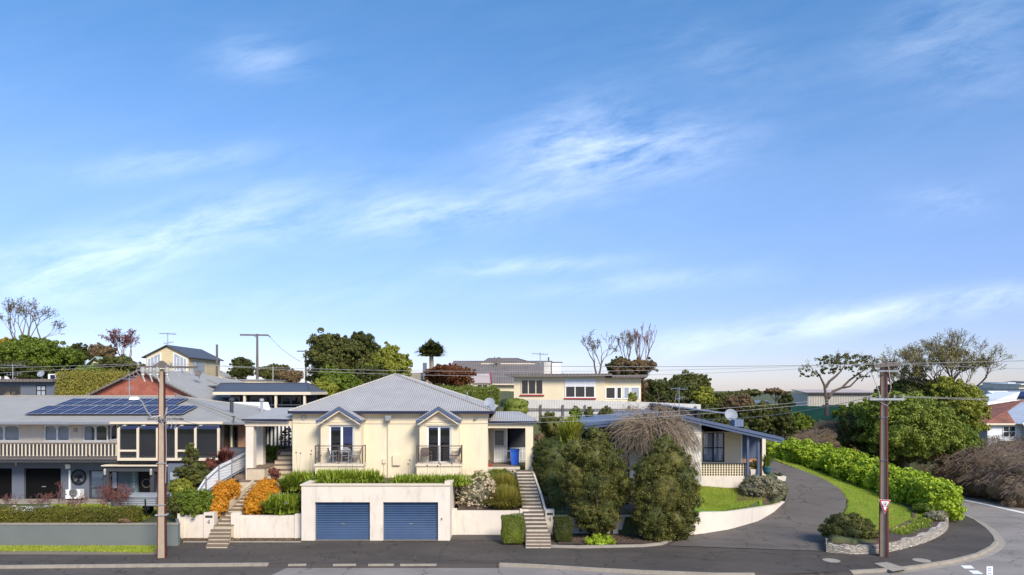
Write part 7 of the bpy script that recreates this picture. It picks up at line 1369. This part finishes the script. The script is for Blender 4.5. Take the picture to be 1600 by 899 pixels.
# ------------------------------------------------------------------ trees on the hill
T = tree
T('leafy_tree', 'tall olive grey gum-like tree in the clump behind the cream house', 527, 106, 517, 622, 640, 74, 'olive', .26, 16000, 13, jag=.34)
T('leafy_tree', 'dark pointed tree top behind the big clump', 566, 62, 515, 585, 640, 80, 'dark', .26, 7000, 7)
T('leafy_tree', 'rounded yellow-green tree at the right of the big clump', 608, 72, 534, 622, 640, 72, 'lime', .24, 12000, 9)
T('leafy_tree', 'lower yellow-green tree in front of the big clump', 532, 84, 570, 652, 660, 66, 'green', .24, 10000, 9)
T('leafy_tree', 'small lime-tipped tree at the left foot of the big clump', 505, 44, 585, 640, 650, 63, 'lime', .2, 4500, 6)
T('leafy_tree', 'dark green tree filling the middle of the big clump', 575, 80, 565, 640, 660, 70, 'dark', .24, 8000, 8)
T('leafy_tree', 'small dark scraggly tree left of the T-shaped pole', 378, 44, 557, 600, 610, 92, 'dark', .28, 3500, 7, core=.6)
T('leafy_tree', 'low spreading olive tree right of the T-shaped pole', 428, 60, 565, 602, 612, 93, 'olive', .28, 5000, 8)
T('leafy_tree', 'brownish tree between the T-shaped pole and the big clump', 452, 50, 572, 606, 612, 90, 'brown', .28, 3500, 6)
T('leafy_tree', 'large spreading green tree at the upper left', 62, 120, 523, 592, 610, 82, 'green', .28, 15000, 11)
T('leafy_tree', 'yellow-leaved tree at the very left edge', 4, 34, 524, 572, 600, 84, 'yellow', .26, 4000, 6)
T('leafy_tree', 'dark conifer-like tree right of the large spreading green tree', 112, 60, 532, 590, 605, 88, 'dark', .26, 5500, 7)
T('leafy_tree', 'low green tree in front of the pale green roof', 138, 48, 566, 600, 612, 80, 'green', .22, 4500, 6)
T('leafy_tree', 'brown and olive tree left of the cream gabled house', 190, 74, 552, 602, 615, 86, 'olive', .26, 7000, 8)
T('leafy_tree', 'reddish brown leafed tree behind the pale green roof', 158, 48, 534, 572, 600, 100, 'brown', .28, 3500, 6)
T('leafy_tree', 'dark green tree low at the left edge above the dark flat house', 20, 80, 560, 596, 610, 72, 'dark', .24, 7000, 8)
T('leafy_tree', 'dark low tree between the dark flat house and clipped hedge block', 55, 60, 572, 598, 606, 70, 'dark', .24, 5000, 7)
T('red_bush_tree', 'rounded red and green leafed tree in front of the brown roof', 703, 84, 569, 612, 618, 63, 'red', .17, 11000, 9)

T('leafy_tree', 'dark brownish tree with ivy under the bare poplar', 990, 78, 556, 605, 640, 72, 'brown', .24, 6500, 8, core=.6)
T('leafy_tree', 'dense dark tree top left of the bare poplars', 968, 42, 556, 592, 610, 74, 'olive', .22, 4000, 6)
T('leafy_tree', 'grey brown leafless looking tree at the end of the beige house', 1012, 40, 585, 640, 650, 66, 'dry', .2, 5000, 6, core=.5)
T('leafy_tree', 'dark rounded tree behind the white sheet fence end', 1042, 78, 590, 640, 648, 60, 'dark', .2, 9000, 8)
T('leafy_tree', 'taller olive tree behind the dark rounded tree', 1076, 66, 573, 636, 648, 66, 'olive', .22, 8000, 8)
T('leafy_tree', 'yellow-tipped small tree right of the taller olive tree', 1100, 40, 600, 640, 650, 62, 'lime', .2, 3500, 5)
bush('leafy_shrub', 'small yellow-green shrub before the beige house wing', 'shrub', 978, 996, 610, 640, 58, 'lime', .12, 1500, 5)
spec = [(1125, 60, 610, 655, 64, 'olive'), (1155, 56, 614, 668, 62, 'brown'), (1185, 54, 622, 680, 60, 'olive'), (1218, 50, 628, 690, 61, 'dark'), (1248, 40, 640, 690, 63, 'green'), (1100, 50, 630, 668, 57, 'dark'), (1140, 60, 650, 676, 55, 'olive')]
labs = ['olive shrub tree first in the row right of the sheet fence', 'brownish shrub tree above the satellite dish of the blue roof', 'olive shrub tree below the far blue-grey roof', 'dark shrub tree left of the green fence', 'green shrub right against the green fence', 'dark shrub behind the peak of the blue roof', 'low olive shrub just behind the blue roof slope']
for (a, w_, p0, p1, Y, m_), lb in zip(spec, labs): T('shrub_tree', lb, a, w_, p0, p1, p1+8, Y, m_, .18, 6000, 7)
T('umbrella_tree', 'far flat-topped tree on the skyline left of the cream shed', 1165, 60, 607, 622, 640, 120, 'olive', .35, 2500, 8, core=.4); T('umbrella_tree', 'far small flat-topped tree just left of the cream shed', 1212, 44, 606, 620, 640, 115, 'brown', .35, 1800, 7, core=.4); T('leafy_tree', 'dark tree touching the left end of the cream shed', 1228, 28, 614, 650, 655, 74, 'dark', .22, 3500, 5)
# right tree mass
T('leafy_tree', 'bright green spreading tree behind the right pole', 1416, 150, 612, 722, 735, 52, 'spring', .2, 22000, 15, core=.45, jag=.34)
T('leafy_tree', 'dark green tree left of the right pole above the brown bank', 1345, 76, 640, 712, 722, 54, 'dark', .2, 12000, 9)
T('leafy_tree', 'mid green tree between the right pole and the shed', 1350, 84, 622, 682, 722, 60, 'green', .2, 12000, 9)
T('leafy_tree', 'yellow-green tree mass left of the red tiled cottage', 1484, 98, 588, 700, 722, 58, 'lime', .2, 20000, 14, core=.45, jag=.36)
T('leafy_tree', 'dark green ivy-clad tree in the middle of the right tree mass', 1444, 110, 580, 670, 722, 60, 'dark', .2, 12000, 9)
T('leafy_tree', 'olive tree reaching up behind the right pole', 1405, 84, 592, 660, 720, 63, 'olive', .2, 8000, 8)
T('leafy_tree', 'shaded green undergrowth tree above the side road bend', 1478, 96, 650, 738, 745, 55, 'green', .17, 12000, 9)
T('leafy_tree', 'dark undergrowth tree behind the wavy hedge', 1400, 110, 672, 738, 748, 53, 'dark', .17, 12000, 9)
# brown banks
def bank(label, cells, mat, n, leaf=.10, tw=500, tm='twig'):
    E = [(wx(a, Y), Y, wz(b, Y)-r*.4, r*1.3, r, r*k) for a, b, Y, r, k in cells]; t = thing('dry_shrub_bank', label, 'shrubs', E[0][:3]); fol('foliage', foliage_arrays(E, n, leaf, sub=.22, jag=.22, core=.78, asp=.22), LF[mat], t); mb = MB()
    for i in range(tw):
        e = random.choice(E); a = random.uniform(0, 2*pi); h = random.uniform(.2, 1); q = math.sqrt(1-h*h); p = np.array([e[0]+e[3]*q*cos(a), e[1]-abs(e[4]*q*sin(a)), e[2]+e[5]*h]); d = np.array([random.gauss(0, 1), -.3, random.gauss(.2, .5)]); d /= np.linalg.norm(d); p2 = p+d*.35; p3 = p2+np.array([d[0]*.3, -.05, -.2]); mb.tube([p, p2, p3], .013, 3, cap=False)
    mb.build('twigs', M[tm], t)
bank('dry brown twiggy bank above the far side of the side road', [(1500, 728, 54, 2.0, .9), (1530, 722, 53, 2.2, .9), (1560, 722, 52, 2.3, .9), (1595, 728, 50, 2.3, .9), (1630, 735, 48, 2.3, .9), (1510, 745, 53.5, 1.6, .7), (1545, 745, 51, 1.7, .8), (1580, 750, 49, 1.7, .8), (1615, 760, 47, 1.8, .8), (1540, 705, 57, 2.2, .8), (1575, 703, 56, 2.2, .8), (1610, 708, 54, 2.2, .8)], 'dry', 34000, .16, 4200)
bank('reddish brown dry slope below the green fence', [(1230, 690, 62, 1.6, .6), (1255, 680, 63, 1.9, .7), (1280, 670, 64, 2.1, .7), (1305, 668, 64, 2.0, .7), (1290, 682, 61, 2, .7), (1265, 692, 60, 1.7, .6), (1318, 684, 61, 1.8, .7)], 'brown', 18000, .14, 1800)
for k, (a, b, c, d, Y, m_) in enumerate(((1475, 1520, 690, 735, 55, 'olive'), (1490, 1530, 665, 712, 57, 'green'))): bush('leafy_shrub', ['olive shrub where the dry bank meets the trees', 'green shrub climbing the trees left of the dry bank'][k], 'shrub', a, b, c, d, Y, m_, .14, 3500, 6)
# bare and sparse trees
def bare(label, px, pbase, ptop, Y, r, dirs, depth=5, spread=.5, up=.15, mat='twig', l=None, kids=(2, 3), leafm=None, lk=1, lsize=.2, seedv=1, shrink=.74, name='bare_tree', wig=.3):
    random.seed(seedv); x = wx(px, Y); zb, zt = wz(pbase, Y), wz(ptop, Y); t = thing(name, label, 'tree', (x, Y, zb)); mb = MB(); ends = []; H = zt-zb; l = l or H*.3
    mb.tube([(x, Y, zb-.5), (x, Y, zb+H*.12)], [r*1.3, r], 7, cap=False)
    for dx, dz in dirs: branches(mb, (x, Y, zb+H*.08), (dx, random.uniform(-.25, .25), dz), l, r*.7, depth, spread, kids, up, 5, ends, shrink, wig, .018*Y/80)
    # keep the height right
    zmax = max(v[2] for v in mb.v); k = (zt-zb)/(zmax-zb); mb.v = [(v[0], v[1], zb+(v[2]-zb)*k if v[2] > zb else v[2]) for v in mb.v]; mb.build('branches', M[mat], t)
    if leafm:
        e = np.array([(q[0], q[1], zb+(q[2]-zb)*k) for q in ends]); P = np.repeat(e, lk, 0)+rng.normal(0, lsize*.7, (len(e)*lk, 3)); V, Q = leaves(P, rng.normal(size=P.shape), lsize); fol('leaves', (V, Q), LF[leafm], t)
    return t
bare('bare twisted tree with a few dark leaves at the top left', 46, 560, 462, 84, .22, [(-.8, 1), (-.25, 1), (.2, 1), (.7, .9)], 5, .55, .12, leafm='olive', lk=1, lsize=.2, seedv=3)
bare('bare purplish tree left of the cream gabled house', 196, 585, 513, 92, .2, [(-.5, 1), (0, 1), (.4, 1)], 5, .5, .18, mat='twigred', leafm='purple', lk=2, lsize=.2, seedv=8)
bare('slender bare tree right of the beige house chimneys', 934, 600, 516, 74, .17, [(-.25, 1), (.25, 1)], 5, .5, .1, leafm='olive', lk=1, lsize=.14, seedv=12, mat='bark')
bare('bare poplar-like tree left of the tallest bare poplar', 979, 590, 512, 75, .15, [(-.2, 1), (.1, 1)], 5, .34, .32, seedv=15, leafm='olive', lk=1, lsize=.12, kids=(2, 3))
bare('tallest bare reddish poplar above the brown tree', 1003, 600, 505, 74, .16, [(-.12, 1), (.02, 1), (.15, 1)], 5, .22, .5, mat='twigred', seedv=17)
bare('open-branched tree with scattered leaves above the right pole', 1478, 640, 513, 60, .26, [(-.8, .9), (-.35, 1), (.15, 1), (.6, .9), (1.0, .75)], 6, .5, .14, leafm='tussock', lk=1, lsize=.13, kids=(2, 4), seedv=21, name='sparse_tree', mat='bark', shrink=.76)
bare('half bare tree with thin leaves left behind the right pole top', 1408, 650, 545, 62, .18, [(-.7, .9), (0, 1), (.6, .9)], 5, .5, .14, leafm='olive', lk=1, lsize=.14, kids=(2, 4), seedv=23, name='sparse_tree', mat='bark')
# flat topped tree over the shed, shaped by hand
random.seed(31); Yt = 68; t = thing('umbrella_tree', 'leaning flat-topped tree with twisted trunk in front of the cream shed', 'tree', (wx(1292, Yt), Yt, 5)); U = lambda a, b, dy=0: (wx(a, Yt), Yt+dy, wz(b, Yt)); mb = MB()
mb.tube([U(1291, 650), U(1292, 634), U(1295, 621), U(1303, 612, .2), (U(1318, 606, .3)), U(1330, 594, .3), U(1345, 582), U(1360, 572)], [.24, .2, .17, .14, .12, .1, .07, .04], 7)
mb.tube([U(1292, 632), U(1290, 616), U(1288, 602), U(1281, 588), U(1274, 578)], [.17, .14, .11, .08, .04], 6); mb.tube([U(1290, 606), U(1296, 596), U(1306, 588), U(1314, 580), U(1320, 570)], [.15, .13, .11, .08, .04], 6); mb.tube([U(1318, 606), U(1328, 604), U(1338, 594), U(1346, 588)], [.12, .1, .07, .04], 5)
for a, b in ((1274, 578), (1284, 570), (1300, 566), (1320, 570), (1340, 572), (1355, 570), (1346, 588)): branches(mb, U(a, b+8), (random.uniform(-.6, .6), 0, 1), .8, .06, 3, .7, (2, 3), .1)
mb.build('trunk', M['bark'], t); E = []
for a, b, r_ in ((1264, 574, .7), (1272, 583, .6), (1283, 568, .7), (1295, 562, .8), (1290, 580, .6), (1310, 563, .9), (1325, 562, 1.0), (1340, 563, 1.0), (1353, 565, 1.0), (1360, 574, .8), (1344, 574, .8), (1330, 572, .7), (1302, 575, .5), (1345, 586, .6), (1262, 586, .45)): E.append((*U(a, b, random.uniform(-1, 1)), r_*1.2, r_*1.2, r_*.45))
fol('crown', foliage_arrays(E, 5200, .17, sub=.5, jag=.3, core=0, per=14), LF['olive'], t)
# palm
Yp = 96; t = thing('palm_tree', 'single palm-like cabbage tree on the skyline above the parapet building', 'palm', (wx(675, Yp), Yp, 8)); MB().tube([(wx(676, Yp), Yp, 7.5), (wx(674, Yp), Yp, wz(560, Yp)), (wx(674.5, Yp), Yp, wz(548, Yp))], [.38, .3, .24], 8).build('trunk', M['barkpale'], t)
V, Q = [], []; o = 0
for a, b in ((667, 544), (682, 544), (674, 540), (663, 550), (686, 550), (674, 549), (667, 555), (682, 555)):
    v, q = blades([(wx(a, Yp), Yp+random.uniform(-.8, .8), wz(b, Yp)-.2)], 240, 1.7, .2, .8, 1.1, .2); V.append(v); Q.append(q+o); o += len(v)
fol('fronds', (np.concatenate(V), np.concatenate(Q)), LF['dark'], t)
# bare twiggy plants over the pale yard wall at the left
for k, px in enumerate((8, 24, 42)): bare(['bare twiggy shrub at the left edge over the pale yard wall', 'bare twiggy shrub in the middle of the pale yard wall', 'bare twiggy shrub at the right end of the pale yard wall'][k], px, 648, 612, 54, .05, [(-.6, 1), (0, 1), (.6, 1)], 4, .6, .1, mat='weep', seedv=40+k, name='bare_shrub')
# ------------------------------------------------------------------ wear and litter on the street
sheet('road_patch', [unp(*p, flat(.119)) for p in ((1075, 846), (1268, 848), (1270, 852), (1074, 850))], .1225, 'road_dark')
sheet('road_patch', [unp(*p, flat(.0)) for p in ((905, 899), (1010, 899.5), (1012, 905), (900, 905))], .005, 'road_dark')
n_ = 1100; x_ = rng.uniform(-22, 16, n_); y_ = np.where(rng.random(n_) < .5, 35.3-rng.exponential(.5, n_), 31.9+rng.exponential(.3, n_)); y_ = np.clip(y_, 31.7, 35.3)
V, Q = leaves(np.stack([x_, y_, np.full(n_, .135)], 1), rng.normal(size=(n_, 3))*.25+np.array([0, 0, 1]), .055); tag(link_mesh('leaf_litter', raw_mesh('leaf_litter', V, Q), LF['brown']), 'small dry leaves scattered over the dark footpath', 'leaf litter', kind='stuff')
n_ = 1500; px_ = rng.uniform(0, 1, n_); P = []
V, Q = leaves(np.stack([x_ := rng.uniform(1.9, 8.3, n_), y_ := rng.uniform(35.3, 37.1, n_), np.full(n_, .18)], 1), rng.normal(size=(n_, 3))*.3+np.array([0, 0, 1]), .08); tag(link_mesh('leaf_litter', raw_mesh('leaf_litter', V, Q), LF['dry']), 'brown bark mulch and leaves in the bed below the big bushes', 'leaf litter', kind='stuff')
n_ = 1500
V, Q = leaves(np.stack([x_ := rng.uniform(-17.2, -11.2, n_), y_ := rng.uniform(35.65, 36.25, n_), np.full(n_, .15)], 1), rng.normal(size=(n_, 3))*.3+np.array([0, 0, 1]), .08); tag(link_mesh('leaf_litter', raw_mesh('leaf_litter', V, Q), LF['dry']), 'brown mulch chips at the foot of the left white walls', 'leaf litter', kind='stuff')
